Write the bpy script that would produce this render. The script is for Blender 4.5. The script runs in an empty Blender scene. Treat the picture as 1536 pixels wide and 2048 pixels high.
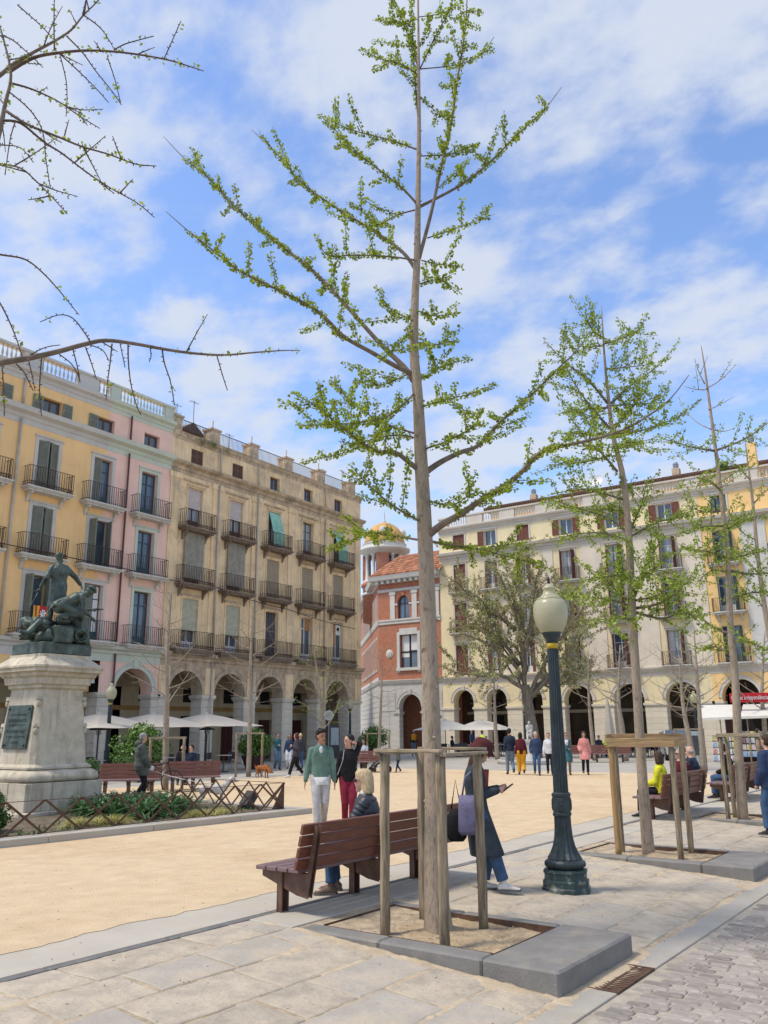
import bpy, bmesh, math, random
from mathutils import Vector, Matrix, noise as mnoise
random.seed(7)
SC = bpy.context.scene
COL = SC.collection
PI = math.pi

# ------------------------------------------------------------ camera, world, sun, exposure
F_PX = 1675.95
ROT = ((0.56435892, -0.20292093, -0.80020129),
       (-0.82548496, -0.14878871, -0.54445982),
       (-0.00857863, 0.96782489, -0.25147841))
CAMZ = 1.8
cam = bpy.data.cameras.new('camera'); cam_ob = bpy.data.objects.new('camera', cam); COL.objects.link(cam_ob)
cam.sensor_fit = 'VERTICAL'; cam.sensor_height = 36.0; cam.lens = 36.0 * F_PX / 2048.0
cam.clip_start = 0.05; cam.clip_end = 3000
M4 = Matrix(ROT).to_4x4(); M4.translation = Vector((0, 0, CAMZ)); cam_ob.matrix_world = M4
SC.camera = cam_ob
SC.view_settings.view_transform = 'Standard'; SC.view_settings.look = 'None'
SC.view_settings.exposure = 1.02; SC.view_settings.gamma = 1.0

SUN_EL = math.radians(60); SUN_DIR = Vector((-0.76, 0.65, 0)).normalized()   # horizontal direction to the sun
sund = Vector((SUN_DIR.x * math.cos(SUN_EL), SUN_DIR.y * math.cos(SUN_EL), math.sin(SUN_EL)))
sl = bpy.data.lights.new('sun', 'SUN'); sl.energy = 1.65; sl.angle = math.radians(10); sl.color = (1.0, 0.91, 0.77)
so = bpy.data.objects.new('sun', sl); COL.objects.link(so)
so.rotation_euler = sund.to_track_quat('Z', 'Y').to_euler(); so.location = (0, 0, 60)

W = bpy.data.worlds.new('World'); SC.world = W; W.use_nodes = True
def build_world():
    nt = W.node_tree; N = nt.nodes; L = nt.links; N.clear()
    out = N.new('ShaderNodeOutputWorld'); bg = N.new('ShaderNodeBackground'); bg.inputs[1].default_value = 0.15
    L.new(bg.outputs[0], out.inputs[0])
    sky = N.new('ShaderNodeTexSky'); sky.sky_type = 'NISHITA'; sky.sun_disc = False
    sky.sun_elevation = SUN_EL; sky.sun_rotation = math.atan2(SUN_DIR.x, SUN_DIR.y)
    sky.air_density = 1.0; sky.dust_density = 0.6; sky.ozone_density = 2.2
    tc = N.new('ShaderNodeTexCoord'); sep = N.new('ShaderNodeSeparateXYZ'); L.new(tc.outputs['Generated'], sep.inputs[0])
    def math_(op, a, b=None, **k):
        m = N.new('ShaderNodeMath'); m.operation = op
        for i, x in enumerate((a, b)):
            if x is None: continue
            if isinstance(x, (int, float)): m.inputs[i].default_value = x
            else: L.new(x, m.inputs[i])
        if k.get('clamp'): m.use_clamp = True
        return m.outputs[0]
    z = math_('MAXIMUM', sep.outputs[2], 0.0)
    zz = math_('ADD', z, 0.22)
    px = math_('DIVIDE', sep.outputs[0], zz); py = math_('DIVIDE', sep.outputs[1], zz)
    cb = N.new('ShaderNodeCombineXYZ'); L.new(px, cb.inputs[0]); L.new(py, cb.inputs[1])
    mp = N.new('ShaderNodeMapping'); mp.inputs['Rotation'].default_value = (0, 0, math.radians(-35)); mp.inputs['Scale'].default_value = (1.0, 0.78, 1)
    mp.inputs['Location'].default_value = (3.3, 1.9, 0)
    L.new(cb.outputs[0], mp.inputs[0])
    n1 = N.new('ShaderNodeTexNoise'); n1.inputs['Scale'].default_value = 2.9; n1.inputs['Detail'].default_value = 9; n1.inputs['Roughness'].default_value = 0.55
    n1.inputs['Distortion'].default_value = 0.25
    L.new(mp.outputs[0], n1.inputs['Vector'])
    n2 = N.new('ShaderNodeTexNoise'); n2.inputs['Scale'].default_value = 9.0; n2.inputs['Detail'].default_value = 6; n2.inputs['Roughness'].default_value = 0.55
    L.new(mp.outputs[0], n2.inputs['Vector'])
    s = math_('ADD', math_('MULTIPLY', n1.outputs[0], 0.6), math_('MULTIPLY', n2.outputs[0], 0.4))
    s = math_('ADD', s, math_('MULTIPLY', z, 0.04))
    r = N.new('ShaderNodeValToRGB'); L.new(s, r.inputs[0])
    r.color_ramp.interpolation = 'EASE'
    r.color_ramp.elements[0].position = 0.425; r.color_ramp.elements[0].color = (0, 0, 0, 1)
    r.color_ramp.elements[1].position = 0.60; r.color_ramp.elements[1].color = (0.93, 0.93, 0.93, 1)
    tint = N.new('ShaderNodeMix'); tint.data_type = 'RGBA'; tint.blend_type = 'MULTIPLY'; tint.inputs[0].default_value = 1
    L.new(sky.outputs[0], tint.inputs[6]); tint.inputs[7].default_value = (0.76, 0.79, 0.88, 1)
    mix = N.new('ShaderNodeMix'); mix.data_type = 'RGBA'
    L.new(r.outputs[0], mix.inputs[0]); L.new(tint.outputs[2], mix.inputs[6]); mix.inputs[7].default_value = (2.3, 2.5, 2.9, 1)
    L.new(mix.outputs[2], bg.inputs[0])
build_world()
SC.cycles.max_bounces = 6; SC.cycles.diffuse_bounces = 3; SC.cycles.transparent_max_bounces = 8

# ------------------------------------------------------------ geometry helpers
RT = Matrix(ROT)
def ray(px, py): return RT @ Vector((px - 768, -(py - 1024), -F_PX))
def gp(px, py, z=0.0):
    d = ray(px, py); t = (z - CAMZ) / d.z; return Vector((d.x * t, d.y * t, z))
FWD = Vector((0.8268, 0.5625, 0)).normalized()
def at(px, py, depth):                              # point seen at a pixel at a horizontal distance from the viewer
    d = ray(px, py); t = depth / (d.x * FWD.x + d.y * FWD.y); return Vector((d.x * t, d.y * t, CAMZ + d.z * t))
TH = math.radians(-2.1); P0 = Vector((7.43, 4.47, 0)); UV = Vector((math.cos(TH), math.sin(TH), 0)); VV = Vector((-UV.y, UV.x, 0))
def gz(v): return 0.0 if v > 1.05 else (-0.065 * (1.05 - v) if v > -1.9 else -0.19175 - 0.012 * (-1.9 - v))
def NP(u, v, z=0.0, onground=False): 
    p = P0 + UV * u + VV * v; p.z = z + (gz(v) if onground else 0); return p

class MB:
    def __init__(s): s.v = []; s.f = []; s.m = []
    def add(s, vs, fs, mi=0, M=None):
        o = len(s.v)
        if M is not None: vs = [M @ Vector(p) for p in vs]
        s.v.extend([tuple(p) for p in vs]); s.f.extend([tuple(i + o for i in f) for f in fs]); s.m.extend([mi] * len(fs))
        return s
    def box(s, x0, x1, y0, y1, z0, z1, mi=0, M=None):
        vs = [(x0, y0, z0), (x1, y0, z0), (x1, y1, z0), (x0, y1, z0), (x0, y0, z1), (x1, y0, z1), (x1, y1, z1), (x0, y1, z1)]
        return s.add(vs, [(0, 3, 2, 1), (4, 5, 6, 7), (0, 1, 5, 4), (1, 2, 6, 5), (2, 3, 7, 6), (3, 0, 4, 7)], mi, M)
    def bbox(s, x0, x1, y0, y1, z0, z1, b=0.005, mi=0, M=None):   # bevelled box
        vs = []; b = min(b, (x1 - x0) * .45, (y1 - y0) * .45, (z1 - z0) * .45)
        for (z, i) in ((z0, b), (z0 + b, 0), (z1 - b, 0), (z1, b)):
            c = b if i == 0 else b
            X0, X1, Y0, Y1 = x0 + i, x1 - i, y0 + i, y1 - i
            vs += [(X0 + b, Y0, z), (X1 - b, Y0, z), (X1, Y0 + b, z), (X1, Y1 - b, z), (X1 - b, Y1, z), (X0 + b, Y1, z), (X0, Y1 - b, z), (X0, Y0 + b, z)]
        fs = [tuple(range(7, -1, -1)), tuple(range(24, 32))]
        for k in range(3):
            for i in range(8): fs.append((k * 8 + i, k * 8 + (i + 1) % 8, k * 8 + 8 + (i + 1) % 8, k * 8 + 8 + i))
        return s.add(vs, fs, mi, M)
    def tube(s, pts, rad, n=6, mi=0, cap=True):
        pts = [Vector(p) for p in pts]; o = len(s.v); k = len(pts)
        if isinstance(rad, (int, float)): rad = [rad] * k
        up = None
        for i, p in enumerate(pts):
            d = (pts[min(i + 1, k - 1)] - pts[max(i - 1, 0)])
            if d.length < 1e-9: d = Vector((0, 0, 1))
            d.normalize()
            if up is None: a = d.orthogonal().normalized()
            else:
                a = up - d * up.dot(d)
                a = a.normalized() if a.length > 1e-6 else d.orthogonal().normalized()
            up = a; b = d.cross(a)
            for j in range(n):
                t = 2 * PI * j / n; q = p + (a * math.cos(t) + b * math.sin(t)) * rad[i]; s.v.append((q.x, q.y, q.z))
        for i in range(k - 1):
            for j in range(n): s.f.append((o + i * n + j, o + i * n + (j + 1) % n, o + (i + 1) * n + (j + 1) % n, o + (i + 1) * n + j)); s.m.append(mi)
        if cap:
            s.f.append(tuple(o + j for j in range(n - 1, -1, -1))); s.m.append(mi)
            s.f.append(tuple(o + (k - 1) * n + j for j in range(n))); s.m.append(mi)
        return s
    def lathe(s, prof, n=16, mi=0, M=None, flute=0, phase=0):
        vs = []; fs = []
        for (r, z) in prof:
            for j in range(n):
                t = 2 * PI * (j + phase) / n; rr = r * (1 - (flute if j % 2 else 0)); vs.append((rr * math.cos(t), rr * math.sin(t), z))
        k = len(prof)
        for i in range(k - 1):
            for j in range(n): fs.append((i * n + j, i * n + (j + 1) % n, (i + 1) * n + (j + 1) % n, (i + 1) * n + j))
        fs.append(tuple(range(n - 1, -1, -1))); fs.append(tuple((k - 1) * n + j for j in range(n)))
        return s.add(vs, fs, mi, M)
    def loft(s, rings, n=12, mi=0, M=None):      # rings: (center, ax, ay) with Vector half-axes
        vs = []; fs = []
        for c, ax, ay in rings:
            c = Vector(c); ax = Vector(ax); ay = Vector(ay)
            for j in range(n):
                t = 2 * PI * j / n; vs.append(c + ax * math.cos(t) + ay * math.sin(t))
        k = len(rings)
        for i in range(k - 1):
            for j in range(n): fs.append((i * n + j, i * n + (j + 1) % n, (i + 1) * n + (j + 1) % n, (i + 1) * n + j))
        fs.append(tuple(range(n - 1, -1, -1))); fs.append(tuple((k - 1) * n + j for j in range(n)))
        return s.add(vs, fs, mi, M)
    def ball(s, c, r, nu=10, nv=6, mi=0, M=None):   # r: float or (rx,ry,rz)
        if isinstance(r, (int, float)): r = (r, r, r)
        c = Vector(c); prof = []
        vs = [c + Vector((0, 0, -r[2]))]
        for i in range(1, nv):
            a = -PI / 2 + PI * i / nv
            for j in range(nu):
                t = 2 * PI * j / nu; vs.append(c + Vector((r[0] * math.cos(a) * math.cos(t), r[1] * math.cos(a) * math.sin(t), r[2] * math.sin(a))))
        vs.append(c + Vector((0, 0, r[2]))); fs = []
        for j in range(nu): fs.append((0, 1 + (j + 1) % nu, 1 + j))
        for i in range(nv - 2):
            for j in range(nu): fs.append((1 + i * nu + j, 1 + i * nu + (j + 1) % nu, 1 + (i + 1) * nu + (j + 1) % nu, 1 + (i + 1) * nu + j))
        T = len(vs) - 1; b = 1 + (nv - 2) * nu
        for j in range(nu): fs.append((b + j, b + (j + 1) % nu, T))
        return s.add(vs, fs, mi, M)
    def mesh(s, name, mats=(), smooth=False):
        me = bpy.data.meshes.new(name); me.from_pydata(s.v, [], s.f)
        if not isinstance(mats, (list, tuple)): mats = [mats]
        for m in mats: me.materials.append(m)
        if len(mats) > 1: me.polygons.foreach_set('material_index', s.m)
        if smooth: me.polygons.foreach_set('use_smooth', [True] * len(s.f))
        me.update(); return me
    def build(s, name, mats=(), parent=None, smooth=False, **tags):
        return link(name, s.mesh(name, mats, smooth), parent, **tags)

def link(name, me, parent=None, loc=None, rotz=None, M=None, **tags):
    o = bpy.data.objects.new(name, me); COL.objects.link(o)
    if parent is not None: o.parent = parent
    if loc is not None: o.location = loc
    if rotz is not None: o.rotation_euler = (0, 0, rotz)
    if M is not None: o.matrix_local = M
    for k, val in tags.items():
        if val is not None: o[k] = val
    return o
def thing(name, label, category, loc=(0, 0, 0), rotz=0, group=None, M=None):
    o = link(name, None, None, loc, rotz, M, label=label, category=category, group=group)
    o.empty_display_size = 0.1
    return o
def copy_tree(o, parent=None):
    c = o.copy(); COL.objects.link(c); c.parent = parent
    for ch in o.children: copy_tree(ch, c)
    return c
def dup(o, loc, rotz, label=None, scale=None):
    c = copy_tree(o); c.location = loc; c.rotation_euler = (0, 0, rotz)
    if label: c['label'] = label
    if scale: c.scale = (scale,) * 3
    return c

# ------------------------------------------------------------ materials
def mat(name, col, rough=0.8, var=0.12, scale=4.0, bump=0.0, bscale=30.0, streak=0.0, stain=None, stain_amt=0.0, stain_scale=1.2,
        metal=0.0, island=0.0, stretch=(1, 1, 1), detail=6, spec=0.3, trans=0.0, coat=0.0, bands=None, speck=None):
    m = bpy.data.materials.new(name); m.use_nodes = True; nt = m.node_tree; N = nt.nodes; L = nt.links
    b = N['Principled BSDF']; b.inputs['Roughness'].default_value = rough; b.inputs['Metallic'].default_value = metal
    b.inputs['Specular IOR Level'].default_value = spec
    if coat: b.inputs['Coat Weight'].default_value = coat
    tc = N.new('ShaderNodeTexCoord'); mp = N.new('ShaderNodeMapping'); mp.inputs['Scale'].default_value = stretch
    L.new(tc.outputs['Object'], mp.inputs[0])
    def noise(sc, det=detail, ro=0.6, vec=None):
        n = N.new('ShaderNodeTexNoise'); n.inputs['Scale'].default_value = sc; n.inputs['Detail'].default_value = det; n.inputs['Roughness'].default_value = ro
        L.new(vec or mp.outputs[0], n.inputs['Vector']); return n.outputs[0]
    def ramp(src, a, bb, c0=0.0, c1=1.0):
        r = N.new('ShaderNodeMapRange'); r.inputs[1].default_value = a; r.inputs[2].default_value = bb; r.inputs[3].default_value = c0; r.inputs[4].default_value = c1
        L.new(src, r.inputs[0]); return r.outputs[0]
    def mixc(fac, a, bcol, mode='MIX'):
        x = N.new('ShaderNodeMix'); x.data_type = 'RGBA'; x.blend_type = mode
        if isinstance(fac, (int, float)): x.inputs[0].default_value = fac
        else: L.new(fac, x.inputs[0])
        for i, c in ((6, a), (7, bcol)):
            if isinstance(c, (tuple, list)): x.inputs[i].default_value = (*c[:3], 1)
            else: L.new(c, x.inputs[i])
        return x.outputs[2]
    c = tuple(col)
    dark = tuple(max(0, x * (1 - var * 1.6)) for x in c); light = tuple(min(1, x * (1 + var)) for x in c)
    cur = mixc(ramp(noise(scale), 0.3, 0.7), dark, light)
    if island:
        g = N.new('ShaderNodeNewGeometry'); oi = N.new('ShaderNodeObjectInfo')
        ad = N.new('ShaderNodeMath'); ad.operation = 'ADD'; L.new(g.outputs['Random Per Island'], ad.inputs[0]); L.new(oi.outputs['Random'], ad.inputs[1])
        fr = N.new('ShaderNodeMath'); fr.operation = 'FRACT'; L.new(ad.outputs[0], fr.inputs[0])
        rr = ramp(fr.outputs[0], 0, 1, 1 - island, 1 + island)
        cur = mixc(1.0, cur, N_comb(N, L, rr), 'MULTIPLY')
    if streak:
        m2 = N.new('ShaderNodeMapping'); m2.inputs['Scale'].default_value = (3.0, 3.0, 0.16); L.new(tc.outputs['Object'], m2.inputs[0])
        s1 = noise(2.2, 8, 0.65, m2.outputs[0]); cur = mixc(ramp(s1, 0.5, 0.75, 0, streak), cur, tuple(x * 0.45 for x in (c if not stain else stain)))
    if stain and stain_amt:
        cur = mixc(ramp(noise(stain_scale, 9, 0.7), 0.5, 0.68, 0, stain_amt), cur, stain)
    if speck:                                     # (scale, amount, colour): fine grains and pits
        cur = mixc(ramp(noise(speck[0], 3, 0.7), 0.56, 0.66, 0, speck[1]), cur, speck[2])
    if bands:                                     # slow tint along one axis, e.g. lichen on bark
        cur = mixc(ramp(noise(bands[0], 3, 0.5), 0.45, 0.6, 0, bands[1]), cur, bands[2])
    L.new(cur, b.inputs['Base Color'])
    if bump:
        bp = N.new('ShaderNodeBump'); bp.inputs['Strength'].default_value = bump; bp.inputs['Distance'].default_value = 0.02
        L.new(noise(bscale, 8, 0.65), bp.inputs['Height']); L.new(bp.outputs[0], b.inputs['Normal'])
    if trans:
        t = N.new('ShaderNodeBsdfTranslucent'); L.new(cur, t.inputs[0]); ms = N.new('ShaderNodeMixShader'); ms.inputs[0].default_value = trans
        L.new(b.outputs[0], ms.inputs[1]); L.new(t.outputs[0], ms.inputs[2]); L.new(ms.outputs[0], N['Material Output'].inputs[0])
    return m
def N_comb(N, L, v):
    c = N.new('ShaderNodeCombineXYZ')
    for i in range(3): L.new(v, c.inputs[i])
    return c.outputs[0]
def glass(name, col=(0.03, 0.04, 0.05), rough=0.06):
    m = mat(name, col, rough, var=0.25, scale=0.7, spec=0.9); return m

M = {}
M['sand'] = mat('sand_gravel', (0.61, 0.465, 0.295), 0.95, var=0.07, scale=2.6, bump=0.9, bscale=38, stain=(0.50, 0.355, 0.20), stain_amt=0.85, stain_scale=0.36, speck=(48, .22, (.45, .33, .2)), bands=(3.5, .2, (.74, .60, .42)), stretch=(1, 1, 1), detail=10)
M['sandpit'] = mat('sandpit_soil', (0.46, 0.35, 0.22), 0.95, var=0.2, scale=9, bump=0.9, bscale=45, stain=(0.22, 0.16, 0.1), stain_amt=0.55, stain_scale=5)
M['spill'] = mat('spilled_sand', (0.51, 0.41, 0.285), 0.95, var=0.15, scale=6, bump=0.5, bscale=80, speck=(50, .5, (.36, .26, .16)))
M['concrete'] = mat('pale_concrete', (0.45, 0.41, 0.345), 0.85, var=0.07, scale=1.2, bump=0.15, bscale=40, stain=(0.46, 0.37, 0.25), stain_amt=0.45, stain_scale=1.3)
M['asphalt'] = mat('grey_asphalt', (0.40, 0.375, 0.335), 0.9, var=0.12, scale=0.6, bump=0.2, bscale=50, stain=(0.38, 0.35, 0.29), stain_amt=0.35, stain_scale=0.3)
M['flag'] = mat('flagstone', (0.46, 0.395, 0.31), 0.9, var=0.17, scale=4.0, bump=1.0, bscale=13, stain=(0.50, 0.415, 0.30), stain_amt=0.7, stain_scale=1.9, island=0.07, detail=12, speck=(26, .4, (.29, .245, .19)))
M['flag_grey'] = mat('flagstone_grey', (0.42, 0.375, 0.315), 0.88, var=0.1, scale=3, bump=0.5, bscale=18, stain=(0.50, 0.40, 0.27), stain_amt=0.7, stain_scale=1.6, island=0.05, detail=12, speck=(30, .35, (.25, .23, .19)))
M['joint'] = mat('sandy_joint', (0.44, 0.35, 0.24), 0.95, var=0.25, scale=8, bump=0.5, bscale=60, stain=(0.2, 0.17, 0.13), stain_amt=0.6, stain_scale=6)
M['gutter'] = mat('gutter_stone', (0.355, 0.33, 0.29), 0.8, var=0.1, scale=2, bump=0.3, bscale=20, stain=(0.44, 0.37, 0.27), stain_amt=0.6, stain_scale=1.4, island=0.05, speck=(30, .3, (.24, .22, .2)))
M['cobble'] = mat('cobble_stone', (0.345, 0.30, 0.26), 0.85, var=0.2, scale=9, bump=0.6, bscale=30, island=0.3, bands=(1.3, .35, (.27, .265, .26)), speck=(60, .4, (.24, .2, .18)))
M['cobjoint'] = mat('cobble_joint', (0.40, 0.35, 0.28), 0.95, var=0.15, scale=8, bump=0.5, bscale=60)
M['block'] = mat('basalt_block', (0.215, 0.205, 0.19), 0.75, var=0.14, scale=2.5, bump=0.4, bscale=45, stain=(0.36, 0.30, 0.215), stain_amt=0.45, stain_scale=2.2, detail=12, speck=(70, .35, (.12, .115, .11)))
M['darkstrip'] = mat('dark_strip_stone', (0.155, 0.15, 0.145), 0.8, var=0.15, scale=4, bump=0.3, bscale=40, stain=(0.36, 0.30, 0.21), stain_amt=0.3, stain_scale=5)
M['rust'] = mat('rusty_steel', (0.115, 0.065, 0.042), 0.75, var=0.3, scale=9, bump=0.3, bscale=50, metal=0.2, stain=(0.19, 0.12, 0.08), stain_amt=0.5, stain_scale=6)
M['benchwood'] = mat('varnished_bench_wood', (0.155, 0.05, 0.027), 0.42, var=0.22, scale=5, bump=0.25, bscale=12, stretch=(1.2, 12, 12), spec=0.5, stain=(0.20, 0.10, 0.07), stain_amt=0.25, stain_scale=3)
M['benchtop'] = mat('worn_seat_wood', (0.19, 0.115, 0.115), 0.5, var=0.2, scale=5, bump=0.25, bscale=12, stretch=(1.2, 12, 12), spec=0.5)
M['benchsteel'] = mat('brown_bench_steel', (0.13, 0.07, 0.05), 0.55, var=0.25, scale=6, bump=0.1, bscale=40, stain=(0.2, 0.13, 0.1), stain_amt=0.5, stain_scale=4, metal=0.15)
M['post'] = mat('weathered_post', (0.30, 0.235, 0.155), 0.85, var=0.45, scale=4, bump=0.6, bscale=9, stretch=(7, 7, 0.7), stain=(0.13, 0.1, 0.065), stain_amt=0.7, stain_scale=3.2, detail=10)
M['rail_wood'] = mat('weathered_rail', (0.36, 0.285, 0.19), 0.85, var=0.35, scale=4, bump=0.6, bscale=9, stretch=(0.8, 8, 8), stain=(0.17, 0.13, 0.09), stain_amt=0.5, stain_scale=3)
M['rail_new'] = mat('fresh_rail', (0.40, 0.26, 0.13), 0.85, var=0.25, scale=4, bump=0.4, bscale=9, stretch=(0.8, 8, 8))
M['post_new'] = mat('fresh_post', (0.38, 0.235, 0.10), 0.8, var=0.2, scale=3, bump=0.4, bscale=9, stretch=(7, 7, 0.7))
M['bark'] = mat('young_bark', (0.43, 0.335, 0.245), 0.9, var=0.35, scale=9, bump=1.0, bscale=16, stretch=(3.0, 3.0, 1.0), stain=(0.15, 0.115, 0.085), stain_amt=0.8, stain_scale=9, detail=12, bands=(1.2, 0.25, (0.27, 0.235, 0.16)))
M['twig'] = mat('twig_bark', (0.115, 0.078, 0.058), 0.85, var=0.25, scale=20)
M['branch'] = mat('branch_bark', (0.19, 0.145, 0.11), 0.85, var=0.25, scale=12, bump=0.3, bscale=40)
M['palebark'] = mat('pale_bark', (0.33, 0.27, 0.205), 0.9, var=0.2, scale=8, bump=0.4, bscale=30)
M['oldbark'] = mat('old_bark', (0.24, 0.20, 0.15), 0.9, var=0.3, scale=4, bump=0.9, bscale=10, stretch=(3, 3, .8))
M['leaf'] = mat('ginkgo_leaf', (0.32, 0.40, 0.042), 0.55, var=0.2, scale=3, island=0.4, trans=0.5)
M['leaf_far'] = mat('ginkgo_leaf_far', (0.32, 0.42, 0.055), 0.55, var=0.2, scale=3, island=0.4, trans=0.4)
M['leaf_olive'] = mat('olive_leaf', (0.40, 0.41, 0.17), 0.6, var=0.2, scale=1.2, island=0.5, trans=0.25, bands=(0.5, 0.7, (0.33, 0.25, 0.14)))
M['leaf_shrub'] = mat('glossy_leaf', (0.11, 0.21, 0.03), 0.4, var=0.2, scale=3, island=0.6, trans=0.15, spec=0.5)
M['leaf_hedge'] = mat('hedge_leaf', (0.08, 0.15, 0.04), 0.6, var=0.2, scale=3, island=0.55, trans=0.15)
M['strap'] = mat('strap_leaf', (0.085, 0.17, 0.06), 0.4, var=0.15, scale=3, island=0.5, trans=0.2, spec=0.5)
M['straw'] = mat('yellow_grass', (0.46, 0.43, 0.15), 0.7, var=0.2, scale=3, island=0.4, trans=0.3)
M['soil'] = mat('bed_soil', (0.16, 0.125, 0.085), 0.95, var=0.3, scale=6, bump=0.9, bscale=20)
M['white'] = mat('white_paint', (0.72, 0.72, 0.70), 0.5, var=0.04, scale=3)
M['pstone'] = mat('pedestal_limestone', (0.57, 0.505, 0.39), 0.88, var=0.13, scale=3, bump=0.5, bscale=20, streak=0.6, stain=(0.30, 0.25, 0.165), stain_amt=0.6, stain_scale=2.1, detail=12, speck=(30, .35, (.36, .3, .2)))
M['bronze'] = mat('bronze_patina', (0.075, 0.095, 0.08), 0.45, var=0.35, scale=5, bump=0.7, bscale=16, metal=0.35, streak=0.5, stain=(0.16, 0.235, 0.19), stain_amt=0.6, stain_scale=3.2)
M['lamp_iron'] = mat('lamp_iron', (0.042, 0.056, 0.06), 0.42, var=0.25, scale=6, bump=0.2, bscale=30, metal=0.3, stain=(0.09, 0.12, 0.12), stain_amt=0.3, stain_scale=5)
M['lamp_base'] = mat('lamp_base_iron', (0.04, 0.068, 0.068), 0.5, var=0.2, scale=6, bump=0.3, bscale=30, stain=(0.36, 0.35, 0.28), stain_amt=0.95, stain_scale=3.4, speck=(6, .9, (.40, .38, .31)))
M['globe'] = mat('frosted_globe', (0.62, 0.59, 0.41), 0.28, var=0.07, scale=3, spec=0.5, trans=0.4, streak=0.15)
M['yellowband'] = mat('yellow_band', (0.55, 0.36, 0.03), 0.5)
M['black'] = mat('black_paint', (0.02, 0.02, 0.02), 0.5)
M['dgrey'] = mat('dark_grey', (0.06, 0.06, 0.065), 0.6)
M['steel'] = mat('brushed_steel', (0.35, 0.36, 0.37), 0.4, metal=0.6)
M['umbrella'] = mat('umbrella_canvas', (0.70, 0.64, 0.55), 0.9, var=0.04, scale=2, trans=0.3)
M['umbrella_w'] = mat('umbrella_white', (0.78, 0.75, 0.68), 0.9, var=0.04, scale=2, trans=0.25)
M['tubred'] = mat('oxblood_planter', (0.07, 0.03, 0.028), 0.6)
# ------------------------------------------------------------ building materials
def plaster(n, c, **k):
    d = dict(rough=0.9, var=0.06, scale=1.0, bump=0.12, bscale=20, streak=0.18); d.update(k); return mat(n, c, **d)
M['yellow'] = plaster('yellow_plaster', (0.88, 0.575, 0.265))
M['pink'] = plaster('pink_plaster', (0.86, 0.57, 0.46))
M['old'] = plaster('old_ochre_plaster', (0.86, 0.64, 0.38), var=0.12, scale=0.8, streak=0.55, stain=(0.42, 0.32, 0.225), stain_amt=0.75, stain_scale=0.55, bump=0.3, detail=10)
M['oldtrim'] = plaster('old_stained_trim', (0.58, 0.45, 0.31), var=0.2, scale=2, streak=0.6, stain=(0.2, 0.165, 0.13), stain_amt=0.65, stain_scale=1.2, bump=0.4)
M['greytrim'] = plaster('grey_cornice', (0.56, 0.535, 0.49), var=0.06, streak=0.15)
M['greentrim'] = plaster('pale_green_cornice', (0.56, 0.60, 0.49), var=0.06, streak=0.15)
M['cream'] = plaster('cream_plaster', (0.77, 0.65, 0.40), streak=0.1)
M['beige'] = plaster('beige_plaster', (0.70, 0.615, 0.49), streak=0.1)
M['orange'] = plaster('orange_plaster', (0.86, 0.57, 0.25), streak=0.12)
M['trimr'] = plaster('stone_trim', (0.60, 0.54, 0.46), var=0.07, streak=0.15)
M['pier'] = mat('pier_stone', (0.70, 0.62, 0.50), 0.88, var=0.1, scale=1.5, bump=0.3, bscale=14, island=0.07, streak=0.3, stain=(0.25, 0.21, 0.16), stain_amt=0.35, stain_scale=0.9)
M['pier_r'] = mat('pier_stone_pale', (0.66, 0.585, 0.455), 0.88, var=0.07, scale=1.5, bump=0.2, bscale=14, island=0.05, streak=0.15)
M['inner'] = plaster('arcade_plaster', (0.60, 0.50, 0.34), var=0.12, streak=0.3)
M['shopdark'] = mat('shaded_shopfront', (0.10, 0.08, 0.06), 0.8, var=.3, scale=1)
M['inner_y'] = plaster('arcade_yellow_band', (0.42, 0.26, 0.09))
M['brick'] = mat('red_brick', (0.46, 0.185, 0.11), 0.9, var=0.14, scale=3, bump=0.3, bscale=20, streak=0.25, stain=(.38, .25, .18), stain_amt=.5, stain_scale=.8, speck=(14, .4, (.36, .15, .09)))
M['tile'] = mat('roof_tile', (0.46, 0.21, 0.115), 0.85, var=0.2, scale=3, island=0.35)
M['dome'] = mat('ochre_dome', (0.60, 0.34, 0.13), 0.8, var=0.12, scale=1.5, stain=(0.4, 0.3, 0.18), stain_amt=0.35, stain_scale=1.3)
M['whitestone'] = plaster('white_stone', (0.60, 0.58, 0.53), streak=0.15)
M['basestone'] = mat('grey_base_stone', (0.50, 0.48, 0.44), 0.85, var=0.07, scale=2, bump=0.25, bscale=16, island=0.05, streak=0.2)
M['glass'] = glass('window_glass', (0.075, 0.105, 0.145), 0.12)
M['glass_curt'] = mat('curtained_glass', (0.34, 0.40, 0.42), 0.2, var=0.25, scale=5, stretch=(6, 1, .3), spec=0.8)
M['dark'] = mat('dark_interior', (0.022, 0.02, 0.018), 0.8)
M['shut_green'] = mat('grey_green_shutter', (0.21, 0.22, 0.175), 0.7, var=0.12)
M['shut_dgreen'] = mat('dark_green_shutter', (0.11, 0.155, 0.13), 0.7)
M['shut_red'] = mat('redbrown_shutter', (0.175, 0.065, 0.042), 0.65, var=0.2)
M['shut_brown'] = mat('brown_shutter', (0.15, 0.085, 0.06), 0.75, var=0.25)
M['blind_wood'] = mat('slatted_wood_blind', (0.36, 0.33, 0.26), 0.85, var=0.2, scale=3, streak=0.3)
M['blind_tan'] = mat('tan_roller_blind', (0.40, 0.32, 0.215), 0.85, var=0.1, scale=3)
M['blind_pale'] = mat('pale_roller_blind', (0.62, 0.54, 0.49), 0.8, var=0.1)
M['blind_olive'] = mat('olive_straw_blind', (0.48, 0.47, 0.34), 0.85, var=0.15)
M['cloth_mint'] = mat('mint_curtain', (0.36, 0.68, 0.54), 0.8, var=0.2, scale=2, streak=0.2, trans=0.2)
M['ironrail'] = mat('rusted_iron_rail', (0.075, 0.045, 0.032), 0.7, var=0.2)
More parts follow.
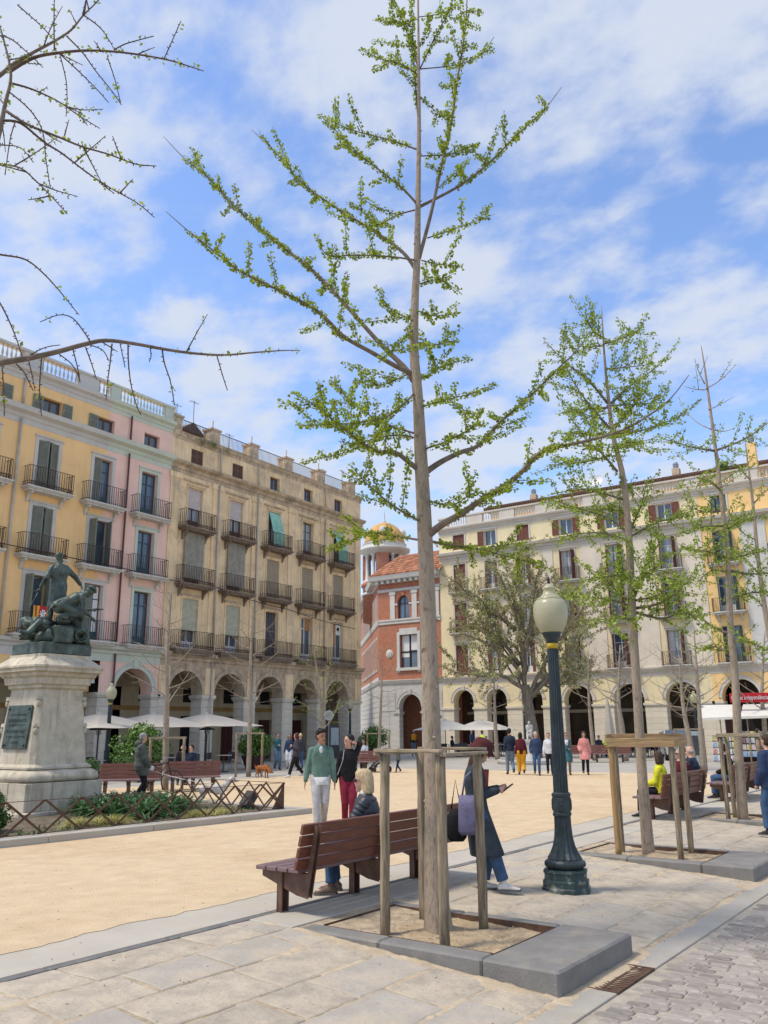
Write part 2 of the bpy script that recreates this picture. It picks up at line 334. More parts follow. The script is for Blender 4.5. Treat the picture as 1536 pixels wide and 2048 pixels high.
M['ironrail_d'] = mat('dark_iron_rail', (0.055, 0.055, 0.052), 0.6)
M['balslab'] = plaster('balcony_slab', (0.60, 0.57, 0.51), streak=0.35, stain=(0.2, 0.17, 0.13), stain_amt=0.4)
M['balslab_o'] = plaster('stained_balcony_slab', (0.25, 0.19, 0.14), var=0.2, streak=0.6, stain=(0.07, 0.055, 0.045), stain_amt=0.6)
M['tealframe'] = mat('teal_window_frame', (0.035, 0.085, 0.095), 0.5)
M['redframe'] = mat('maroon_window_frame', (0.10, 0.03, 0.03), 0.5)
M['pipe_g'] = mat('grey_downpipe', (0.50, 0.46, 0.40), 0.5, metal=.2)
M['pipe_r'] = mat('maroon_downpipe', (0.13, 0.05, 0.045), 0.5)
M['plywood'] = mat('plywood_sheet', (0.40, 0.20, 0.085), 0.8)
M['flagred'] = mat('red_flag_cloth', (0.50, 0.03, 0.035), 0.8)
M['flagyel'] = mat('yellow_flag_cloth', (0.65, 0.42, 0.05), 0.8)

def wall(mb, x0, x1, z0, z1, holes, depth=0.3, y=0.0, mi=0, seg=14):
    xs = {x0, x1}; zs = {z0, z1}
    H = []
    for h in holes:
        a0, a1, b0, b1 = max(h[0], x0), min(h[1], x1), max(h[2], z0), min(h[3], z1)
        arch = len(h) > 4
        if a1 <= a0 or b1 <= b0: continue
        H.append((a0, a1, b0, b1, arch)); xs |= {a0, a1}; zs |= {b0, b1}
    xs = sorted(xs); zs = sorted(zs)
    for i in range(len(xs) - 1):
        j = 0
        while j < len(zs) - 1:
            cx = (xs[i] + xs[i + 1]) / 2; cz = (zs[j] + zs[j + 1]) / 2
            if any(h[0] < cx < h[1] and h[2] < cz < h[3] for h in H): j += 1; continue
            k = j
            while k + 1 < len(zs) - 1 and not any(h[0] < cx < h[1] and h[2] < (zs[k + 1] + zs[k + 2]) / 2 < h[3] for h in H): k += 1
            mb.add([(xs[i], y, zs[j]), (xs[i + 1], y, zs[j]), (xs[i + 1], y, zs[k + 1]), (xs[i], y, zs[k + 1])], [(0, 1, 2, 3)], mi)
            j = k + 1
    for a0, a1, b0, b1, arch in H:
        if arch:
            r = (a1 - a0) / 2; cx = (a0 + a1) / 2; zs_ = b1 - r
            P = [(cx - r * math.cos(PI * t / seg), zs_ + r * math.sin(PI * t / seg)) for t in range(seg + 1)]
            for t in range(seg):
                (ax, az), (bx, bz) = P[t], P[t + 1]
                mb.add([(ax, y, az), (bx, y, bz), (bx, y, b1), (ax, y, b1)], [(0, 1, 2, 3)], mi)
                mb.add([(ax, y, az), (ax, y + depth, az), (bx, y + depth, bz), (bx, y, bz)], [(0, 1, 2, 3)], mi)
            if zs_ > b0:
                for x in (a0, a1): mb.add([(x, y, b0), (x, y + depth, b0), (x, y + depth, zs_), (x, y, zs_)], [(0, 1, 2, 3)], mi)
        else:
            for x in (a0, a1):
                if x0 < x < x1: mb.add([(x, y, b0), (x, y + depth, b0), (x, y + depth, b1), (x, y, b1)], [(0, 1, 2, 3)], mi)
            for z in (b0, b1): mb.add([(a0, y, z), (a0, y + depth, z), (a1, y + depth, z), (a1, y, z)], [(0, 1, 2, 3)], mi)
    return mb

def moulding(mb, x0, x1, prof, mi=0, y=0.0):   # prof: (out, z) list; runs along x, closed at ends
    k = len(prof); vs = [(x0, y - o, z) for o, z in prof] + [(x1, y - o, z) for o, z in prof]
    fs = [(i, i + k, i + 1 + k, i + 1) for i in range(k - 1)]
    vs += [(x0, y + 0.02, prof[0][1]), (x0, y + 0.02, prof[-1][1]), (x1, y + 0.02, prof[0][1]), (x1, y + 0.02, prof[-1][1])]
    fs += [tuple(range(k)) + (2 * k + 1, 2 * k), tuple(range(2 * k - 1, k - 1, -1)) + (2 * k + 2, 2 * k + 3), (k - 1, 2 * k - 1, 2 * k + 3, 2 * k + 1), (0, 2 * k, 2 * k + 2, k)]
    return mb.add(vs, fs, mi)

CACHE = {}
def cached(key, fn):
    if key not in CACHE: CACHE[key] = fn()
    return CACHE[key]
def louvre(w, h, slats=True):
    mb = MB(); t = 0.045
    mb.box(-w / 2, -w / 2 + .06, -t / 2, t / 2, 0, h); mb.box(w / 2 - .06, w / 2, -t / 2, t / 2, 0, h)
    for z in (0, h * .47, h - .07): mb.box(-w / 2 + .06, w / 2 - .06, -t / 2 + .002, t / 2 - .002, z, z + .07)
    mb.box(-w / 2 + .06, w / 2 - .06, .006, .012, .05, h - .05)
    n = int(h / 0.085)
    for i in range(n):
        z = .09 + i * (h - .16) / n
        mb.add([(-w / 2 + .06, -.02, z), (w / 2 - .06, -.02, z), (w / 2 - .06, .006, z + .06), (-w / 2 + .06, .006, z + .06)], [(0, 1, 2, 3)])
    return mb
def shutter(win, x, y, z, w, h, m, ang=0.0, hinge=0):
    me = cached(('lou', round(w, 2), round(h, 2), m), lambda: louvre(w, h).mesh('shutter', M[m]))
    T = Matrix.Translation((x, y, z)) @ Matrix.Rotation(ang, 4, 'Z') @ Matrix.Translation((hinge * w / 2, 0, 0))
    return link('shutter', me, win, M=T)
def blind_mesh(w, h, m, slat=0.07):
    mb = MB(); n = max(3, int(h / slat)); dz = h / n
    for i in range(n):
        z = i * dz
        mb.add([(-w / 2, -.012, z), (w / 2, -.012, z), (w / 2, 0.004, z + dz), (-w / 2, 0.004, z + dz)], [(0, 1, 2, 3)])
    return mb.mesh('blind', M[m])
def window(bld, x, z0, z1, w, trim='greytrim', tw=0.17, frame='white', pane='glass', kind='casement', depth=0.22, **o):
    """a window opening centred at x; everything sits in or on the wall of the building"""
    win = link('window', None, bld, (x, 0, 0))
    h = z1 - z0
    if tw:
        mb = MB(); y0, y1 = -0.045, 0.0
        mb.box(-w / 2 - tw, -w / 2, y0, y1, z0, z1 + tw); mb.box(w / 2, w / 2 + tw, y0, y1, z0, z1 + tw); mb.box(-w / 2, w / 2, y0, y1 - .0, z1, z1 + tw)
        mb.box(-w / 2 - tw - .05, w / 2 + tw + .05, y0 - .05, y1, z1 + tw, z1 + tw + .06)
        mb.build('surround', M[trim], win)
    def fr():
        mb = MB(); y = depth; t = 0.055
        mb.box(-w / 2, -w / 2 + t, y, y + .05, z0, z1); mb.box(w / 2 - t, w / 2, y, y + .05, z0, z1)
        mb.box(-w / 2 + t, w / 2 - t, y, y + .05, z1 - t, z1); mb.box(-w / 2 + t, w / 2 - t, y, y + .05, z0, z0 + t)
        if kind == 'casement':
            mb.box(-.035, .035, y - .005, y + .045, z0 + t, z1 - t)
            if h > 1.6: mb.box(-w / 2 + t, w / 2 - t, y + .002, y + .048, z0 + h * .74, z0 + h * .74 + .05)
            if h > 2: mb.box(-w / 2 + t, w / 2 - t, y + .002, y + .048, z0 + .05, z0 + .5)
        elif kind == 'grid':
            for q in (-.25, 0, .25): mb.box(q * w - .015, q * w + .015, y + .002, y + .045, z0 + t, z1 - t)
            for q in range(1, int(h / .4)): mb.box(-w / 2 + t, w / 2 - t, y + .004, y + .043, z0 + q * .4, z0 + q * .4 + .03)
        return mb.mesh('frame', M[frame])
    link('frame', cached(('fr', w, z0, z1, frame, kind, depth), fr), win)
    link('pane', cached(('pn', w, z0, z1, pane, depth), lambda: MB().box(-w / 2 + .02, w / 2 - .02, depth + .03, depth + .04, z0 + .02, z1 - .02).mesh('pane', M[pane])), win)
    s = o.get('shut')
    if s:
        m, mode = s
        hw = w / 2
        if mode == 'flat':        # folded open against the wall
            shutter(win, -w / 2 - hw / 2 - .03, -.06, z0 + .02, hw, h - .04, m); shutter(win, w / 2 + hw / 2 + .03, -.06, z0 + .02, hw, h - .04, m)
        elif mode == 'ajar':
            shutter(win, -w / 2 + .02, .04, z0 + .02, hw * .96, h - .04, m, math.radians(-38), 1); shutter(win, w / 2 - .02, .04, z0 + .02, hw * .96, h - .04, m, math.radians(24), -1)
        elif mode == 'half':
            shutter(win, -w / 2 + .01, .05, z0 + .02, hw, h - .04, m, math.radians(-80), 1); shutter(win, w / 2 - .01, .05, z0 + .02, hw, h - .04, m, math.radians(80), -1)
        elif mode == 'narrow':
            shutter(win, -w / 2 + w * .13, .06, z0 + .02, w * .26, h - .04, m); shutter(win, w / 2 - w * .13, .06, z0 + .02, w * .26, h - .04, m)
        elif mode == 'left':
            shutter(win, -w / 4, .07, z0 + .02, hw - .02, h - .04, m)
        elif mode == 'closed':
            shutter(win, -w / 4, .07, z0 + .02, hw - .01, h - .04, m); shutter(win, w / 4, .07, z0 + .02, hw - .01, h - .04, m)
        elif mode == 'one_out':
            shutter(win, -w / 2 - hw / 2 - .03, -.06, z0 + .02, hw, h - .04, m)
    if o.get('curt'):
        def cu_():
            mb = MB(); k = 7
            for q in (1, -1):
                for i in range(k):
                    xa, xb = q * (w / 2 - .04 - i * w * .042), q * (w / 2 - .04 - (i + 1) * w * .042); ya, yb = depth + .024 - .016 * (i % 2), depth + .024 - .016 * ((i + 1) % 2)
                    mb.add([(xa, ya, z0 + .06), (xb, yb, z0 + .06), (xb, yb, z1 - .06), (xa, ya, z1 - .06)], [(0, 1, 2, 3)])
            return mb.mesh('curtain', M['white'])
        link('curtain', cached(('cu', w, z0, z1, depth), cu_), win)
    b = o.get('blind')
    if b:
        m, frac, yy, ww = b
        bh = h * frac
        link('blind', cached(('bl', m, round(bh, 2), round(w * ww, 2)), lambda: blind_mesh(w * ww, bh, m)), win, (0, yy, z1 - bh))
    return win

def rail_mesh(w, d, h, m, step=0.125, scroll=False, dens=1):
    mb = MB(); t = .020
    for z in (0.07, h - .02, h * .2 if scroll else .07):
        mb.box(-w / 2, w / 2, -d - .012, -d + .012, z, z + .022)
        for s in (-1, 1): mb.box(s * w / 2 - .012, s * w / 2 + .012, -d, -.0, z + .001, z + .021)
    n = int(w / step)
    for i in range(n + 1):
        x = -w / 2 + i * w / n; mb.box(x - t / 2, x + t / 2, -d - t / 2, -d + t / 2, 0, h)
    k = max(2, int(d / step))
    for i in range(1, k):
        for s in (-1, 1): mb.box(s * w / 2 - t / 2, s * w / 2 + t / 2, -i * d / k - t / 2, -i * d / k + t / 2, 0, h)
    if scroll:
        for i in range(int(w / .07)):
            x = -w / 2 + .035 + i * .07
            for q in (1, -1): mb.tube([(x - q * .05, -d - .012, .08), (x + q * .05, -d - .012, .25)], .006, 3, cap=False)
        for i in range(int(w / .16)):
            x = -w / 2 + .08 + i * .16
            mb.tube([(x + .06 * math.cos(a), -d - .01, .14 + .05 * math.sin(a)) for a in [q * PI / 4 for q in range(9)]], .007, 4, cap=False)
    return mb.mesh('railing', M[m])
def balcony(bld, x, z, w, d=0.6, slab='balslab', rail='ironrail', h=0.98, scroll=True, brackets=True, thick=.2):
    b = link('balcony', None, bld, (x, 0, z))
    def sl():
        mb = MB(); W2 = w / 2 + .08; D = d + .08
        mb.box(-W2, W2, -D, 0.0, -.07, 0); mb.box(-W2 + .05, W2 - .05, -D + .05, 0.0, -thick * .6, -.07); mb.box(-W2 + .12, W2 - .12, -D + .12, 0.0, -thick, -thick * .6)
        return mb.mesh('slab', M[slab])
    link('slab', cached(('sl', w, d, slab, thick), sl), b)
    link('railing', cached(('rl', w, d, rail, h, scroll), lambda: rail_mesh(w, d, h, rail, scroll=scroll)), b)
    if brackets:
        def br():
            mb = MB(); P = [(0, 0), (-d * .8, 0), (-d * .8, -.09), (-d * .45, -.14), (-d * .22, -.28), (-d * .12, -.42), (0, -.5)]
            vs = [(-.06, y, zz) for y, zz in P] + [(.06, y, zz) for y, zz in P]; k = len(P)
            mb.add(vs, [tuple(range(k - 1, -1, -1)), tuple(range(k, 2 * k))] + [(i, (i + 1) % k, (i + 1) % k + k, i + k) for i in range(k)])
            return mb.mesh('bracket', M[slab])
        me = cached(('br', d, slab), br)
        for s in (-1, 1): link('bracket', me, b, (s * (w / 2 - .3), 0, -thick))
    return b
def baluster_mesh(h, m): return cached(('bal', h, m), lambda: MB().lathe([(.045, 0), (.045, .04), (.03, .06), (.065, h * .35), (.05, h * .5), (.025, h * .72), (.04, h * .9), (.045, h)], 6).mesh('baluster', M[m], True))
def balustrade(bld, runs, z0, z1, m, x0, x1, depth=0.3, cap=.12, basez=None):
    mb = MB(); b = basez or (z0 + .12)
    mb.box(x0, x1, -.02, depth, z0, b); mb.box(x0 - .02, x1 + .02, -.06, depth + .04, z1 - cap, z1)
    prev = x0
    for a0, a1 in runs:
        if a0 > prev: mb.box(prev, a0, 0.0, depth - .02, b, z1 - cap)
        prev = a1
    if prev < x1: mb.box(prev, x1, 0.0, depth - .02, b, z1 - cap)
    pr = mb.build('parapet', M[m], bld)
    me = baluster_mesh(z1 - cap - b, m)
    for a0, a1 in runs:
        n = max(2, int((a1 - a0) / .22))
        for i in range(n): link('baluster', me, pr, (a0 + (i + .5) * (a1 - a0) / n, depth / 2 - .02, b))
def block_mesh(w, d, h, m): return cached(('blk', round(w, 3), round(d, 3), h, m), lambda: MB().bbox(-w / 2, w / 2, 0, d, 0.0, h - .006, .014).mesh('stone_block', M[m]))
def pier(bld, x0, x1, z0, z1, m, d=0.85, ch=0.42, y=0.0, core=True):
    n = max(1, round((z1 - z0) / ch)); h = (z1 - z0) / n
    me = block_mesh(x1 - x0, d, round(h, 4), m)
    for i in range(n): link('stone_block', me, bld, ((x0 + x1) / 2, y, z0 + i * h))
def impost(mb, x0, x1, z0, d=0.85, out=.09):
    mb.box(x0 - out * .5, x1 + out * .5, -out * .5, d + out * .5, z0, z0 + .09); mb.box(x0 - out, x1 + out, -out, d + out, z0 + .09, z0 + .24)
def archivolt(bld, x0, x1, zt, m, wd=0.26, out=.05, seg=18):
    r = (x1 - x0) / 2; cx = (x0 + x1) / 2; zs = zt - r; mb = MB(); vs = []
    for t in range(seg + 1):
        a = PI * t / seg; c, s = -math.cos(a), math.sin(a)
        for rr, y in ((r, 0.0), (r, -out), (r + wd * .75, -out), (r + wd * .8, -out - .03), (r + wd, -out - .03), (r + wd, 0.0)): vs.append((cx + rr * c, y, zs + rr * s))
    fs = [(t * 6 + i, (t + 1) * 6 + i, (t + 1) * 6 + i + 1, t * 6 + i + 1) for t in range(seg) for i in range(5)]
    mb.add(vs, fs); mb.box(cx - .13, cx + .13, -out - .06, 0.0, zt - .03, zt + wd + .12)
    mb.build('archivolt', M[m], bld)
def shell(bld, m, x0, x1, z1, depth, roof='tile', z0=5.25):   # sides, back and roof so the house is solid
    mb = MB(); mb.box(x0, x1, .35, depth, z0, z1); mb.box(x0, x1, 5.0, depth, -.02, z0 - .004)
    mb.build('shell', M[m], bld)

def arcade(bld, openings, x0, x1, m_w, m_p, m_arch, zc, zt, zslab, d=0.85, deep=4.2, m_in='inner', doors=True, seed=1, pilz=None):
    """piers of stone blocks, arches, vaulted passage and its back wall with doors"""
    R = random.Random(seed)
    hs = [(a, b, zc + .24, zt, 1) for a, b in openings]
    mb = MB(); wall(mb, x0, x1, zc + .24, zslab, hs, d)
    mb.box(x0 + .01, x1 - .01, d, deep, zslab - .3, zslab - .02); mb.build('arcade_wall', M[m_w], bld)
    edges = [x0] + [e for o in openings for e in o] + [x1]
    for i in range(0, len(edges), 2):
        a, b = edges[i], edges[i + 1]
        if b - a < .2: continue
        pier(bld, a, b, 0.0, zc, m_p, d); im = MB(); impost(im, a, b, zc, d); im.build('impost', M[m_p], bld)
    for a, b in openings: archivolt(bld, a, b, zt, m_arch)
    mb = MB(); dh = []
    for a, b in openings:
        c = (a + b) / 2 + .9
        dh.append((c - .65, c + .65, 0.0, R.choice((2.5, 2.7, 2.9))))
        dh.append((c - .55, c + .55, 3.5, 4.75, 1))
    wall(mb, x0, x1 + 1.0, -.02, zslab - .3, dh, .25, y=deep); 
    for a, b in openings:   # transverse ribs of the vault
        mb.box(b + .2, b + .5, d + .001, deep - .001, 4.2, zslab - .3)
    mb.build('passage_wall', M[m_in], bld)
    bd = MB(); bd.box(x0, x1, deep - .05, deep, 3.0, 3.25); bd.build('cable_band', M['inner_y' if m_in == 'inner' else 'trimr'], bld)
    for h in dh:
        if len(h) == 4:
            dm = MB(); dm.box(h[0], h[1], deep + .2, deep + .24, 0.0, h[3]); n = 3
            for k in range(1, n): dm.box(h[0] + (h[1] - h[0]) * k / n - .02, h[0] + (h[1] - h[0]) * k / n + .02, deep + .17, deep + .2, 0.0, h[3])
            dm.build('door', M[R.choice(('dark', 'redframe', 'dark', 'dgrey'))], bld)
        else:
            MB().box(h[0], h[1], deep + .2, deep + .22, h[2], h[3]).build('fanlight', M['dark'], bld)

def beam_mouldings(bld, items):
    for nm, m, x0, x1, prof in items:
        mb = MB(); moulding(mb, x0, x1, prof); mb.build(nm, M[m], bld)

# ------------------------------------------------------------ left range (faces the viewer's side), plane Y = 35
LY = 35.0
def left_house(name, label, x0, x1, mw, mtrim):
    b = thing(name, label, 'building', (0, LY, 0))
    return b
FL = [(6.1, 8.9), (9.75, 12.15), (12.95, 15.4)]
def trims(b, m, x0, x1, slabm=None):
    beam_mouldings(b, [
        ('string_course', m, x0, x1, [(.02, 5.2), (.02, 5.55), (.1, 5.6), (.1, 5.72), (.3, 5.8), (.34, 5.95), (.0, 5.99)]),
        ('cornice', m, x0, x1, [(.02, 15.95), (.03, 16.2), (.1, 16.25), (.12, 16.4), (.4, 16.5), (.46, 16.72), (.0, 16.8)]),
        ('upper_cornice', m, x0, x1, [(.02, 18.1), (.03, 18.3), (.1, 18.34), (.1, 18.48), (.3, 18.56), (.34, 18.72), (.0, 18.78)])])
YEL = thing('yellow_house', 'yellow plastered corner of the arcaded row with grey shutters, at the left edge', 'building', (0, LY, 0))
PNK = thing('pink_house', 'narrow pink house with pale green cornices between the yellow and the stained ochre house', 'building', (0, LY, 0))
OLD = thing('weathered_house', 'weathered ochre house with rusty balconies, stained walls and chimney piers on the roof', 'building', (0, LY, 0))
ycol = [16.2, 19.42, 22.65, 25.82]
def hole_set(cols, w=1.1, att=1.05):
    hs = []
    for c in cols:
        for a, b in FL: hs.append((c - w / 2, c + w / 2, a, b))
        hs.append((c - att / 2, c + att / 2, 16.85, 17.62))
    return hs
hy = hole_set(ycol); hp = hole_set([25.82, 28.85])
mb = MB(); wall(mb, 14.0, 26.0, 5.24, 18.2, hy, .26); mb.build('wall', M['yellow'], YEL)
mb = MB(); wall(mb, 26.0, 30.3, 5.24, 18.2, hp, .26); mb.build('wall', M['pink'], PNK)
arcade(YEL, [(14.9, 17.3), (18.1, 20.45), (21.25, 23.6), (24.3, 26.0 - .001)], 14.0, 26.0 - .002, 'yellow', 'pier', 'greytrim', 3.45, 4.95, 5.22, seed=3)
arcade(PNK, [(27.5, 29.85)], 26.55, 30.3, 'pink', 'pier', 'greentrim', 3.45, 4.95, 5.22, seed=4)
trims(YEL, 'greytrim', 14.0, 26.0); trims(PNK, 'greentrim', 26.0, 30.3)
balustrade(YEL, [(15, 17.6), (18.4, 20.9), (21.9, 24.0), (25.2, 26.0)], 18.78, 19.7, 'greytrim', 14.0, 26.0)
balustrade(PNK, [(26.6, 29.7)], 18.78, 19.7, 'greentrim', 26.0, 30.3)
shell(YEL, 'yellow', 14.0, 26.0, 18.6, 12); shell(PNK, 'pink', 26.003, 30.3, 18.6, 12); 
for i, c in enumerate(ycol):
    t = 'greytrim'; last = i == 3
    for k, (a, b) in enumerate(FL):
        if last: sh = [('shut_green', 'left'), ('shut_green', 'half'), ('shut_green', 'left')][k]
        else: sh = [('shut_green', 'half'), ('shut_green', 'ajar'), ('shut_green', 'ajar')][k] if i != 1 else ('shut_green', 'ajar')
        window(YEL, c, a, b, 1.1, t, frame='tealframe' if last else 'shut_green', pane='glass' if last else 'glass', shut=sh, curt=(i + k) % 3 == 0)
        balcony(YEL, c, a - .02 + (.0 if k else .02), 2.35, .55, 'balslab', 'ironrail_d' if last else 'ironrail', scroll=not last, brackets=k > 0)
    window(YEL, c, 16.85, 17.62, 1.05, tw=0, frame='shut_brown', pane='glass', shut=('shut_green', 'flat') if not last else ('shut_green', 'one_out'))
for k, (a, b) in enumerate(FL):
    window(PNK, 28.85, a, b, 1.1, 'greentrim', frame='tealframe', pane='glass')
    balcony(PNK, 28.85, a - .02, 2.3, .55, 'balslab', 'ironrail_d', scroll=False, brackets=k > 0)
window(PNK, 28.85, 16.85, 17.62, 1.05, tw=0, frame='shut_brown', pane='glass')
MB().tube([(21.05, -.1, 5.99), (21.05, -.1, 16.15)], .055, 8).build('downpipe', M['pipe_g'], YEL, True)
MB().tube([(21.05, -.09, 16.85), (21.05, -.09, 18.2)], .055, 8).build('downpipe', M['pipe_g'], YEL, True)
for z0, z1 in ((16.82, 18.2), (6.0, 16.1), (.1, 5.6)): MB().tube([(27.33, -.12, z0), (27.33, -.12, z1)], .05, 8).build('downpipe', M['pipe_r'], PNK, True)
MB().box(17.0, 17.9, 1.0, 1.9, 19.0, 21.0).build('chimney', M['oldtrim'], YEL)
fl = MB(); n = 10
for i in range(n):
    for j, (y0, y1, mi) in enumerate(((-.5, -.4, 1), (-.4, -.3, 0), (-.3, -.2, 1), (-.2, .2, 0), (.2, .3, 1), (.3, .4, 0), (.4, .5, 1))):
        z0, z1 = 6.35 + i * .07, 6.35 + (i + 1) * .07
        f = lambda q, z: -.64 - .02 * math.sin(q * 14 + z * 5)
        fl.add([(22.75 + y0, f(y0, z0), z0), (22.75 + y1, f(y1, z0), z0), (22.75 + y1, f(y1, z1), z1), (22.75 + y0, f(y0, z1), z1)], [(0, 1, 2, 3)], mi)
fl2 = fl.mesh('hanging_flag', [M['flagred'], M['flagyel']])
fo = link('hanging_flag', fl2, None, (0, LY, .35), label='red and yellow striped banner hung over the lowest balcony of the yellow house', category='flag')
em = MB()
for a in range(26):
    t = random.random() * 2 * PI; r = random.random() ** .5 * .17; em.ball((22.75 + r * math.cos(t), -.675, 6.7 + r * 1.1 * math.sin(t)), (.03, .008, .035), 6, 4)
em.build('emblem', M['white'], fo)

# weathered house
oc = [32.2, 35.55, 38.95, 42.35, 45.68]
ho = []
for i, c in enumerate(oc):
    ho += [(c - .58, c + .58, 6.1, 8.92), (c - .58, c + .58, 9.75, 12.2), (c - .55, c + .55, 12.95, 15.3), (c - .46, c + .46, 16.78, 17.64)]
mb = MB(); wall(mb, 30.303, 48.35, 5.24, 18.1, ho, .28); mb.build('wall', M['old'], OLD)
oo = [(c - 1.24, c + 1.2) for c in oc]
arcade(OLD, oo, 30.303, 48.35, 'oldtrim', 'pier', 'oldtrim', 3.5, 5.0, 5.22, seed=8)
MB().box(48.0, 48.35, .86, 4.4, 0.0, 5.0).build('passage_end_wall', M['oldtrim'], OLD)
# pilaster strips and sunk panels
mb = MB()
for x in (30.62, 33.88, 37.25, 40.65, 44.02, 47.95):
    mb.box(x - .33, x + .33, -.07, 0.0, 5.99, 15.9); mb.box(x - .42, x + .42, -.11, .0, 15.6, 15.94)
    mb.box(x - .36, x + .36, -.09, 0.0, 3.75, 5.2)
mb.build('pilaster', M['old'], OLD)
for c in oc:
    for w_, z_ in ((.95, 15.62), (.8, 12.42), (.75, 9.1)): MB().box(c - w_, c + w_, -.1, 0.0, z_, z_ + .08).build('window_hood', M['oldtrim'], OLD)
beam_mouldings(OLD, [
    ('string_course', 'oldtrim', 30.303, 48.4, [(.02, 5.2), (.02, 5.5), (.12, 5.56), (.12, 5.7), (.3, 5.78), (.36, 5.96), (.0, 6.0)]),
    ('cornice', 'oldtrim', 30.303, 48.5, [(.02, 15.95), (.03, 16.15), (.12, 16.2), (.14, 16.36), (.38, 16.46), (.44, 16.6), (.0, 16.68)]),
    ('upper_cornice', 'oldtrim', 30.303, 48.4, [(.02, 17.95), (.03, 18.1), (.1, 18.15), (.16, 18.3), (.22, 18.38), (.0, 18.42)])])
for i, c in enumerate(oc):
    if i < 2:
        window(OLD, c, 12.95, 15.3, 1.1, tw=0.1, trim='old', frame='redframe', pane='glass_curt', blind=('blind_pale', .5, .1, .98))
        window(OLD, c, 9.75, 12.2, 1.16, tw=0, frame='shut_brown', pane='dark'); 
        w = OLD.children[-1]; link('blind', cached(('rb', i), lambda: blind_mesh(1.45, 2.6, 'blind_wood', .06)), OLD, (c, -.16, 10.05))
        window(OLD, c, 6.1, 8.92, 1.16, tw=0.1, trim='old', frame='white', pane='glass', blind=('blind_olive', .62, .05, .98))
    else:
        if i == 3: window(OLD, c, 12.95, 15.3, 1.1, tw=0.1, trim='old', frame='shut_brown', pane='glass_curt', kind='casement')
        else:
            window(OLD, c, 12.95, 15.3, 1.1, tw=0.1, trim='old', frame='shut_brown', pane='glass')
            cm = MB()
            for q in range(12):
                xx0, xx1 = c - .52 + q * .087, c - .52 + (q + 1) * .087; y0, y1 = -.1 - .03 * (q % 2), -.1 - .03 * ((q + 1) % 2)
                cm.add([(xx0, y0 - .38, 13.02), (xx1, y1 - .38, 13.02), (xx1, y1 - .36, 13.9), (xx0, y0 - .36, 13.9), (xx1, y1 + .06, 15.25), (xx0, y0 + .06, 15.25)], [(0, 1, 2, 3), (3, 2, 4, 5)])
            cm.build('curtain', M['cloth_mint'], OLD)
        window(OLD, c, 9.75, 12.2, 1.16, tw=0.1, trim='old', frame='shut_brown', pane='dark', blind=('blind_tan', 1.0, .06, .98))
        window(OLD, c, 6.1, 8.92, 1.16, tw=0.1, trim='old', frame='shut_brown' if i == 2 else 'white', pane='glass', kind='grid' if i == 2 else 'casement')
        if i == 3: MB().box(c + .03, c + .55, .2, .21, 8.1, 8.85).build('board', M['plywood'], OLD)
        if i == 4: MB().box(c - .55, c - .02, .2, .21, 7.4, 8.85).build('board', M['plywood'], OLD); MB().box(c + .05, c + .5, .2, .21, 8.1, 8.8).build('notice', M['white'], OLD); MB().lathe([(.0, 0), (.13, 0), (.13, .01), (0, .01)], 16, M=Matrix.Translation((c + .27, .19, 8.5)) @ Matrix.Rotation(PI / 2, 4, 'X')).build('emblem', M['black'], OLD)
    window(OLD, c, 16.78, 17.64, .92, tw=0, frame='shut_brown', pane='glass', kind='casement' if i != 3 else 'grid', shut=('shut_brown', 'closed') if i < 2 else None)
    balcony(OLD, c, 12.88, 2.3, .6, 'balslab_o', 'ironrail', scroll=True); balcony(OLD, c, 9.68, 2.4, .6, 'balslab_o', 'ironrail', scroll=True)
    balcony(OLD, c, 6.12, 2.75, .6, 'balslab_o', 'ironrail', scroll=True, brackets=False, thick=.3)
for x in (33.95, 37.3, 44.05):
    for z0, z1 in ((16.7, 18.1), (6.0, 15.9), (.1, 5.6)):
        MB().tube([(x, -.16, z0), (x, -.16, z1)], .05, 8).build('downpipe', M['pipe_g'] if x != 44.05 else M['oldtrim'], OLD, True)
shell(OLD, 'old', 30.306, 48.35, 18.38, 12)
# chimney piers and roof railing
pm = MB(); pm.box(-.35, .35, 0, .7, 18.4, 19.3); pm.box(-.42, .42, -.06, .76, 19.3, 19.42); pm.tube([(0, .3, 19.4), (0, .3, 20.0)], .04, 6)
pm = pm.mesh('chimney', M['oldtrim'])
for x in (30.7, 33.7, 37.1, 40.45, 43.9, 47.5): link('chimney', pm, OLD, (x, .1, 0))
rr = MB()
for x0, x1 in ((31.1, 33.3), (34.1, 36.7), (37.5, 40.05), (40.9, 43.5), (44.3, 47.1)):
    rr.box(x0, x1, .3, .33, 19.3, 19.34)
    for i in range(int((x1 - x0) / .11)): rr.box(x0 + i * .11, x0 + i * .11 + .016, .305, .325, 18.4, 19.3)
rr.build('roof_railing', M['ironrail_d'], OLD)
hut = MB(); hut.box(31.9, 33.2, 1.0, 2.2, 18.4, 19.1); hut.add([(31.6, .8, 19.0), (32.55, .8, 19.65), (33.5, .8, 19.0), (31.6, 2.4, 19.0), (32.55, 2.4, 19.65), (33.5, 2.4, 19.0)], [(0, 1, 2), (3, 5, 4), (0, 3, 4, 1), (1, 4, 5, 2), (0, 2, 5, 3)])
hut.build('roof_hut', M['shut_brown'], OLD)
for x, h in ((31.0, 1.9), (32.3, 2.5), (35.3, 1.3), (44.7, 1.4), (46.9, 1.9)):
    am = MB(); am.tube([(0, 0, 0), (0, 0, h)], .018, 5); am.tube([(-.35, 0, h - .1), (.35, 0, h - .1)], .01, 4)
    for q in range(5): am.tube([(-.3 + q * .15, -.2 + q * .02, h - .1), (-.3 + q * .15, .2 - q * .02, h - .1)], .006, 4)
    am.build('aerial', M['ironrail_d'], OLD).location = (x, .6, 18.4)
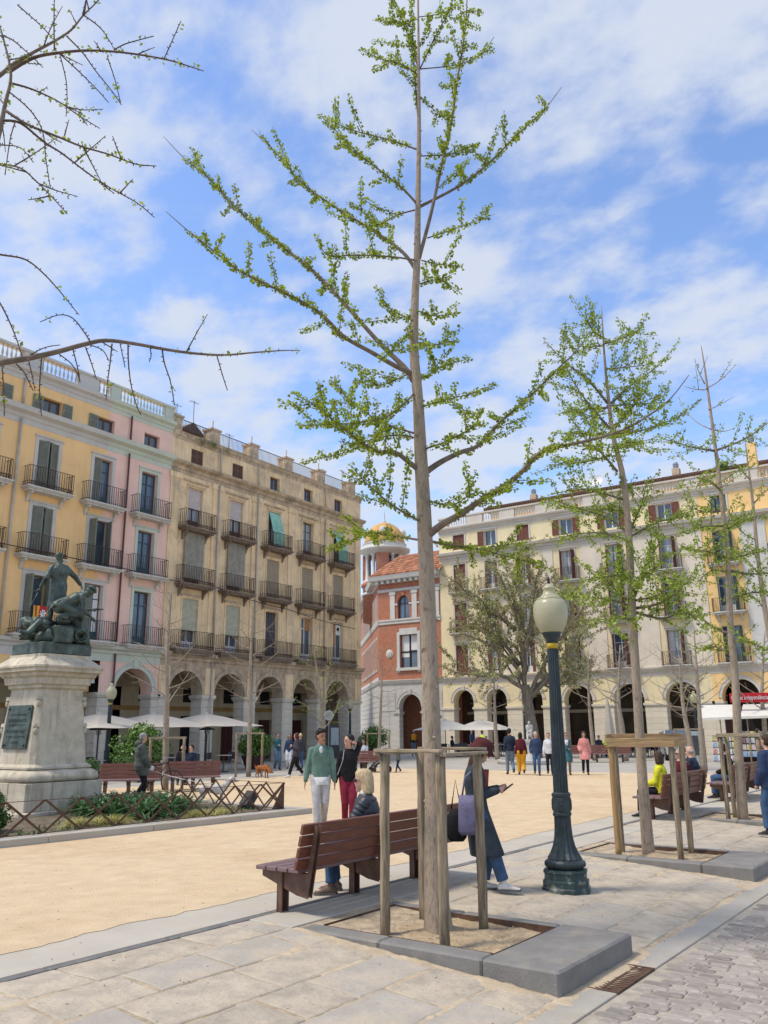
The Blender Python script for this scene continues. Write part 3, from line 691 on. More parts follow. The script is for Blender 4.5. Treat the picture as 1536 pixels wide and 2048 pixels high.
# tufts growing on the ledges
tf = MB()
for x, z, n in ((32.4, 18.15, 120), (33.2, 18.2, 160), (34.4, 18.1, 60), (39.2, 16.75, 60), (30.5, 19.2, 50)):
    for i in range(n):
        c = Vector((x + random.gauss(0, .22), -.3 + random.gauss(0, .1), z + random.gauss(0, .12))); d = Vector((random.gauss(0, 1), random.gauss(0, 1), random.gauss(.3, 1))).normalized() * .1; e = d.orthogonal().normalized() * .035
        tf.add([c - e, c + e, c + d], [(0, 1, 2)])
tf.build('ledge_weeds', M['leaf_hedge'], OLD, kind='stuff')

# ------------------------------------------------------------ right range, plane X = 62, local x = 36.4 - Y
RB = Matrix.Translation((62, 36.4, 0)) @ Matrix.Rotation(-PI / 2, 4, 'Z')
CRM = thing('cream_house', 'long cream house with red-brown shutters and arcade on the right side of the square', 'building', M=RB)
ORG = thing('orange_house', 'orange plastered house with green shutters at the far right, joining the cream one', 'building', M=RB)
rc = [1.98, 4.98, 8.0, 11.75, 15.5, 19.55]; rgo = [23.45, 27.5, 31.5, 35.5]
ropen = [(1.03, 2.9), (4.1, 5.9), (7.2, 8.95), (10.75, 13.0), (14.6, 16.9), (18.45, 20.76)]
gopen = [(22.3, 24.75), (26.3, 28.75), (30.3, 32.75), (34.3, 36.7)]
RFL = [(6.1, 8.6), (9.6, 12.1), (13.05, 15.45)]
def rholes(cs, w):
    hs = []
    for c in cs:
        for a, b in RFL: hs.append((c - w / 2, c + w / 2, a, b))
        hs.append((c - .55, c + .55, 16.75, 18.05))
    return hs
mb = MB(); wall(mb, 0, 22.0, 5.45, 18.25, rholes(rc, 1.15), .28); mb.build('wall', M['cream'], CRM)
mb = MB(); wall(mb, 22.003, 38.0, 5.45, 18.25, rholes(rgo, 1.3), .28); mb.build('wall', M['orange'], ORG)
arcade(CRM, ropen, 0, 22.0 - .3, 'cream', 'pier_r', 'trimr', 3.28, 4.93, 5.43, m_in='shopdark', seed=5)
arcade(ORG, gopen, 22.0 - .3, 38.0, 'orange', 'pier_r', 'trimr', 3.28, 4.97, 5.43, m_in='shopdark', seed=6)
mb = MB()
for x in (6.5, 10.0, 13.65, 17.6, 21.2):
    wd = .5 if x < 12 else .85
    mb.box(x - wd, x + wd, -.05, 0.0, 6.0, 15.75)
mb.build('pilaster', M['beige'], CRM)
mb = MB()
for x in (25.5, 29.5): mb.box(x - .85, x + .85, -.05, 0.0, 6.0, 15.75)
mb.build('pilaster', M['whitestone'], ORG)
for b, x0, x1 in ((CRM, 0, 22.0), (ORG, 22.0, 38.0)):
    beam_mouldings(b, [('string_course', 'trimr', x0 - .001, x1, [(.02, 5.4), (.02, 5.65), (.1, 5.7), (.1, 5.82), (.22, 5.88), (.25, 6.0), (.0, 6.03)]),
        ('cornice', 'trimr', x0 - .001, x1, [(.02, 15.8), (.03, 16.0), (.12, 16.05), (.14, 16.2), (.4, 16.3), (.46, 16.5), (.0, 16.56)]),
        ('upper_cornice', 'trimr', x0 - .001, x1, [(.02, 18.2), (.03, 18.35), (.1, 18.4), (.12, 18.5), (.28, 18.6), (.32, 18.72), (.0, 18.76)])])
balustrade(CRM, [(.9, 2.8), (4.3, 5.9), (7.3, 9.2), (11.2, 13.3), (14.9, 17.3), (18.9, 20.9)], 18.76, 19.75, 'trimr', 0, 22.0)
balustrade(ORG, [(22.3, 24.7), (26.3, 28.6), (30.5, 32.6)], 18.76, 19.75, 'trimr', 22.003, 38.0)
for i, c in enumerate(rc):
    for k, (a, b) in enumerate(RFL):
        sh = ('shut_red', 'narrow') if not (i == 0) else ('shut_red', 'closed')
        window(CRM, c, a, b, 1.15 if i < 3 else 1.15, 'trimr', frame='white', pane='glass_curt' if (i + k) % 2 else 'glass', curt=(i * 3 + k * 2) % 5 in (0, 1, 3), shut=sh if i < 1 else ('shut_red', 'narrow') if i < 3 else ('shut_red', 'half'), tw=.14)
        if k or i > 2: balcony(CRM, c, a - .02, 1.75 if i < 3 else 2.0, .5, 'balslab', 'ironrail', scroll=False, brackets=k > 0)
    window(CRM, c, 16.75, 18.05, 1.1, 'trimr', frame='white', pane='glass', tw=.12, shut=('shut_red', 'flat') if i > 2 else (('shut_red', 'closed') if i in (0, 2) else ('shut_red', 'one_out')))
for i, c in enumerate(rgo[:3]):
    for k, (a, b) in enumerate(RFL):
        window(ORG, c, a, b, 1.3, 'trimr', frame='white' if k == 1 else 'shut_dgreen', pane='glass', shut=('shut_dgreen', 'half'), tw=.0)
        balcony(ORG, c, a - .02, 2.1, .5, 'balslab', 'ironrail_d', scroll=False, brackets=k > 0)
    window(ORG, c, 16.75, 18.05, 1.1, 'trimr', frame='shut_dgreen', pane='glass', tw=.12, shut=('shut_dgreen', 'narrow'))
shell(CRM, 'cream', 0.003, 22.0, 18.7, 14, z0=5.5); shell(ORG, 'orange', 22.003, 38.0, 18.7, 14, z0=5.5)
# penthouse with tiled eave, awning strips, flues
pt = MB(); pt.box(3.4, 37, 3.4, 12, 18.7, 20.6); pt.build('penthouse', M['yellow'], CRM)
pt = MB(); pt.box(3.0, 37, 2.9, 12.5, 20.6, 20.78); pt.box(3.2, 37, 3.1, 12, 20.78, 21.0)
for i in range(170): pt.box(3.05 + i * .2, 3.17 + i * .2, 2.8, 3.6, 20.74, 20.86)
pt.build('eave', M['shut_brown'], CRM)
pt = MB(); pt.box(3.5, 30, 3.33, 3.4, 20.0, 20.6); pt.build('fascia', M['trimr'], CRM)
def flue(b, x, y, z, h, m='oldtrim', n=3):
    mb = MB(); mb.box(-.28, .28, -.28, .28, 0, h, 0)
    for i in range(n): mb.lathe([(.24, h + i * .17), (.24, h + .06 + i * .17), (.18, h + .08 + i * .17), (.18, h + .17 + i * .17)], 10, 1)
    link('chimney', mb.mesh('chimney', [M[m], M['steel']]), b, (x, y, z))
flue(CRM, 7.2, 4.5, 20.7, 1.1); flue(CRM, 10.9, 5, 20.8, .9, 'brick'); flue(CRM, 11.6, 5, 20.8, .6, 'brick', 2); flue(CRM, 19.6, 4.5, 20.7, 1.2); flue(ORG, 25.9, 1.4, 18.9, 3.0, 'yellow', 3)
sat = MB()
for i in range(2): pass
sat.lathe([(.02, -.12), (.25, -.08), (.45, .0), (.5, .06), (.46, .02), (.25, -.05), (.02, -.09)], 16, M=Matrix.Translation((13.2, 4, 21.9)) @ Matrix.Rotation(math.radians(70), 4, 'X')); sat.tube([(13.2, 4.2, 20.8), (13.2, 4.1, 21.9)], .03, 6)
sat.build('satellite_dish', M['white'], CRM)
# agave pot on the roof edge
ag = MB()
for i in range(90):
    t = i * 2.39996; e = .15 + 1.1 * (i / 90); r = .9; d = Vector((math.cos(t) * math.cos(e), math.sin(t) * math.cos(e), math.sin(e)))
    s = Vector((-math.sin(t), math.cos(t), 0)) * .05; o = Vector((23.9, .7, 19.9))
    ag.add([o - s, o + s, o + d * r * .6 + s * .8, o + d * r, o + d * r * .6 - s * .8], [(0, 1, 2, 3, 4)])
link('roof_agave', ag.mesh('roof_agave', M['leaf_hedge']), None, M=RB, label='spiky agave on the roof balustrade of the orange house', category='plant')

# ------------------------------------------------------------ brick post building between the two ranges
BRK = thing('brick_building', 'red brick building with white stone bands, arched windows and an ochre domed corner tower', 'building', M=Matrix.Translation((62, 42.87, 0)) @ Matrix.Rotation(-PI / 2, 4, 'Z'))
bw = 6.46
mb = MB(); wall(mb, 0, bw, 6.0, 15.0, [(2.25, 4.1, 7.0, 9.85), (2.05, 3.3, 11.3, 13.35, 1), (4.35, 5.6, 11.3, 13.35, 1)], .3); mb.build('wall', M['brick'], BRK)
mb = MB(); wall(mb, 0, bw, 5.0, 5.7, [], .3); wall(mb, 0, bw, 3.3, 5.0, [(2.1, 4.35, 3.3, 4.75, 1)], .6); mb.build('stone_wall', M['basestone'], BRK)
for i in range(8):
    z = .0 + i * .415
    for a, b in ((0.0, 1.05), (1.06, 2.1), (4.35, 5.4), (5.41, 6.46)):
        if i % 2: a, b = (a, b)
        link('stone_block', block_mesh(b - a, .6, .41, 'basestone'), BRK, ((a + b) / 2, 0, z))
for i in range(4):
    z = 3.34 + i * .415
    for a, b in ((0.02, .95), (.96, 1.75), (4.75, 5.6), (5.62, 6.44)): link('stone_block', block_mesh(b - a, .05, .41, 'basestone'), BRK, ((a + b) / 2, -.04, z))
archivolt(BRK, 2.1, 4.35, 4.75, 'basestone', .3)
for a_, b_ in ((1.6, 2.1), (4.35, 4.85)): mb = MB(); impost(mb, a_, b_, 3.05, .6); mb.build('impost', M['basestone'], BRK)
MB().box(-.3, bw, 3.2, 3.3, -.02, 5.6).build('passage_wall', M['brick'], BRK)
MB().box(3.3, 4.2, 3.1, 3.2, 0, 3.0).build('door', M['glass'], BRK)
beam_mouldings(BRK, [('string_course', 'basestone', -.12, bw, [(.02, 5.62), (.1, 5.7), (.18, 5.95), (.0, 6.0)]), ('stone_band', 'whitestone', -.08, bw, [(.02, 10.85), (.08, 10.88), (.08, 11.1), (.14, 11.14), (.14, 11.28), (.0, 11.3)]),
    ('upper_band', 'whitestone', -.05, bw, [(.02, 13.75), (.07, 13.78), (.07, 14.0), (.0, 14.02)]),
    ('cornice', 'whitestone', -.7, bw, [(.02, 14.55), (.06, 14.6), (.1, 14.75), (.62, 14.8), (.7, 15.1), (.74, 15.2), (.0, 15.25)])])
mb = MB()
for i in range(11): mb.box(.0 + i * .6, .28 + i * .6, -.5, 0, 14.5, 14.79)
mb.build('modillion', M['whitestone'], BRK)
for x in (1.55, 3.85, 6.1):
    mb = MB(); mb.box(x - .25, x + .25, -.09, 0, 11.3, 13.45); mb.box(x - .33, x + .33, -.13, 0, 13.45, 13.72); mb.build('pilaster', M['whitestone'], BRK)
for c in (2.67, 4.97):
    w = link('window', None, BRK, (c, 0, 0)); MB().box(-.58, .58, .25, .27, 11.3, 13.3).build('pane', M['glass'], w); MB().box(-.03, .03, .2, .25, 11.3, 13.3).box(-.6, .6, .2, .245, 12.6, 12.68).build('frame', M['dgrey'], w)
    archivolt(BRK, c - .62, c + .62, 13.35, 'brick', .16); mb = MB(); mb.box(c - .95, c - .6, -.07, 0, 12.5, 12.66); mb.box(c + .6, c + .95, -.07, 0, 12.5, 12.66); mb.build('springer', M['whitestone'], BRK)
w = link('window', None, BRK, (3.17, 0, 0)); mb = MB(); mb.box(-1.2, -.92, -.08, 0, 6.6, 10.1); mb.box(.92, 1.2, -.08, 0, 6.6, 10.1); mb.box(-.92, .92, -.08, 0, 9.85, 10.4); mb.box(-1.25, 1.25, -.16, 0, 6.75, 7.0); mb.build('surround', M['whitestone'], w)
MB().box(-.9, .9, .28, .3, 7.0, 9.85).build('pane', M['glass'], w); MB().box(-.06, .06, .2, .27, 7.0, 9.85).box(-.92, .92, .2, .265, 8.3, 8.42).build('frame', M['black'], w); MB().box(-.85, -.08, .24, .26, 7.9, 9.8).box(.1, .85, .24, .26, 8.5, 9.8).build('blind', M['white'], w)
MB().lathe([(.0, -.05), (.34, -.03), (.38, .0), (.3, .03), (.25, .09), (.0, .1)], 18, M=Matrix.Translation((1.15, -.02, 8.27)) @ Matrix.Rotation(PI / 2, 4, 'X')).ball((1.15, -.11, 8.3), (.14, .05, .2), 8, 6).build('medallion', M['whitestone'], BRK)
shell(BRK, 'brick', .3, bw, 14.5, 13, z0=5.6)
# side wall along the street
sd = ray(591, 1440); sd = Vector((sd.x, sd.y, 0)).normalized(); loc = BRK.matrix_world if False else (Matrix.Translation((62, 42.87, 0)) @ Matrix.Rotation(-PI / 2, 4, 'Z'))
dl = (loc.inverted().to_3x3() @ sd); ang = math.atan2(dl.y, dl.x)
SM = Matrix.Rotation(ang + PI, 4, 'Z')       # local x runs back toward the corner
SW = 22.0
def side(mbm, nm, m): mbm.v = [tuple(SM @ Vector(p)) for p in mbm.v]; return mbm.build(nm, M[m], BRK)
wins = [(-1.8 - i * 1.5, -1.25 - i * 1.5) for i in range(12)]
side(wall(MB(), -SW, 0, 6.0, 15.0, [(a, b, 7.2, 9.6) for a, b in wins] + [(a, b, 11.4, 13.4, 1) for a, b in wins], .3), 'wall', 'brick')
side(wall(MB(), -SW, 0, 0, 6.0, [(a, b, 1.4, 4.4, 1) for a, b in wins[::2]], .3), 'stone_wall', 'basestone')
side(MB().box(-SW, 0, .31, .33, 0, 14.9), 'pane', 'glass')
for prof, nm in (([(.02, 5.62), (.1, 5.7), (.18, 5.95), (.0, 6.0)], 'string_course'), ([(.02, 10.85), (.08, 10.88), (.14, 11.14), (.14, 11.28), (.0, 11.3)], 'stone_band'), ([(.02, 14.55), (.1, 14.75), (.62, 14.8), (.74, 15.2), (.0, 15.25)], 'cornice')):
    q = MB(); moulding(q, -SW, .1, prof); side(q, nm, 'whitestone')
q = MB()
for a, b in wins: q.box(b, b + .1, -.07, 0, 7.0, 9.7); q.box(a - .1, b + .1, -.08, 0, 9.7, 9.95); q.box(a - .1, b + .1, -.1, 0, 6.85, 7.1); q.box(b + .3, b + .6, -.08, 0, 11.3, 13.7)
q.box(-SW, 0, -.07, 0, 6.02, 6.3); side(q, 'pilaster', 'whitestone')
q = MB()
for i in range(12): q.box(-SW, 0, -.015, 0, .1 + i * .46, .48 + i * .46)
side(q, 'stone_course', 'basestone')
# tiled roof
q = MB(); n = 26
for i in range(n):
    x = -.4 + i * (bw + .8) / n
    for j in range(9):
        y0 = -.65 + j * .55; z0 = 15.2 + j * .3
        q.tube([(x, y0, z0 + .03), (x, y0 + .6, z0 + .33)], [.13, .11], 6)
q.add([(-.7, -.7, 15.2), (bw + .4, -.7, 15.2), (bw + .4, 4.6, 18.0), (-.7, 4.6, 18.0)], [(0, 1, 2, 3)])
q.build('roof', M['tile'], BRK)
# domed corner tower

tc = at(770, 1200, (Vector((68, 46.6, 0)).dot(FWD))); tl = loc.inverted() @ Vector((tc.x, tc.y, 0)); tl.z = -2.0
tr = 2.15
q = MB(); q.lathe([(tr * 1.02, 14), (tr * 1.02, 17.4), (tr * 1.1, 17.5), (tr * 1.1, 17.75), (tr * .98, 17.8)], 24); q.build('tower_drum', M['brick'], BRK, True).location = tl
q = MB(); q.lathe([(tr * 1.06, 16.55), (tr * 1.06, 16.8)], 24); q.lathe([(tr * .98, 17.75), (tr * 1.04, 17.8), (tr * 1.04, 18.0)], 24); q.build('tower_band', M['whitestone'], BRK, True).location = tl
for k in range(12):
    a = k * PI / 6; q = MB()
    if k % 3 == 0: q.box(-.62, .62, -.25, .25, 18.0, 20.6); me, nm = q.mesh('tower_pier', M['brick']), 'tower_pier'
    else: q.lathe([(.24, 18.0), (.24, 18.15), (.17, 18.2), (.15, 20.35), (.22, 20.45), (.24, 20.6)], 10); me, nm = q.mesh('column', M['whitestone'], True), 'column'
    o = link(nm, me, BRK, tl + Vector((math.sin(a + .5) * tr * .88, -math.cos(a + .5) * tr * .88, 0)), a + .5)
q = MB(); q.lathe([(tr * .98, 20.6), (tr * 1.0, 20.9), (tr * 1.18, 21.0), (tr * 1.2, 21.25), (tr * 1.0, 21.3), (tr * 1.0, 21.7), (tr * 1.04, 21.75), (tr * .95, 21.85)], 24); q.build('entablature', M['whitestone'], BRK, True).location = tl
q = MB(); q.lathe([(tr * .95 * math.cos(t * PI / 20) + .01, 21.8 + tr * 1.05 * math.sin(t * PI / 20)) for t in range(11)], 24); q.build('dome', M['dome'], BRK, True).location = tl
q = MB(); q.lathe([(.2, 23.9), (.28, 24.1), (.1, 24.3), (.06, 24.9), (.01, 25.6)], 8); 
for k in range(4): q.ball((math.sin(k * PI / 2 + .5) * tr * .86, -math.cos(k * PI / 2 + .5) * tr * .86, 22.9), (.34, .34, .45), 8, 6)
q.build('finial', M['whitestone'], BRK, True).location = tl
MB().lathe([(.9, 18), (.9, 20.6)], 12).build('stair_core', M['glass'], BRK).location = tl
# pale house further down the street
PH = thing('pale_street_house', 'pale stone house down the side street beside the weathered house', 'building', (59.5, 52, 0), math.radians(-12))
mb = MB(); wall(mb, -4, 5, 0, 14.6, [(-3 + i * 2, -2 + i * 2, 3 + j * 3.6, 5.2 + j * 3.6) for i in range(4) for j in range(3)], .3); mb.box(-4, 5, .31, 9, 0, 14.6); mb.build('wall', M['whitestone'], PH)
mb = MB(); moulding(mb, -4.2, 5.2, [(.02, 14.0), (.1, 14.1), (.5, 14.3), (.55, 14.6), (0, 14.7)]); mb.build('cornice', M['trimr'], PH)
for i in range(4):
    for j in range(3): MB().box(-3 + i * 2, -2 + i * 2, .2, .22, 3 + j * 3.6, 5.2 + j * 3.6).build('window', M['glass'], PH)
# overhead cable along the facades
cb = MB()
pts = [Vector((14, LY - .35, 10.35)), Vector((27, LY - .35, 9.9)), Vector((33.8, LY - .4, 9.75)), Vector((40, LY - .35, 9.2)), Vector((48.3, LY - .3, 8.6))]
P2 = []
for a, b in zip(pts, pts[1:]):
    for t in range(8): q = a.lerp(b, t / 8); q.z -= .12 * math.sin(PI * t / 8); P2.append(q)
cb.tube(P2, .022, 5); cb.build('overhead_cable', M['black'], None, label='black cable strung along the fronts of the left houses', category='cable')
# ------------------------------------------------------------ ground, paving, kerbs
def quad(name, pts, m, **k):
    return MB().add(pts, [tuple(range(len(pts)))]).build(name, M[m], None, **k)
def strip_grid(name, f, us, vs, m, **k):
    mb = MB(); n = len(vs)
    P = [tuple(f(u, v)) for u in us for v in vs]
    mb.add(P, [(i * n + j, (i + 1) * n + j, (i + 1) * n + j + 1, i * n + j + 1) for i in range(len(us) - 1) for j in range(n - 1)])
    return mb.build(name, M[m], None, **k)
S = 'structure'
quad('ground', [(-1500, -1500, -.32), (1500, -1500, -.32), (1500, 1500, -.32), (-1500, 1500, -.32)], 'asphalt', kind=S)
# plaza level sheet (north of the flagstones)
def nv(x): return list(x)
strip_grid('plaza_paving', lambda u, v: NP(u, v, -.008), [-40, 0, 40, 110], [1.06, 10, 40, 90], 'asphalt', kind=S)
# packed sand of the square: irregular near edge
mb = MB(); near = []; N_ = 420
for i in range(N_ + 1):
    u = -14 + i * 42 / N_; near.append(NP(u, 2.50 + .10 * mnoise.noise(Vector((u * .9, 3, 0))) + .06 * mnoise.noise(Vector((u * 4, 7, 0))) + .05 * mnoise.noise(Vector((u * 13, 1, 0)))))
far = [NP(28.3, 2.55), Vector((35.3, 12, 0)), Vector((35.0, 24.0, 0)), Vector((26.9, 23.6, 0)), Vector((20, 23.9, 0)), Vector((-20, 25, 0))]
mb.add([(p.x, p.y, 0.0) for p in near + far], [tuple(range(len(near) + len(far)))]); mb.build('sand_square', M['sand'], None, kind=S)
# concrete path between the sand and the dark strip
strip_grid('concrete_path', lambda u, v: NP(u, v, -.004), [-40, -10, 0, 10, 30, 60], [1.79, 2.9], 'concrete', kind=S)
DS = thing('dark_kerb_strip', 'dark flush stone strip between the flagstones and the pale concrete path', 'kerb'); DS['kind'] = S; 
del DS['category']
for i in range(34):
    u0 = -9 + i * 1.2
    link('kerb_stone', cached('dks', lambda: MB().bbox(0, 1.19, -.055, .055, -.1, .008, .004).mesh('kerb_stone', M['darkstrip'])), DS, NP(u0, 1.73), TH)
# flagstone pavement on a sloping bed; joint bed first
PAV = link('pavement', None, None, kind=S)
PAV['label'] = 'uneven beige and grey flagstone pavement with sandy joints sloping to the street'
o = strip_grid('joint_bed', lambda u, v: NP(u, v, -.005, True), [-10, -5, 0, 5, 10, 20, 40], [-1.9, -1.2, -.5, .2, 1.05, 1.68], 'joint'); o.parent = PAV
R = random.Random(11)
def in_block(u, v):
    for k in range(5):
        a = 5.95 * k
        if a - .86 < u < a + .76 and v < 1.08: return True
    return False
rows = [-1.6, -1.1, -.52, .02, .6, 1.12, 1.68]
for ri in range(6):
    v0, v1 = rows[ri], rows[ri + 1]
    u = -6.6 + R.random()
    while u < 25:
        w = R.uniform(.55, 1.25); u1 = u + w
        segs = [(u, u1)]
        for k in range(5):
            a0, a1 = 5.95 * k - .86, 5.95 * k + .76; new = []
            for s0, s1 in segs:
                if v0 > 1.1 or s1 <= a0 or s0 >= a1: new.append((s0, s1)); continue
                if s0 < a0: new.append((s0, a0))
                if s1 > a1: new.append((a1, s1))
            segs = new
        for s0, s1 in segs:
            if s1 - s0 < .12: continue
            # irregular outline
            g = .007; pts = []
            nU = 5; top = R.uniform(-.001, .006); tilt = R.uniform(-.004, .004)
            def edge(a, b, fixed, horiz, sgn):
                out = []
                for i in range(nU):
                    t = a + (b - a) * i / nU; wv = .022 * mnoise.noise(Vector((t * 3.1, fixed * 5.7, 1.3 if horiz else 8.8))) - R.random() * .008
                    out.append((t, fixed - sgn * (g - wv * 1.0)) if horiz else (fixed - sgn * (g - wv), t))
                return out
            loop = edge(s0 + g, s1 - g, v0, True, -1) + edge(v0 + g, v1 - g, s1, False, 1) + edge(s1 - g, s0 + g, v1, True, 1) + edge(v1 - g, v0 + g, s0, False, -1)
            cu, cv = (s0 + s1) / 2, (v0 + v1) / 2; k = len(loop); mb = MB()
            V0 = [NP(a, b, -.03, True) for a, b in loop]; 
            V1 = [NP(a, b, top - .006 + tilt * (a - cu), True) for a, b in loop]
            V2 = [NP(cu + (a - cu) * .965, cv + (b - cv) * .955, top + tilt * (a - cu), True) for a, b in loop]
            C = NP(cu, cv)
            vs = [p - C for p in V0 + V1 + V2] + [NP(cu, cv, top, True) - C]
            fs = [(i, (i + 1) % k, (i + 1) % k + k, i + k) for i in range(k)] + [(k + i, k + (i + 1) % k, 2 * k + (i + 1) % k, 2 * k + i) for i in range(k)] + [(2 * k + i, 2 * k + (i + 1) % k, 3 * k) for i in range(k)]
            grey = R.random() < .28
            mb.add(vs, fs); ob = mb.build('flagstone', M['flag_grey' if grey else 'flag'], PAV); ob.location = C
        u = u1
# patches of drifted sand beside the raised tree kerbs
def drift(u0, u1, v0, v1, f, amp=.016, nu=110, nv=26, seed=0):
    """a thin sheet of sand whose wavy surface dips under the stones, so its outline is ragged"""
    mb = MB(); vs = []
    for i in range(nu + 1):
        for j in range(nv + 1):
            u = u0 + (u1 - u0) * i / nu; v = v0 + (v1 - v0) * j / nv; q = Vector((u, v, seed))
            h = f(u, v) + amp * (mnoise.noise(q * 2.2) + .6 * mnoise.noise(q * 7) + .4 * mnoise.noise(q * 19))
            e = min(i, nu - i, j, nv - j); h = min(h, .02) if e > 0 else -.02
            vs.append(NP(u, v, h, True))
    mb.add(vs, [(i * (nv + 1) + j, (i + 1) * (nv + 1) + j, (i + 1) * (nv + 1) + j + 1, i * (nv + 1) + j + 1) for i in range(nu) for j in range(nv)])
    o = mb.build('drifted_sand', M['spill'], None, True); o['kind'] = 'stuff'; o['label'] = 'sand drifted in ragged patches over the flagstones'; return o
for k in range(3):
    b = 5.95 * k; n = 1.0 if k == 0 else .5
    drift(b - 1.7, b - .79, -1.75, 1.5, lambda u, v: .010 - .050 * max(0, (b - .80) - u) ** .8 - .002, nu=int(34 * n), nv=int(120 * n), seed=k)
    drift(b + .73, b + 1.6, -1.7, 1.2, lambda u, v: .008 - .050 * max(0, u - (b + .74)) ** .8 - .002, nu=int(34 * n), nv=int(110 * n), seed=k + 5)
    drift(b - .95, b + .95, -1.9, -1.58, lambda u, v: -.001, nu=int(70 * n), nv=14, amp=.006, seed=k + 9)
for j, vv in enumerate((-1.1, -.52, .02, .6, 1.12)):
    drift(-6.5, 13, vv - .16, vv + .16, lambda u, v: -.004 - .06 * abs(v - vv), amp=.013, nu=420, nv=10, seed=20 + j)
drift(-6.5, 13, -1.72, -1.45, lambda u, v: -.006, amp=.012, nu=420, nv=8, seed=40)
drift(-6.5, 13, 1.2, 1.8, lambda u, v: -.006, amp=.010, nu=420, nv=12, seed=41)
# gutter
GU = link('gutter', None, None, kind=S); GU['label'] = 'band of smooth grey gutter stones along the cobbled street'
u = -4.9
i = 0
while u < 30:
    w = 1.3
    if not (-.45 < u + w / 2 < .45) or True:
        segs = [(u, u + w - .006)]
        if u < .42 and u + w > -.42:
            segs = [(u, -.43)] if u < -.43 else []
            if u + w > .43: segs.append((.43, u + w - .006))
        for a, b in segs:
            if b - a < .05: continue
            c = NP(a, -1.755, 0, True)
            link('gutter_stone', MB().bbox(0, b - a, -.148, .148, -.12, .002, .004).mesh('gutter_stone', M['gutter']), GU, c, TH)
    u += w
# drain grate
DR = thing('drain_grate', 'rusty drain grate with slanted bars in the gutter by the raised kerb', 'drain', NP(0, -1.755, .0, True), TH)
MB().box(-.42, .42, -.15, .15, -.14, -.06).build('pit', M['black'], DR)
mb = MB(); mb.box(-.42, .42, -.15, -.125, -.06, .004); mb.box(-.42, .42, .125, .15, -.06, .004); mb.box(-.42, -.395, -.125, .125, -.06, .004); mb.box(.395, .42, -.125, .125, -.06, .004); mb.box(-.395, .395, -.012, .012, -.06, .003); mb.build('frame', M['rust'], DR)
bar = MB().box(-.012, .012, -.06, .06, -.05, .001).mesh('bar', M['rust'])
for i in range(15):
    for s in (-1, 1): o = link('bar', bar, DR, (-.36 + i * .0515, s * .068, 0), s * math.radians(-18))
# cobbled street
ST = link('street', None, None, kind=S); ST['label'] = 'cobbled street of worn oblong setts beside the gutter'
o = strip_grid('sett_bed', lambda u, v: NP(u, v, -.004, True), [-12, 0, 20, 60, 140], [-14, -8, -4, -1.9], 'cobjoint'); o.parent = ST
cand = []
u = -3.4
while u < 22:                                   # courses run across the street
    v = -1.925 - R.random() * .12
    while v > -6.2:
        w = R.uniform(.13, .27); c = NP(u + R.uniform(-.005, .005), v - w / 2, R.uniform(-.003, .003), True)
        q = RT.transposed() @ (c - Vector((0, 0, CAMZ)))
        if q.z < -1:
            px = 768 - F_PX * q.x / q.z; py = 1024 + F_PX * q.y / q.z
            if -30 < px < 1620 and py < 2130: cand.append((-q.z, c, w, R.random()))
        v -= w + .013
    u += .119
cand.sort(key=lambda t: t[0])
def cob(w, s, seed):
    Rr = random.Random(seed); mb = MB(); hw, hh = w / 2, .0535; c = .018; q = lambda: Rr.uniform(-.007, .003)
    base = [(-hw + c, -hh), (0, -hh), (hw - c, -hh), (hw, -hh + c), (hw, hh - c), (hw - c, hh), (0, hh), (-hw + c, hh), (-hw, hh - c), (-hw, -hh + c)]
    base = [(x + q() * (1 if x > 0 else -1), y + q() * (1 if y > 0 else -1)) for x, y in base]; n = len(base); rings = []; tz = Rr.uniform(-.002, .002)
    for (f, g, z) in ((1, 1, -.03), (1, 1, -.003), (.96, .88, .002), (.8, .6, .004)):
        for x, y in base: rings.append((x * f, y * g, z + tz * x * 8 * (z > 0)))
    vs = rings + [(0, 0, .0045)]; fs = [(k * n + i, k * n + (i + 1) % n, (k + 1) * n + (i + 1) % n, (k + 1) * n + i) for k in range(3) for i in range(n)] + [(3 * n + i, 3 * n + (i + 1) % n, 4 * n) for i in range(n)]
    return mb.add(vs, fs)
cobm = [cob(.2, .05, s).mesh('sett', M['cobble'], True) for s in range(12)]
for i, (d, c, w, rr) in enumerate(cand[:300]):
    o = link('sett', cobm[int(rr * 12)], ST, c + Vector((0, 0, (rr - .5) * .006)), TH + PI / 2 + (rr - .5) * .08); o.scale = (w / .2, 1, 1)
mb = MB(); cb_ = [cob(.2, .05, s) for s in range(6)]
for d, c, w, rr in cand[300:9000]:
    if d > 24: continue
    s = cb_[int(rr * 6)]; mb.add(s.v, s.f, 0, Matrix.Translation(c) @ Matrix.Rotation(TH + PI / 2 + (rr - .5) * .08, 4, 'Z') @ Matrix.Diagonal((w / .2, 1, 1, 1)))
mb.build('sett_field', M['cobble'], ST, True, kind='stuff')
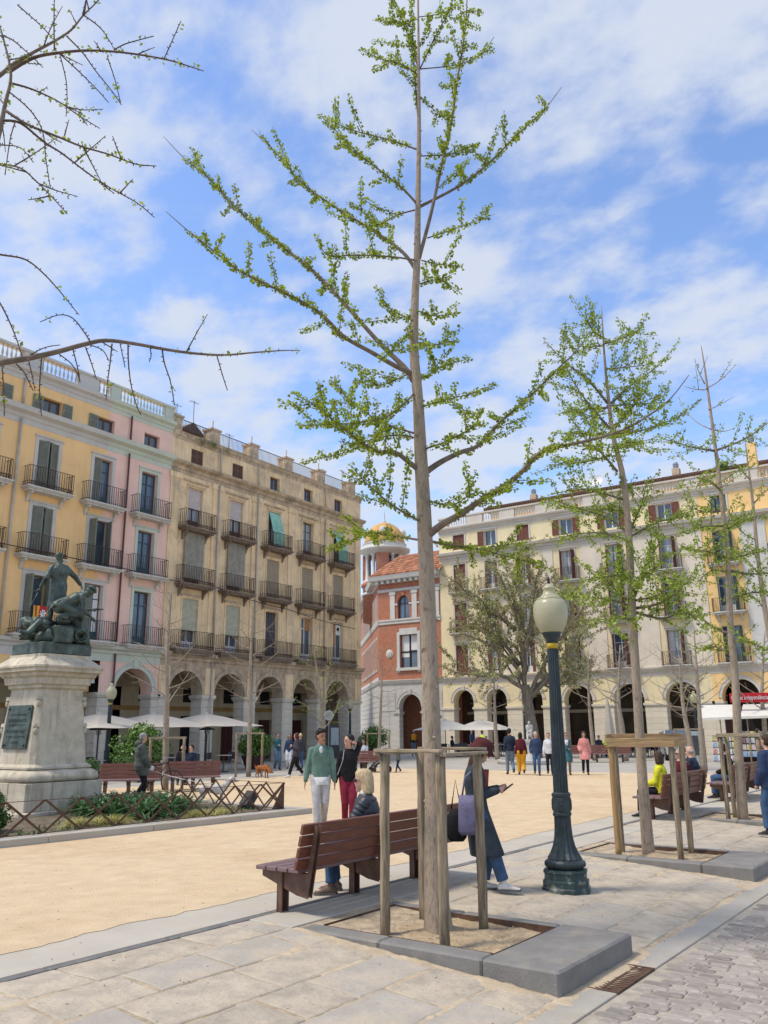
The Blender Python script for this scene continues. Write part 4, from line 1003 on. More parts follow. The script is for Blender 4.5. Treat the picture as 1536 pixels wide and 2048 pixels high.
# raised kerbs round the tree pits
for k in range(4):
    b = 5.95 * k
    T = Matrix.Translation(NP(b, 0)) @ Matrix.Rotation(TH, 4, 'Z')
    nm = ['nearest dark stone kerb block around the tree pit, beside the drain grate', 'second dark stone kerb block, right of the lamp post', 'third dark stone kerb block along the pavement, by the yellow-jacketed sitter', 'farthest dark stone kerb block at the right edge of the photo'][k]
    KB = thing('tree_kerb', nm, 'kerb', NP(b, 0), TH, 'raised kerb blocks round the trees')
    L = lambda u, v: Vector((u, v, 0))
    def slab(u0, u1, v0, v1, name='kerb_stone', m='block'):
        mb = MB(); bv = .018 
        mb.bbox(u0, u1, v0, v1, -.32, .0 + .0, bv); return mb.build(name, M[m], KB)
    slab(-.80, .735, -1.60, -.925)                       # wide head slab
    slab(-.80, -.58, -.921, .12); slab(-.80, -.58, .124, 1.05)
    slab(.59, .735, -.921, .12); slab(.59, .735, .124, 1.05)
    MB().box(-.576, .586, .93, .938, -.1, .004).box(-.576, .586, -.924, -.916, -.1, -.002).box(-.576, -.57, -.91, .93, -.1, -.003).box(.58, .586, -.91, .93, -.1, -.003).build('steel_edging', M['rust'], KB)
    mb = MB(); n = 26; vs = []
    for i in range(n + 1):
        for j in range(n + 1):
            x = -.575 + 1.16 * i / n; y = -.92 + 1.85 * j / n; e = min(i, j, n - i, n - j) / n
            vs.append((x, y, -.055 + .035 * mnoise.noise(Vector((x * 4, y * 4, k))) + .012 * mnoise.noise(Vector((x * 18, y * 18, k))) + .05 * math.exp(-((x) ** 2 + (y) ** 2) / .05)))
    mb.add(vs, [(i * (n + 1) + j, (i + 1) * (n + 1) + j, (i + 1) * (n + 1) + j + 1, i * (n + 1) + j + 1) for i in range(n) for j in range(n)])
    mb.build('soil', M['sandpit'], KB, True, kind='stuff')
    if k < 3:   # twigs, stones and husks lying in the pit
        lt = MB(); Rl = random.Random(30 + k)
        for i in range(220 if k == 0 else 70):
            x = Rl.uniform(-.54, .55); y = Rl.uniform(-.88, .9); z = -.04 + .035 * mnoise.noise(Vector((x * 4, y * 4, k)))
            a = Rl.random() * PI; l = Rl.uniform(.008, .035)
            if Rl.random() < .5: lt.tube([(x, y, z + .004), (x + l * math.cos(a), y + l * math.sin(a), z + .01)], .0018, 4, 0)
            else: lt.ball((x, y, z + .004), (l * .28, l * .22, l * .15), 5, 3, 1)
        link('litter', lt.mesh('litter', [M['twig'], M['pstone']]), KB, kind='stuff')
    # dark bench plate behind the pit
    if k < 3: MB().bbox(-.85, 2.9, 1.09, 1.66, -.06, .012, .006).build('bench_plinth', M['concrete'], KB)
# litter on sand and paving: twigs and bits
lt = MB(); Rl = random.Random(5)
for i in range(700):
    u = Rl.uniform(-5, 10); v = Rl.uniform(-1.7, 8) if i % 3 else Rl.uniform(-1.7, 1.7)
    if in_block(u, v): continue
    p = NP(u, v, .004, True); a = Rl.random() * PI; l = Rl.uniform(.008, .03)
    if Rl.random() < .55: lt.tube([p, p + Vector((l * math.cos(a), l * math.sin(a), .004))], .002, 4)
    else: lt.ball(p, (l * .25, l * .2, l * .12), 5, 3)
o = lt.build('ground_litter', M['twig'], None, kind='stuff', label='small twigs and pebbles scattered over the paving and sand')
# garden bed of the monument
bedF0, bedF1 = Vector((3.0, 13.85, 0)), Vector((15.5, 12.55, 0)); bd = (bedF1 - bedF0).normalized(); bn = Vector((-bd.y, bd.x, 0))
bang = math.atan2(bd.y, bd.x); bl = (bedF1 - bedF0).length
GB = thing('bed_kerb', 'pale concrete kerb around the planted bed of the monument', 'kerb', bedF0, bang)
for i in range(6):
    a, b = i * bl / 6, (i + 1) * bl / 6 - .006
    MB().bbox(a, b, 0, .42, -.1, .12, .012).build('kerb_stone', M['concrete'], GB)
for i in range(5): MB().bbox(bl - .42, bl, .43 + i * 1.6, .43 + (i + 1) * 1.6 - .006, -.1, .12, .012).build('kerb_stone', M['concrete'], GB)
o = MB().box(0, bl - .42, .42, 8.4, -.1, .07).build('bed_soil', M['soil'], None, kind=S); o.location = bedF0; o.rotation_euler = (0, 0, bang)
# ------------------------------------------------------------ figures: one continuous body, clothes and hair as its children
def cloth(n, c, var=0.2, **k):
    d = dict(rough=0.85, scale=7, bump=1.0, bscale=8, detail=5); d.update(k); return mat('cloth_' + n, c, var=var, **d)
SK = {}
SK['light'] = mat('skin_light', (0.56, 0.33, 0.24), 0.55, var=0.06, scale=8); SK['tan'] = mat('skin_tan', (0.40, 0.205, 0.13), 0.55, var=0.06, scale=8)
HAIRM = {k: mat('hair_' + k, c, 0.55, var=0.35, scale=14, bump=0.6, bscale=26, stretch=(6, 6, .8)) for k, c in
         dict(black=(.016, .013, .012), brown=(.06, .033, .02), auburn=(.085, .028, .02), blonde=(.62, .47, .27), grey=(.32, .31, .30), white=(.5, .48, .45)).items()}
EYE = mat('eye_dark', (0.015, 0.01, 0.01), 0.3); LIP = mat('lips', (0.38, 0.13, 0.11), 0.5); BROW = mat('brow', (0.05, 0.03, 0.02), 0.8)
QUEUE = []
def capsule(mb, p0, p1, r0, r1, n=10, flat=None):
    p0 = Vector(p0); p1 = Vector(p1); d = p1 - p0; L = d.length
    if L < 1e-6: return mb.ball(p0, r0, n, 6)
    d /= L; a = d.orthogonal().normalized(); b = d.cross(a); k = (1, 1)
    if flat is not None:                            # (vector, factor): squash across this direction
        f = Vector(flat[0]); f = f - d * f.dot(d)
        if f.length > 1e-4: a = f.normalized(); b = d.cross(a); k = (flat[1], 1)
    R = []
    for t in (-88, -60, -30): q = math.radians(t); R.append((p0 + d * (r0 * math.sin(q)), r0 * math.cos(q)))
    R.append((p0, r0)); R.append((p1, r1))
    for t in (30, 60, 88): q = math.radians(t); R.append((p1 + d * (r1 * math.sin(q)), r1 * math.cos(q)))
    return mb.loft([(c, a * r * k[0], b * r * k[1]) for c, r in R], n)
def sblob(name, mb, m, parent, voxel=0.02, smooth=4, **tags):
    me = mb.mesh(name + '_src', m); o = bpy.data.objects.new(name, me); COL.objects.link(o)
    r = o.modifiers.new('r', 'REMESH'); r.mode = 'VOXEL'; r.voxel_size = voxel; r.use_smooth_shade = True
    if smooth: s = o.modifiers.new('s', 'SMOOTH'); s.factor = 0.5; s.iterations = smooth
    o.parent = parent
    for k, v in tags.items(): o[k] = v
    QUEUE.append((o, m)); return o
def flush():
    dg = bpy.context.evaluated_depsgraph_get()
    new = [(o, m, bpy.data.meshes.new_from_object(o.evaluated_get(dg))) for o, m in QUEUE]
    for o, m, me in new:
        old = o.data; o.modifiers.clear(); o.data = me; me.name = o.name
        if not me.materials: me.materials.append(m)
        me.polygons.foreach_set('use_smooth', [True] * len(me.polygons)); bpy.data.meshes.remove(old)
    QUEUE.clear()
def ik(a, c, l1, l2, pole):
    a = Vector(a); c = Vector(c); d = c - a; L = min(d.length, (l1 + l2) * .999); dn = d.normalized(); c = a + dn * L
    x = (l1 * l1 - l2 * l2 + L * L) / (2 * L); h = math.sqrt(max(0, l1 * l1 - x * x)); p = Vector(pole); p = (p - dn * p.dot(dn)).normalized()
    return a + dn * x + p * h, c
def hand(mb, w, d, nrm, side, curl=0.5, sc=1.0, thumb=None):
    """palm, four fingers of unequal length bent at the knuckles, thumb off the side of the palm. side=+1: thumb on the +cross side"""
    w = Vector(w); d = Vector(d).normalized(); nrm = Vector(nrm); nrm = (nrm - d * nrm.dot(d)).normalized(); x = d.cross(nrm) * side
    P = w + d * .085 * sc
    mb.loft([(w - d * .02 * sc, x * .024 * sc, nrm * .019 * sc), (w + d * .03 * sc, x * .034 * sc, nrm * .016 * sc), (P, x * .038 * sc, nrm * .013 * sc), (P + d * .008 * sc, x * .03 * sc, nrm * .008 * sc)], 10)
    for i, (off, ln) in enumerate(((.028, .92), (.0095, 1.0), (-.0095, .94), (-.028, .74))):
        p = P + x * off * sc; dd = d.copy(); r = .0095 * sc
        for k, l in enumerate((.038, .026, .02)):
            ang = curl * (.7, .9, .6)[k]; dd = (dd * math.cos(ang) + nrm * math.sin(ang)).normalized(); q = p + dd * l * ln * sc
            capsule(mb, p, q, r, r * .9, 6); p = q; r *= .9
    p = w + d * .025 * sc + x * .028 * sc; dd = (d * .75 + x * .62 + nrm * (.2 + curl * .5)).normalized()
    for k, l in enumerate((.036, .03, .024)):
        q = p + dd * l * sc; capsule(mb, p, q, .012 * sc - k * .0015, .0105 * sc - k * .0015, 6); p = q; dd = (dd + nrm * .25 * curl - x * .3).normalized()
def rotz(v, a): return Vector((v[0] * math.cos(a) - v[1] * math.sin(a), v[0] * math.sin(a) + v[1] * math.cos(a), v[2]))

def person(label, pos, yaw, H=1.7, skin='light', hair=('brown', 'short'), top=None, coat=None, legs=None, shoes='dshoe', pose='stand', vox=0.024, fem=False,
           head=(0, 0), wl=None, wr=None, lean=(0, 0), stride=0.0, al=None, ar=None, curl=0.5, build=1.0, group=None, extra=None, name='person', cat='person', one=None, pel=None, sub=3,
           handdir=(None, None), skirt=None, kneepole=None, torsoyaw=0.0):
    T = thing(name, label, cat, pos, yaw, group) if one is None else one['root']
    s = H / 1.75; V = lambda x, y, z: Vector((x * s, y * s, z * s)); B = build
    sit = pose == 'sit'
    pv = V(0, 0, .94) if not sit else V(0, 0, .56)
    if pose == 'kneel': pv = V(0, 0, .5)
    if pel: pv = V(*pel)
    lx, ly = lean
    up = Vector((math.sin(lx), math.sin(ly), 0)); up.z = math.sqrt(max(.05, 1 - up.x ** 2 - up.y ** 2))
    lat = rotz((0, 1, 0), torsoyaw); lat = (lat - up * lat.dot(up)).normalized(); fw = lat.cross(up)
    chest = pv + up * .36 * s; nk = pv + up * .545 * s + fw * .0; 
    sh = (.168 if not fem else .148) if vox < .02 else (.155 if not fem else .135)
    S = {1: nk + lat * sh * s - up * .085 * s, -1: nk - lat * sh * s - up * .085 * s}
    HP = {1: pv + rotz((0, 1, 0), torsoyaw * .3) * .09 * s, -1: pv - rotz((0, 1, 0), torsoyaw * .3) * .09 * s}
    if sit: da = {1: V(.45, .11, .09), -1: V(.42, -.11, .09)}
    else: da = {1: V(stride, .09, .09 + (.0 if stride >= 0 else .07)), -1: V(-stride, -.09, .09 + (.0 if stride <= 0 else .07))}
    if al: da[1] = V(*al)
    if ar: da[-1] = V(*ar)
    dw = {1: V(.06, .225, .80) if not sit else V(.32, .1, .66), -1: V(.06, -.225, .80) if not sit else V(.32, -.1, .66)}
    if stride: dw[1] = V(-stride * .5, .26, .82); dw[-1] = V(stride * .5, -.26, .82)
    if wl: dw[1] = V(*wl)
    if wr: dw[-1] = V(*wr)
    if wl is None and not sit: dw[1] = dw[1] + (nk - V(0, 0, 1.485)) * .8
    if wr is None and not sit: dw[-1] = dw[-1] + (nk - V(0, 0, 1.485)) * .8
    K, A, E, Wt = {}, {}, {}, {}
    for q in (1, -1):
        kp = (1, 0, .15) if not kneepole else kneepole[0 if q == 1 else 1]
        K[q], A[q] = ik(HP[q], da[q], .44 * s, .43 * s, kp)
        E[q], Wt[q] = ik(S[q], dw[q], .29 * s, .255 * s, (-1, q * .35, -.3) if not (wl if q == 1 else wr) or True else None)
    hy, hp = head
    hup = (up * .6 + Vector((0, 0, 1)) * .4 + fw * math.sin(hp)).normalized(); hf = rotz(fw, hy); hf = (hf - hup * hf.dot(hup)).normalized(); hl = hup.cross(hf)
    hc = nk + hup * .155 * s + fw * .025 * s
    HM = Matrix((hf, hl, hup)).transposed().to_4x4(); HM.translation = hc
    hs = s * ((1.03 if vox < .02 else .98) if H > 1.2 else 1.3)
    def hp_(x, y, z): return HM @ Vector((x * hs, y * hs, z * hs))
    # ---- body
    mb = MB()
    mb.loft([(pv - up * .07 * s, fw * .085 * s * B, lat * .12 * s * B), (pv + up * .04 * s, fw * .105 * s * B, lat * (.165 if fem else .155) * s * B), (pv + up * .17 * s, fw * .09 * s * B, lat * .135 * s * B),
             (chest, fw * .115 * s * B, lat * .165 * s * B), (pv + up * .45 * s, fw * .10 * s * B, lat * .15 * s * B), (nk + up * .005 * s, fw * .055 * s, lat * .085 * s)], 14)
    capsule(mb, nk - up * .05 * s, hc - hup * .05 * s, .055 * s, .05 * s)
    mb.ball((0, 0, 0), 1, 14, 10, M=HM @ Matrix.Translation((-.008 * hs, 0, .022 * hs)) @ Matrix.Diagonal((.098 * hs, .077 * hs, .098 * hs, 1)))
    mb.ball((0, 0, 0), 1, 12, 8, M=HM @ Matrix.Translation((.022 * hs, 0, -.045 * hs)) @ Matrix.Diagonal((.068 * hs, .056 * hs, .072 * hs, 1)))
    mb.loft([(hp_(.088, 0, .02), hl * .006 * hs, hup * .006 * hs), (hp_(.104, 0, -.012), hl * .013 * hs, hup * .01 * hs), (hp_(.092, 0, -.026), hl * .015 * hs, hup * .008 * hs)], 8)
    capsule(mb, hp_(.07, -.013, -.055), hp_(.07, .013, -.055), .02 * hs, .02 * hs, 8); mb.ball(hp_(.068, 0, -.1), .022 * hs, 8, 6)
    for q in (1, -1): capsule(mb, hp_(-.005, q * .078, .012), hp_(-.008, q * .076, -.025), .014 * hs, .01 * hs, 6)
    for q in (1, -1):
        capsule(mb, S[q], E[q], .052 * s * B, .04 * s * B); capsule(mb, E[q], Wt[q], .041 * s * B, .027 * s)
        capsule(mb, nk - up * .055 * s, S[q], .045 * s, .048 * s * B)
        capsule(mb, HP[q], K[q], .083 * s * B, .055 * s); capsule(mb, K[q], A[q], .056 * s, .038 * s)
        foot = Vector((1, 0, 0)); fz = A[q].z - .05 * s
        capsule(mb, A[q] - V(.02, 0, .04), A[q] + V(.15, q * .02, -.055), .034 * s, .028 * s)
        hd = handdir[0 if q == 1 else 1] or (Wt[q] - E[q]).normalized()
        nr = (Vector((0, -q, 0)) if abs(Vector(hd).normalized().y) < .8 else Vector((0, 0, -1)))
        if vox < .02 or 1: hand(mb, Wt[q], hd, nr, -q if False else q * -1 * -1, curl, s)
    sk = SK[skin] if isinstance(skin, str) else skin
    nm = one.get('name', 'body') if one else 'body'
    sblob(nm, mb, sk, T, vox, sub)
    if one and one.get('mono'): return T, dict(K=K, A=A, E=E, W=Wt, S=S, nk=nk, HM=HM, pv=pv, hp=hp_, hs=hs)
    # ---- trousers
    if legs:
        lm, lr = legs[0], legs[1] if len(legs) > 1 else 1.0
        mb = MB()
        mb.loft([(pv - up * .09 * s, fw * .10 * s * B, lat * .14 * s * B), (pv + up * .02 * s, fw * .118 * s * B, lat * .172 * s * B), (pv + up * .12 * s, fw * .105 * s * B, lat * .155 * s * B)], 14)
        for q in (1, -1):
            lo = K[q].lerp(A[q], .93)
            capsule(mb, HP[q], K[q], .096 * s * B * max(1, lr * .96), .068 * s * lr); d = (lo - K[q]).normalized(); a = d.orthogonal().normalized(); b = d.cross(a); r2 = .056 * s * lr
            mb.loft([(K[q] - d * .04 * s, a * .066 * s * lr, b * .066 * s * lr), (K[q] + d * .05 * s, a * .064 * s * lr, b * .064 * s * lr), (lo - d * .06 * s, a * r2, b * r2), (lo, a * r2 * 1.04, b * r2 * 1.04)], 10)
        sblob('trousers', mb, lm, T, vox * .8, 2)
    # ---- shoes
    if shoes:
        for q in (1, -1):
            mb = MB(); a = A[q]; g = a.z - .09 * s; yy = q * .012 * s
            mb.loft([(a + V(-.075, 0, -.045), V(0, .028, 0), V(0, 0, .03)), (a + V(-.05, 0, -.04), V(0, .038, 0), V(0, 0, .045)), (a + V(.03, .2 * yy, -.042), V(0, .042, 0), V(0, 0, .045)), (a + V(.12, yy, -.058), V(0, .048, 0), V(0, 0, .03)), (a + V(.19, yy, -.068), V(0, .036, 0), V(0, 0, .018))], 10)
            capsule(mb, a + V(0, 0, -.03), a + V(-.005, 0, .03), .045 * s, .042 * s)
            o = sblob('shoe', mb, M[shoes], T, vox * .6, 2)
            if vox < .02:
                sm = MB(); n = 14; P_ = [(-.085, 0), (-.06, -.036), (.03, -.043), (.12, -.05), (.19, -.034), (.205, 0), (.19, .038), (.12, .05), (.03, .043), (-.06, .036)]
                vs = [a + V(x, y + .012 * q * (x > .05), -.088) for x, y in P_] + [a + V(x, y + .012 * q * (x > .05), -.066) for x, y in P_]; k = len(P_)
                sm.add(vs, [tuple(range(k - 1, -1, -1)), tuple(range(k, 2 * k))] + [(i, (i + 1) % k, (i + 1) % k + k, i + k) for i in range(k)]); sm.build('sole', M['soles'], o)
    # ---- top garment
    if top:
        tm, ti = top[0], top[1] * (1 if vox < .02 else .7); hem = top[2] if len(top) > 2 else -.05; mb = MB(); t = ti * s
        mb.loft([(pv + up * hem * s, fw * (.115 * s * B + t), lat * (.165 * s * B + t)), (pv + up * (hem + .09) * s, fw * (.118 * s * B + t), lat * (.168 * s * B + t)), (pv + up * .2 * s, fw * (.105 * s * B + t), lat * (.152 * s * B + t)), (chest, fw * (.122 * s * B + t), lat * (.172 * s * B + t)), (pv + up * .45 * s, fw * (.106 * s * B + t * .8), lat * (.158 * s * B + t * .5)), (nk + up * .012 * s, fw * (.062 * s + t * .5), lat * (.08 * s + t * .4))], 16)
        for q in (1, -1):
            capsule(mb, nk - up * .06 * s, S[q], .045 * s + t * .4, .05 * s * B + t * .6); capsule(mb, S[q], E[q], .052 * s * B + t * .8, .045 * s * B + t * .8)
            cf = E[q].lerp(Wt[q], .94); capsule(mb, E[q], cf, .05 * s * B + t, .034 * s + t * .6)
        if coat:                                      # coat[0]: hem height above ground (m), coat[1]: flare radius
            hz, fl = coat[0] * s, coat[1] * s; mid = (K[1] + K[-1]) / 2; kk = Vector((pv.x + (mid.x - pv.x) * .7, mid.y, hz))
            if sit: kk = mid + Vector((-.03, 0, -.02)); 
            if sit: mb.loft([(pv + up * .06 * s, fw * (.12 * s + t), lat * (.17 * s + t)), (pv.lerp(kk, .5) , Vector((.02, 0, .11 * s)), Vector((0, .19 * s, 0))), (kk, Vector((.02, 0, .09 * s)), Vector((0, .18 * s, 0)))], 14)
            else: mb.loft([(pv + up * .1 * s, fw * (.112 * s * B + t), lat * (.16 * s * B + t)), (pv, fw * (.13 * s * B + t), lat * (.18 * s * B + t)), (kk + Vector((0, 0, .02)), fw * fl * .8, lat * fl), (kk, fw * fl * .8, lat * fl)], 16)
        sblob('top' if not coat else 'coat', mb, tm, T, vox * .8, 2)
    # ---- hair
    if hair:
        hm, st = HAIRM[hair[0]], hair[1]; mb = MB(); g = lambda c, r: mb.ball((0, 0, 0), 1, 12, 8, M=HM @ Matrix.Translation(tuple(x * hs for x in c)) @ Matrix.Diagonal((r[0] * hs, r[1] * hs, r[2] * hs, 1)))
        if st != 'bald': g((-.026, 0, .045), (.098, .086, .092)); g((-.035, 0, .0), (.08, .085, .08))
        else: g((-.045, 0, .0), (.07, .083, .045))
        if st == 'tousled':
            for i in range(14): a = i * 2.4; g((.01 + .06 * math.cos(a), .055 * math.sin(a), .105 + .02 * math.sin(i * 5)), (.03, .03, .026))
        if st == 'bob':
            mb = MB(); X = HM.to_3x3() @ Vector((1, 0, 0)); Y = HM.to_3x3() @ Vector((0, 1, 0))
            mb.loft([(hp_(cx, 0, z), X * a * hs, Y * b_ * hs) for cx, z, a, b_ in ((-.01, .138, .03, .03), (-.012, .128, .07, .062), (-.015, .10, .098, .085), (-.022, .06, .105, .097), (-.034, .02, .098, .104), (-.042, -.03, .09, .108), (-.046, -.09, .086, .112), (-.046, -.13, .08, .11), (-.044, -.145, .07, .10))], 20)
        if st == 'long':
            for q in (-1, 0, 1): g((-.055, q * .05, -.12), (.05, .04, .16))
            for q in (1, -1): g((.0, q * .075, -.03), (.05, .022, .09))
        if st == 'bun': g((-.115, 0, .03), (.036, .036, .036))
        if st == 'pony': capsule(mb, hp_(-.1, 0, .03), hp_(-.13, 0, -.1), .028 * hs, .012 * hs)
        sblob('hair', mb, hm, T, vox * .6, 5 if st in ('bob', 'long') else 1)
    # ---- face
    fm = MB()
    for q in (1, -1):
        fm.ball(hp_(.083, q * .031, .008), (.0095 * hs, .012 * hs, .0075 * hs), 8, 6, 0)
        capsule(fm, hp_(.09, q * .016, .03), hp_(.078, q * .048, .031), .0045 * hs, .003 * hs, 5)
        fm.m[-24:] = [2] * 24 if False else fm.m[-24:]
    capsule(fm, hp_(.089, -.018, -.057), hp_(.089, .018, -.057), .0055 * hs, .0055 * hs, 6)
    k = len(fm.f); nf_ = 8 * 7 + 2 if False else 0
    me = fm.mesh('face', [EYE, LIP]); 
    link('eyes_and_brows', me, T)
    J = dict(T=T, K=K, A=A, E=E, W=Wt, S=S, nk=nk, HM=HM, hs=hs, pv=pv, s=s, up=up, fw=fw, lat=lat, hp=hp_, hup=hup, hf=hf, hl=hl, vox=vox)
    if extra: extra(J)
    return T, J
M['dshoe'] = mat('dark_shoe', (0.03, 0.025, 0.025), 0.6); M['wshoe'] = mat('white_trainer', (0.62, 0.60, 0.56), 0.6); M['bshoe'] = mat('brown_suede', (0.16, 0.11, 0.085), 0.85); M['soles'] = mat('shoe_sole', (0.12, 0.115, 0.11), 0.7)
C = dict(green=cloth('sage', (0.115, 0.20, 0.165)), black=cloth('black', (0.016, 0.015, 0.018), spec=.2), wine=cloth('wine', (0.23, 0.018, 0.045)), grey=cloth('lightgrey', (0.43, 0.42, 0.42)),
    white=cloth('white', (0.62, 0.62, 0.62)), navy=cloth('navy', (0.02, 0.03, 0.055)), navy2=cloth('navyblue', (0.03, 0.05, 0.11)), jean=cloth('denim', (0.05, 0.10, 0.19)), jeanl=cloth('pale_denim', (0.15, 0.21, 0.29)),
    slate=cloth('slate', (0.034, 0.045, 0.057)), maroon=cloth('maroon', (0.10, 0.012, 0.022)), mustard=cloth('mustard', (0.68, 0.33, 0.02)), pinkc=cloth('coral', (0.60, 0.25, 0.22)), olive=cloth('olivegrey', (0.09, 0.10, 0.085)),
    teal=cloth('teal', (0.04, 0.13, 0.15)), yellow=cloth('yellow', (0.62, 0.60, 0.03)), lime=cloth('lime', (0.52, 0.85, 0.03)), red=cloth('red', (0.5, 0.03, 0.04)), orange=cloth('orange', (0.75, 0.30, 0.02)), dkgrey=cloth('darkgrey', (0.05, 0.045, 0.055)),
    brown=cloth('brown', (0.10, 0.06, 0.04)), hat=cloth('hat', (0.085, 0.02, 0.02), bump=.8, bscale=40), lilac=cloth('lilac', (0.16, 0.145, 0.235)), red2=cloth('brickred', (0.22, 0.04, 0.04)), quilt=cloth('quilt', (0.03, 0.036, 0.05), rough=.4, spec=.5), khaki=cloth('khaki', (.2, .16, .1)))
def yawto(dx, dy): return math.atan2(dy, dx)
RIGHT = Vector((0.564, -0.825, 0)).normalized(); TOCAM = lambda p: math.atan2(-p.y, -p.x)

# --- couple walking hand in hand
def glasses(J, m=None, lens=.018):
    mb = MB(); h = J['hp']; hs = J['hs']
    for q in (1, -1): mb.ball(h(.094, q * .032, .008), (.012 * hs, .021 * hs, .017 * hs), 8, 6); mb.tube([h(.09, q * .05, .012), h(.0, q * .08, .014)], .003, 4)
    mb.tube([h(.1, -.015, .012), h(.1, .015, .012)], .003, 4); mb.build('sunglasses', M['black'], J['T'])
def x_man(J):
    T = J['T']; s = J['s']; pv = J['pv']; up = J['up']; fw = J['fw']; lat = J['lat']
    # collar, placket, chest pocket flap, white shirt front and hem
    mb = MB(); c = pv + up * .52 * s
    for q in (1, -1):
        mb.add([c + fw * .10 * s + lat * q * .012 * s - up * .05 * s, c + fw * .075 * s + lat * q * .1 * s - up * .015 * s, c - fw * .0 + lat * q * .085 * s + up * .035 * s, c + fw * .06 * s + lat * q * .05 * s + up * .03 * s], [(0, 1, 2, 3)])
    mb.build('collar', C['green'], T)
    mb = MB(); mb.loft([(pv + up * -.135 * s, fw * .142 * s, lat * .19 * s), (pv + up * -.125 * s, fw * .145 * s, lat * .192 * s), (pv - up * .0 * s, fw * .135 * s, lat * .185 * s)], 18); mb.build('shirt_hem', C['white'], T, True)
    mb = MB(); mb.ball(pv + up * .455 * s + fw * .098 * s, (.035, .04, .08), 8, 6); mb.build('shirt_front', C['white'], T, True)
    mb = MB(); p = pv + up * .36 * s + fw * .142 * s + lat * -.085 * s; a = J['up'] * .055 * s; b = lat * .05 * s
    mb.add([p - a - b, p - a + b, p + a + b - fw * .01, p + a - b - fw * .01, p + a - b + fw * .012, p + a + b + fw * .012, p + a * .5 + b + fw * .014, p + a * .5 - b + fw * .014], [(0, 1, 2, 3), (4, 5, 6, 7)]); mb.build('chest_pocket', C['green'], T)
man_p = Vector((12.55, 10.05, 0)); wom_p = Vector((13.2, 9.55, 0))
man_p = gp(640, 1664); wom_p = gp(697, 1658)
DIRC = TOCAM(man_p) + math.radians(4)
man, Jm = person('young man in a sage green jacket and pale grey joggers walking toward the bench', man_p, DIRC, 1.80, 'tan', ('black', 'tousled'), top=(C['green'], .014, -.07), legs=(C['grey'], 1.12), shoes='dshoe', vox=.014, head=(math.radians(28), .12),
    stride=.0, al=(-.18, .07, .16), ar=(.16, -.06, .09), wr=(-.02, -.27, .86), wl=(.02, .25, .86), curl=.35, extra=x_man, cat='person')
def x_wom(J):
    mb = MB(); h = J['hp']; T = J['T']
    mb.tube([J['nk'] + J['fw'] * .1 + J['lat'] * -.09, J['nk'] + J['fw'] * .15 - J['up'] * .2 + J['lat'] * -.12, J['pv'] + J['fw'] * .06 + J['lat'] * -.22 + J['up'] * .05], .006, 5); mb.build('bag_strap', C['white'], T)
    mb = MB(); 
    for q in (1, -1): mb.ball(h(.0, q * .085, -.045), .007, 6, 4)
    mb.build('earring', M['yellowband'], T)
wom, Jw = person('young woman in a black sweater and wine red trousers touching her hair', wom_p, DIRC - math.radians(3), 1.70, 'light', ('black', 'pony'), top=(C['black'], .014, -.06), legs=(C['wine'], 1.15), shoes='dshoe', vox=.014, fem=True,
    head=(math.radians(-62), .05), al=(.14, .06, .09), ar=(-.2, -.06, .17), wr=(.04, -.27, .84), wl=(.02, .15, 1.60), curl=.5, extra=x_wom)

# --- woman with a blond bob on the nearest bench, seen from behind
bp = NP(.95, 1.64, 0)
def x_bl(J):
    T = J['T']; s = J['s']; pv, up, fw, lat = J['pv'], J['up'], J['fw'], J['lat']
    for i in range(9):                                # quilted baffles of the down jacket
        f = i / 8; z = .02 + f * .46; rx = .128 + .03 * math.sin(PI * f) - .02 * f; ry = .178 + .028 * math.sin(PI * f) - .035 * f * f; mb = MB()
        c = pv + up * z * s; rx *= 1.17; ry *= 1.17; mb.loft([(c - up * .026, fw * (rx - .01) * s, lat * (ry - .01) * s), (c - up * .012, fw * (rx + .006) * s, lat * (ry + .006) * s), (c + up * .012, fw * (rx + .006) * s, lat * (ry + .006) * s), (c + up * .026, fw * (rx - .01) * s, lat * (ry - .01) * s)], 20)
        mb.build('quilt_baffle', C['quilt'], T, True)
    for q in (1, -1):
        for a, b in ((J['S'][q], J['E'][q]), (J['E'][q], J['W'][q])):
            for i in range(5):
                p = a.lerp(b, .1 + i * .19); d = (b - a).normalized(); u_ = d.orthogonal().normalized(); w_ = d.cross(u_); r = .086 - .012 * (a is J['E'][q]); mb = MB()
                mb.loft([(p - d * .026, u_ * (r - .012), w_ * (r - .012)), (p - d * .01, u_ * r, w_ * r), (p + d * .01, u_ * r, w_ * r), (p + d * .026, u_ * (r - .012), w_ * (r - .012))], 14); mb.build('quilt_baffle', C['quilt'], T, True)
    glasses(J)
    mb = MB(); mb.loft([(J['nk'] - up * .02, fw * .075, lat * .085), (J['nk'] + up * .05, fw * .068, lat * .075)], 16); mb.build('scarf', C['white'], T, True)
person('woman with a blond bob and a black quilted jacket sitting on the nearest bench', bp, TH + math.radians(122), 1.72, 'light', ('blonde', 'bob'), top=(C['quilt'], .03, -.02), legs=(C['jean'], 1.15), shoes='bshoe', pose='sit', pel=(-.06, 0, .54), vox=.014, fem=True, build=1.12,
    head=(math.radians(16), .02), lean=(.06, 0), al=(.36, .16, .09), ar=(.34, -.1, .09), wl=(.36, .12, .70), wr=(.33, -.12, .70), extra=x_bl)

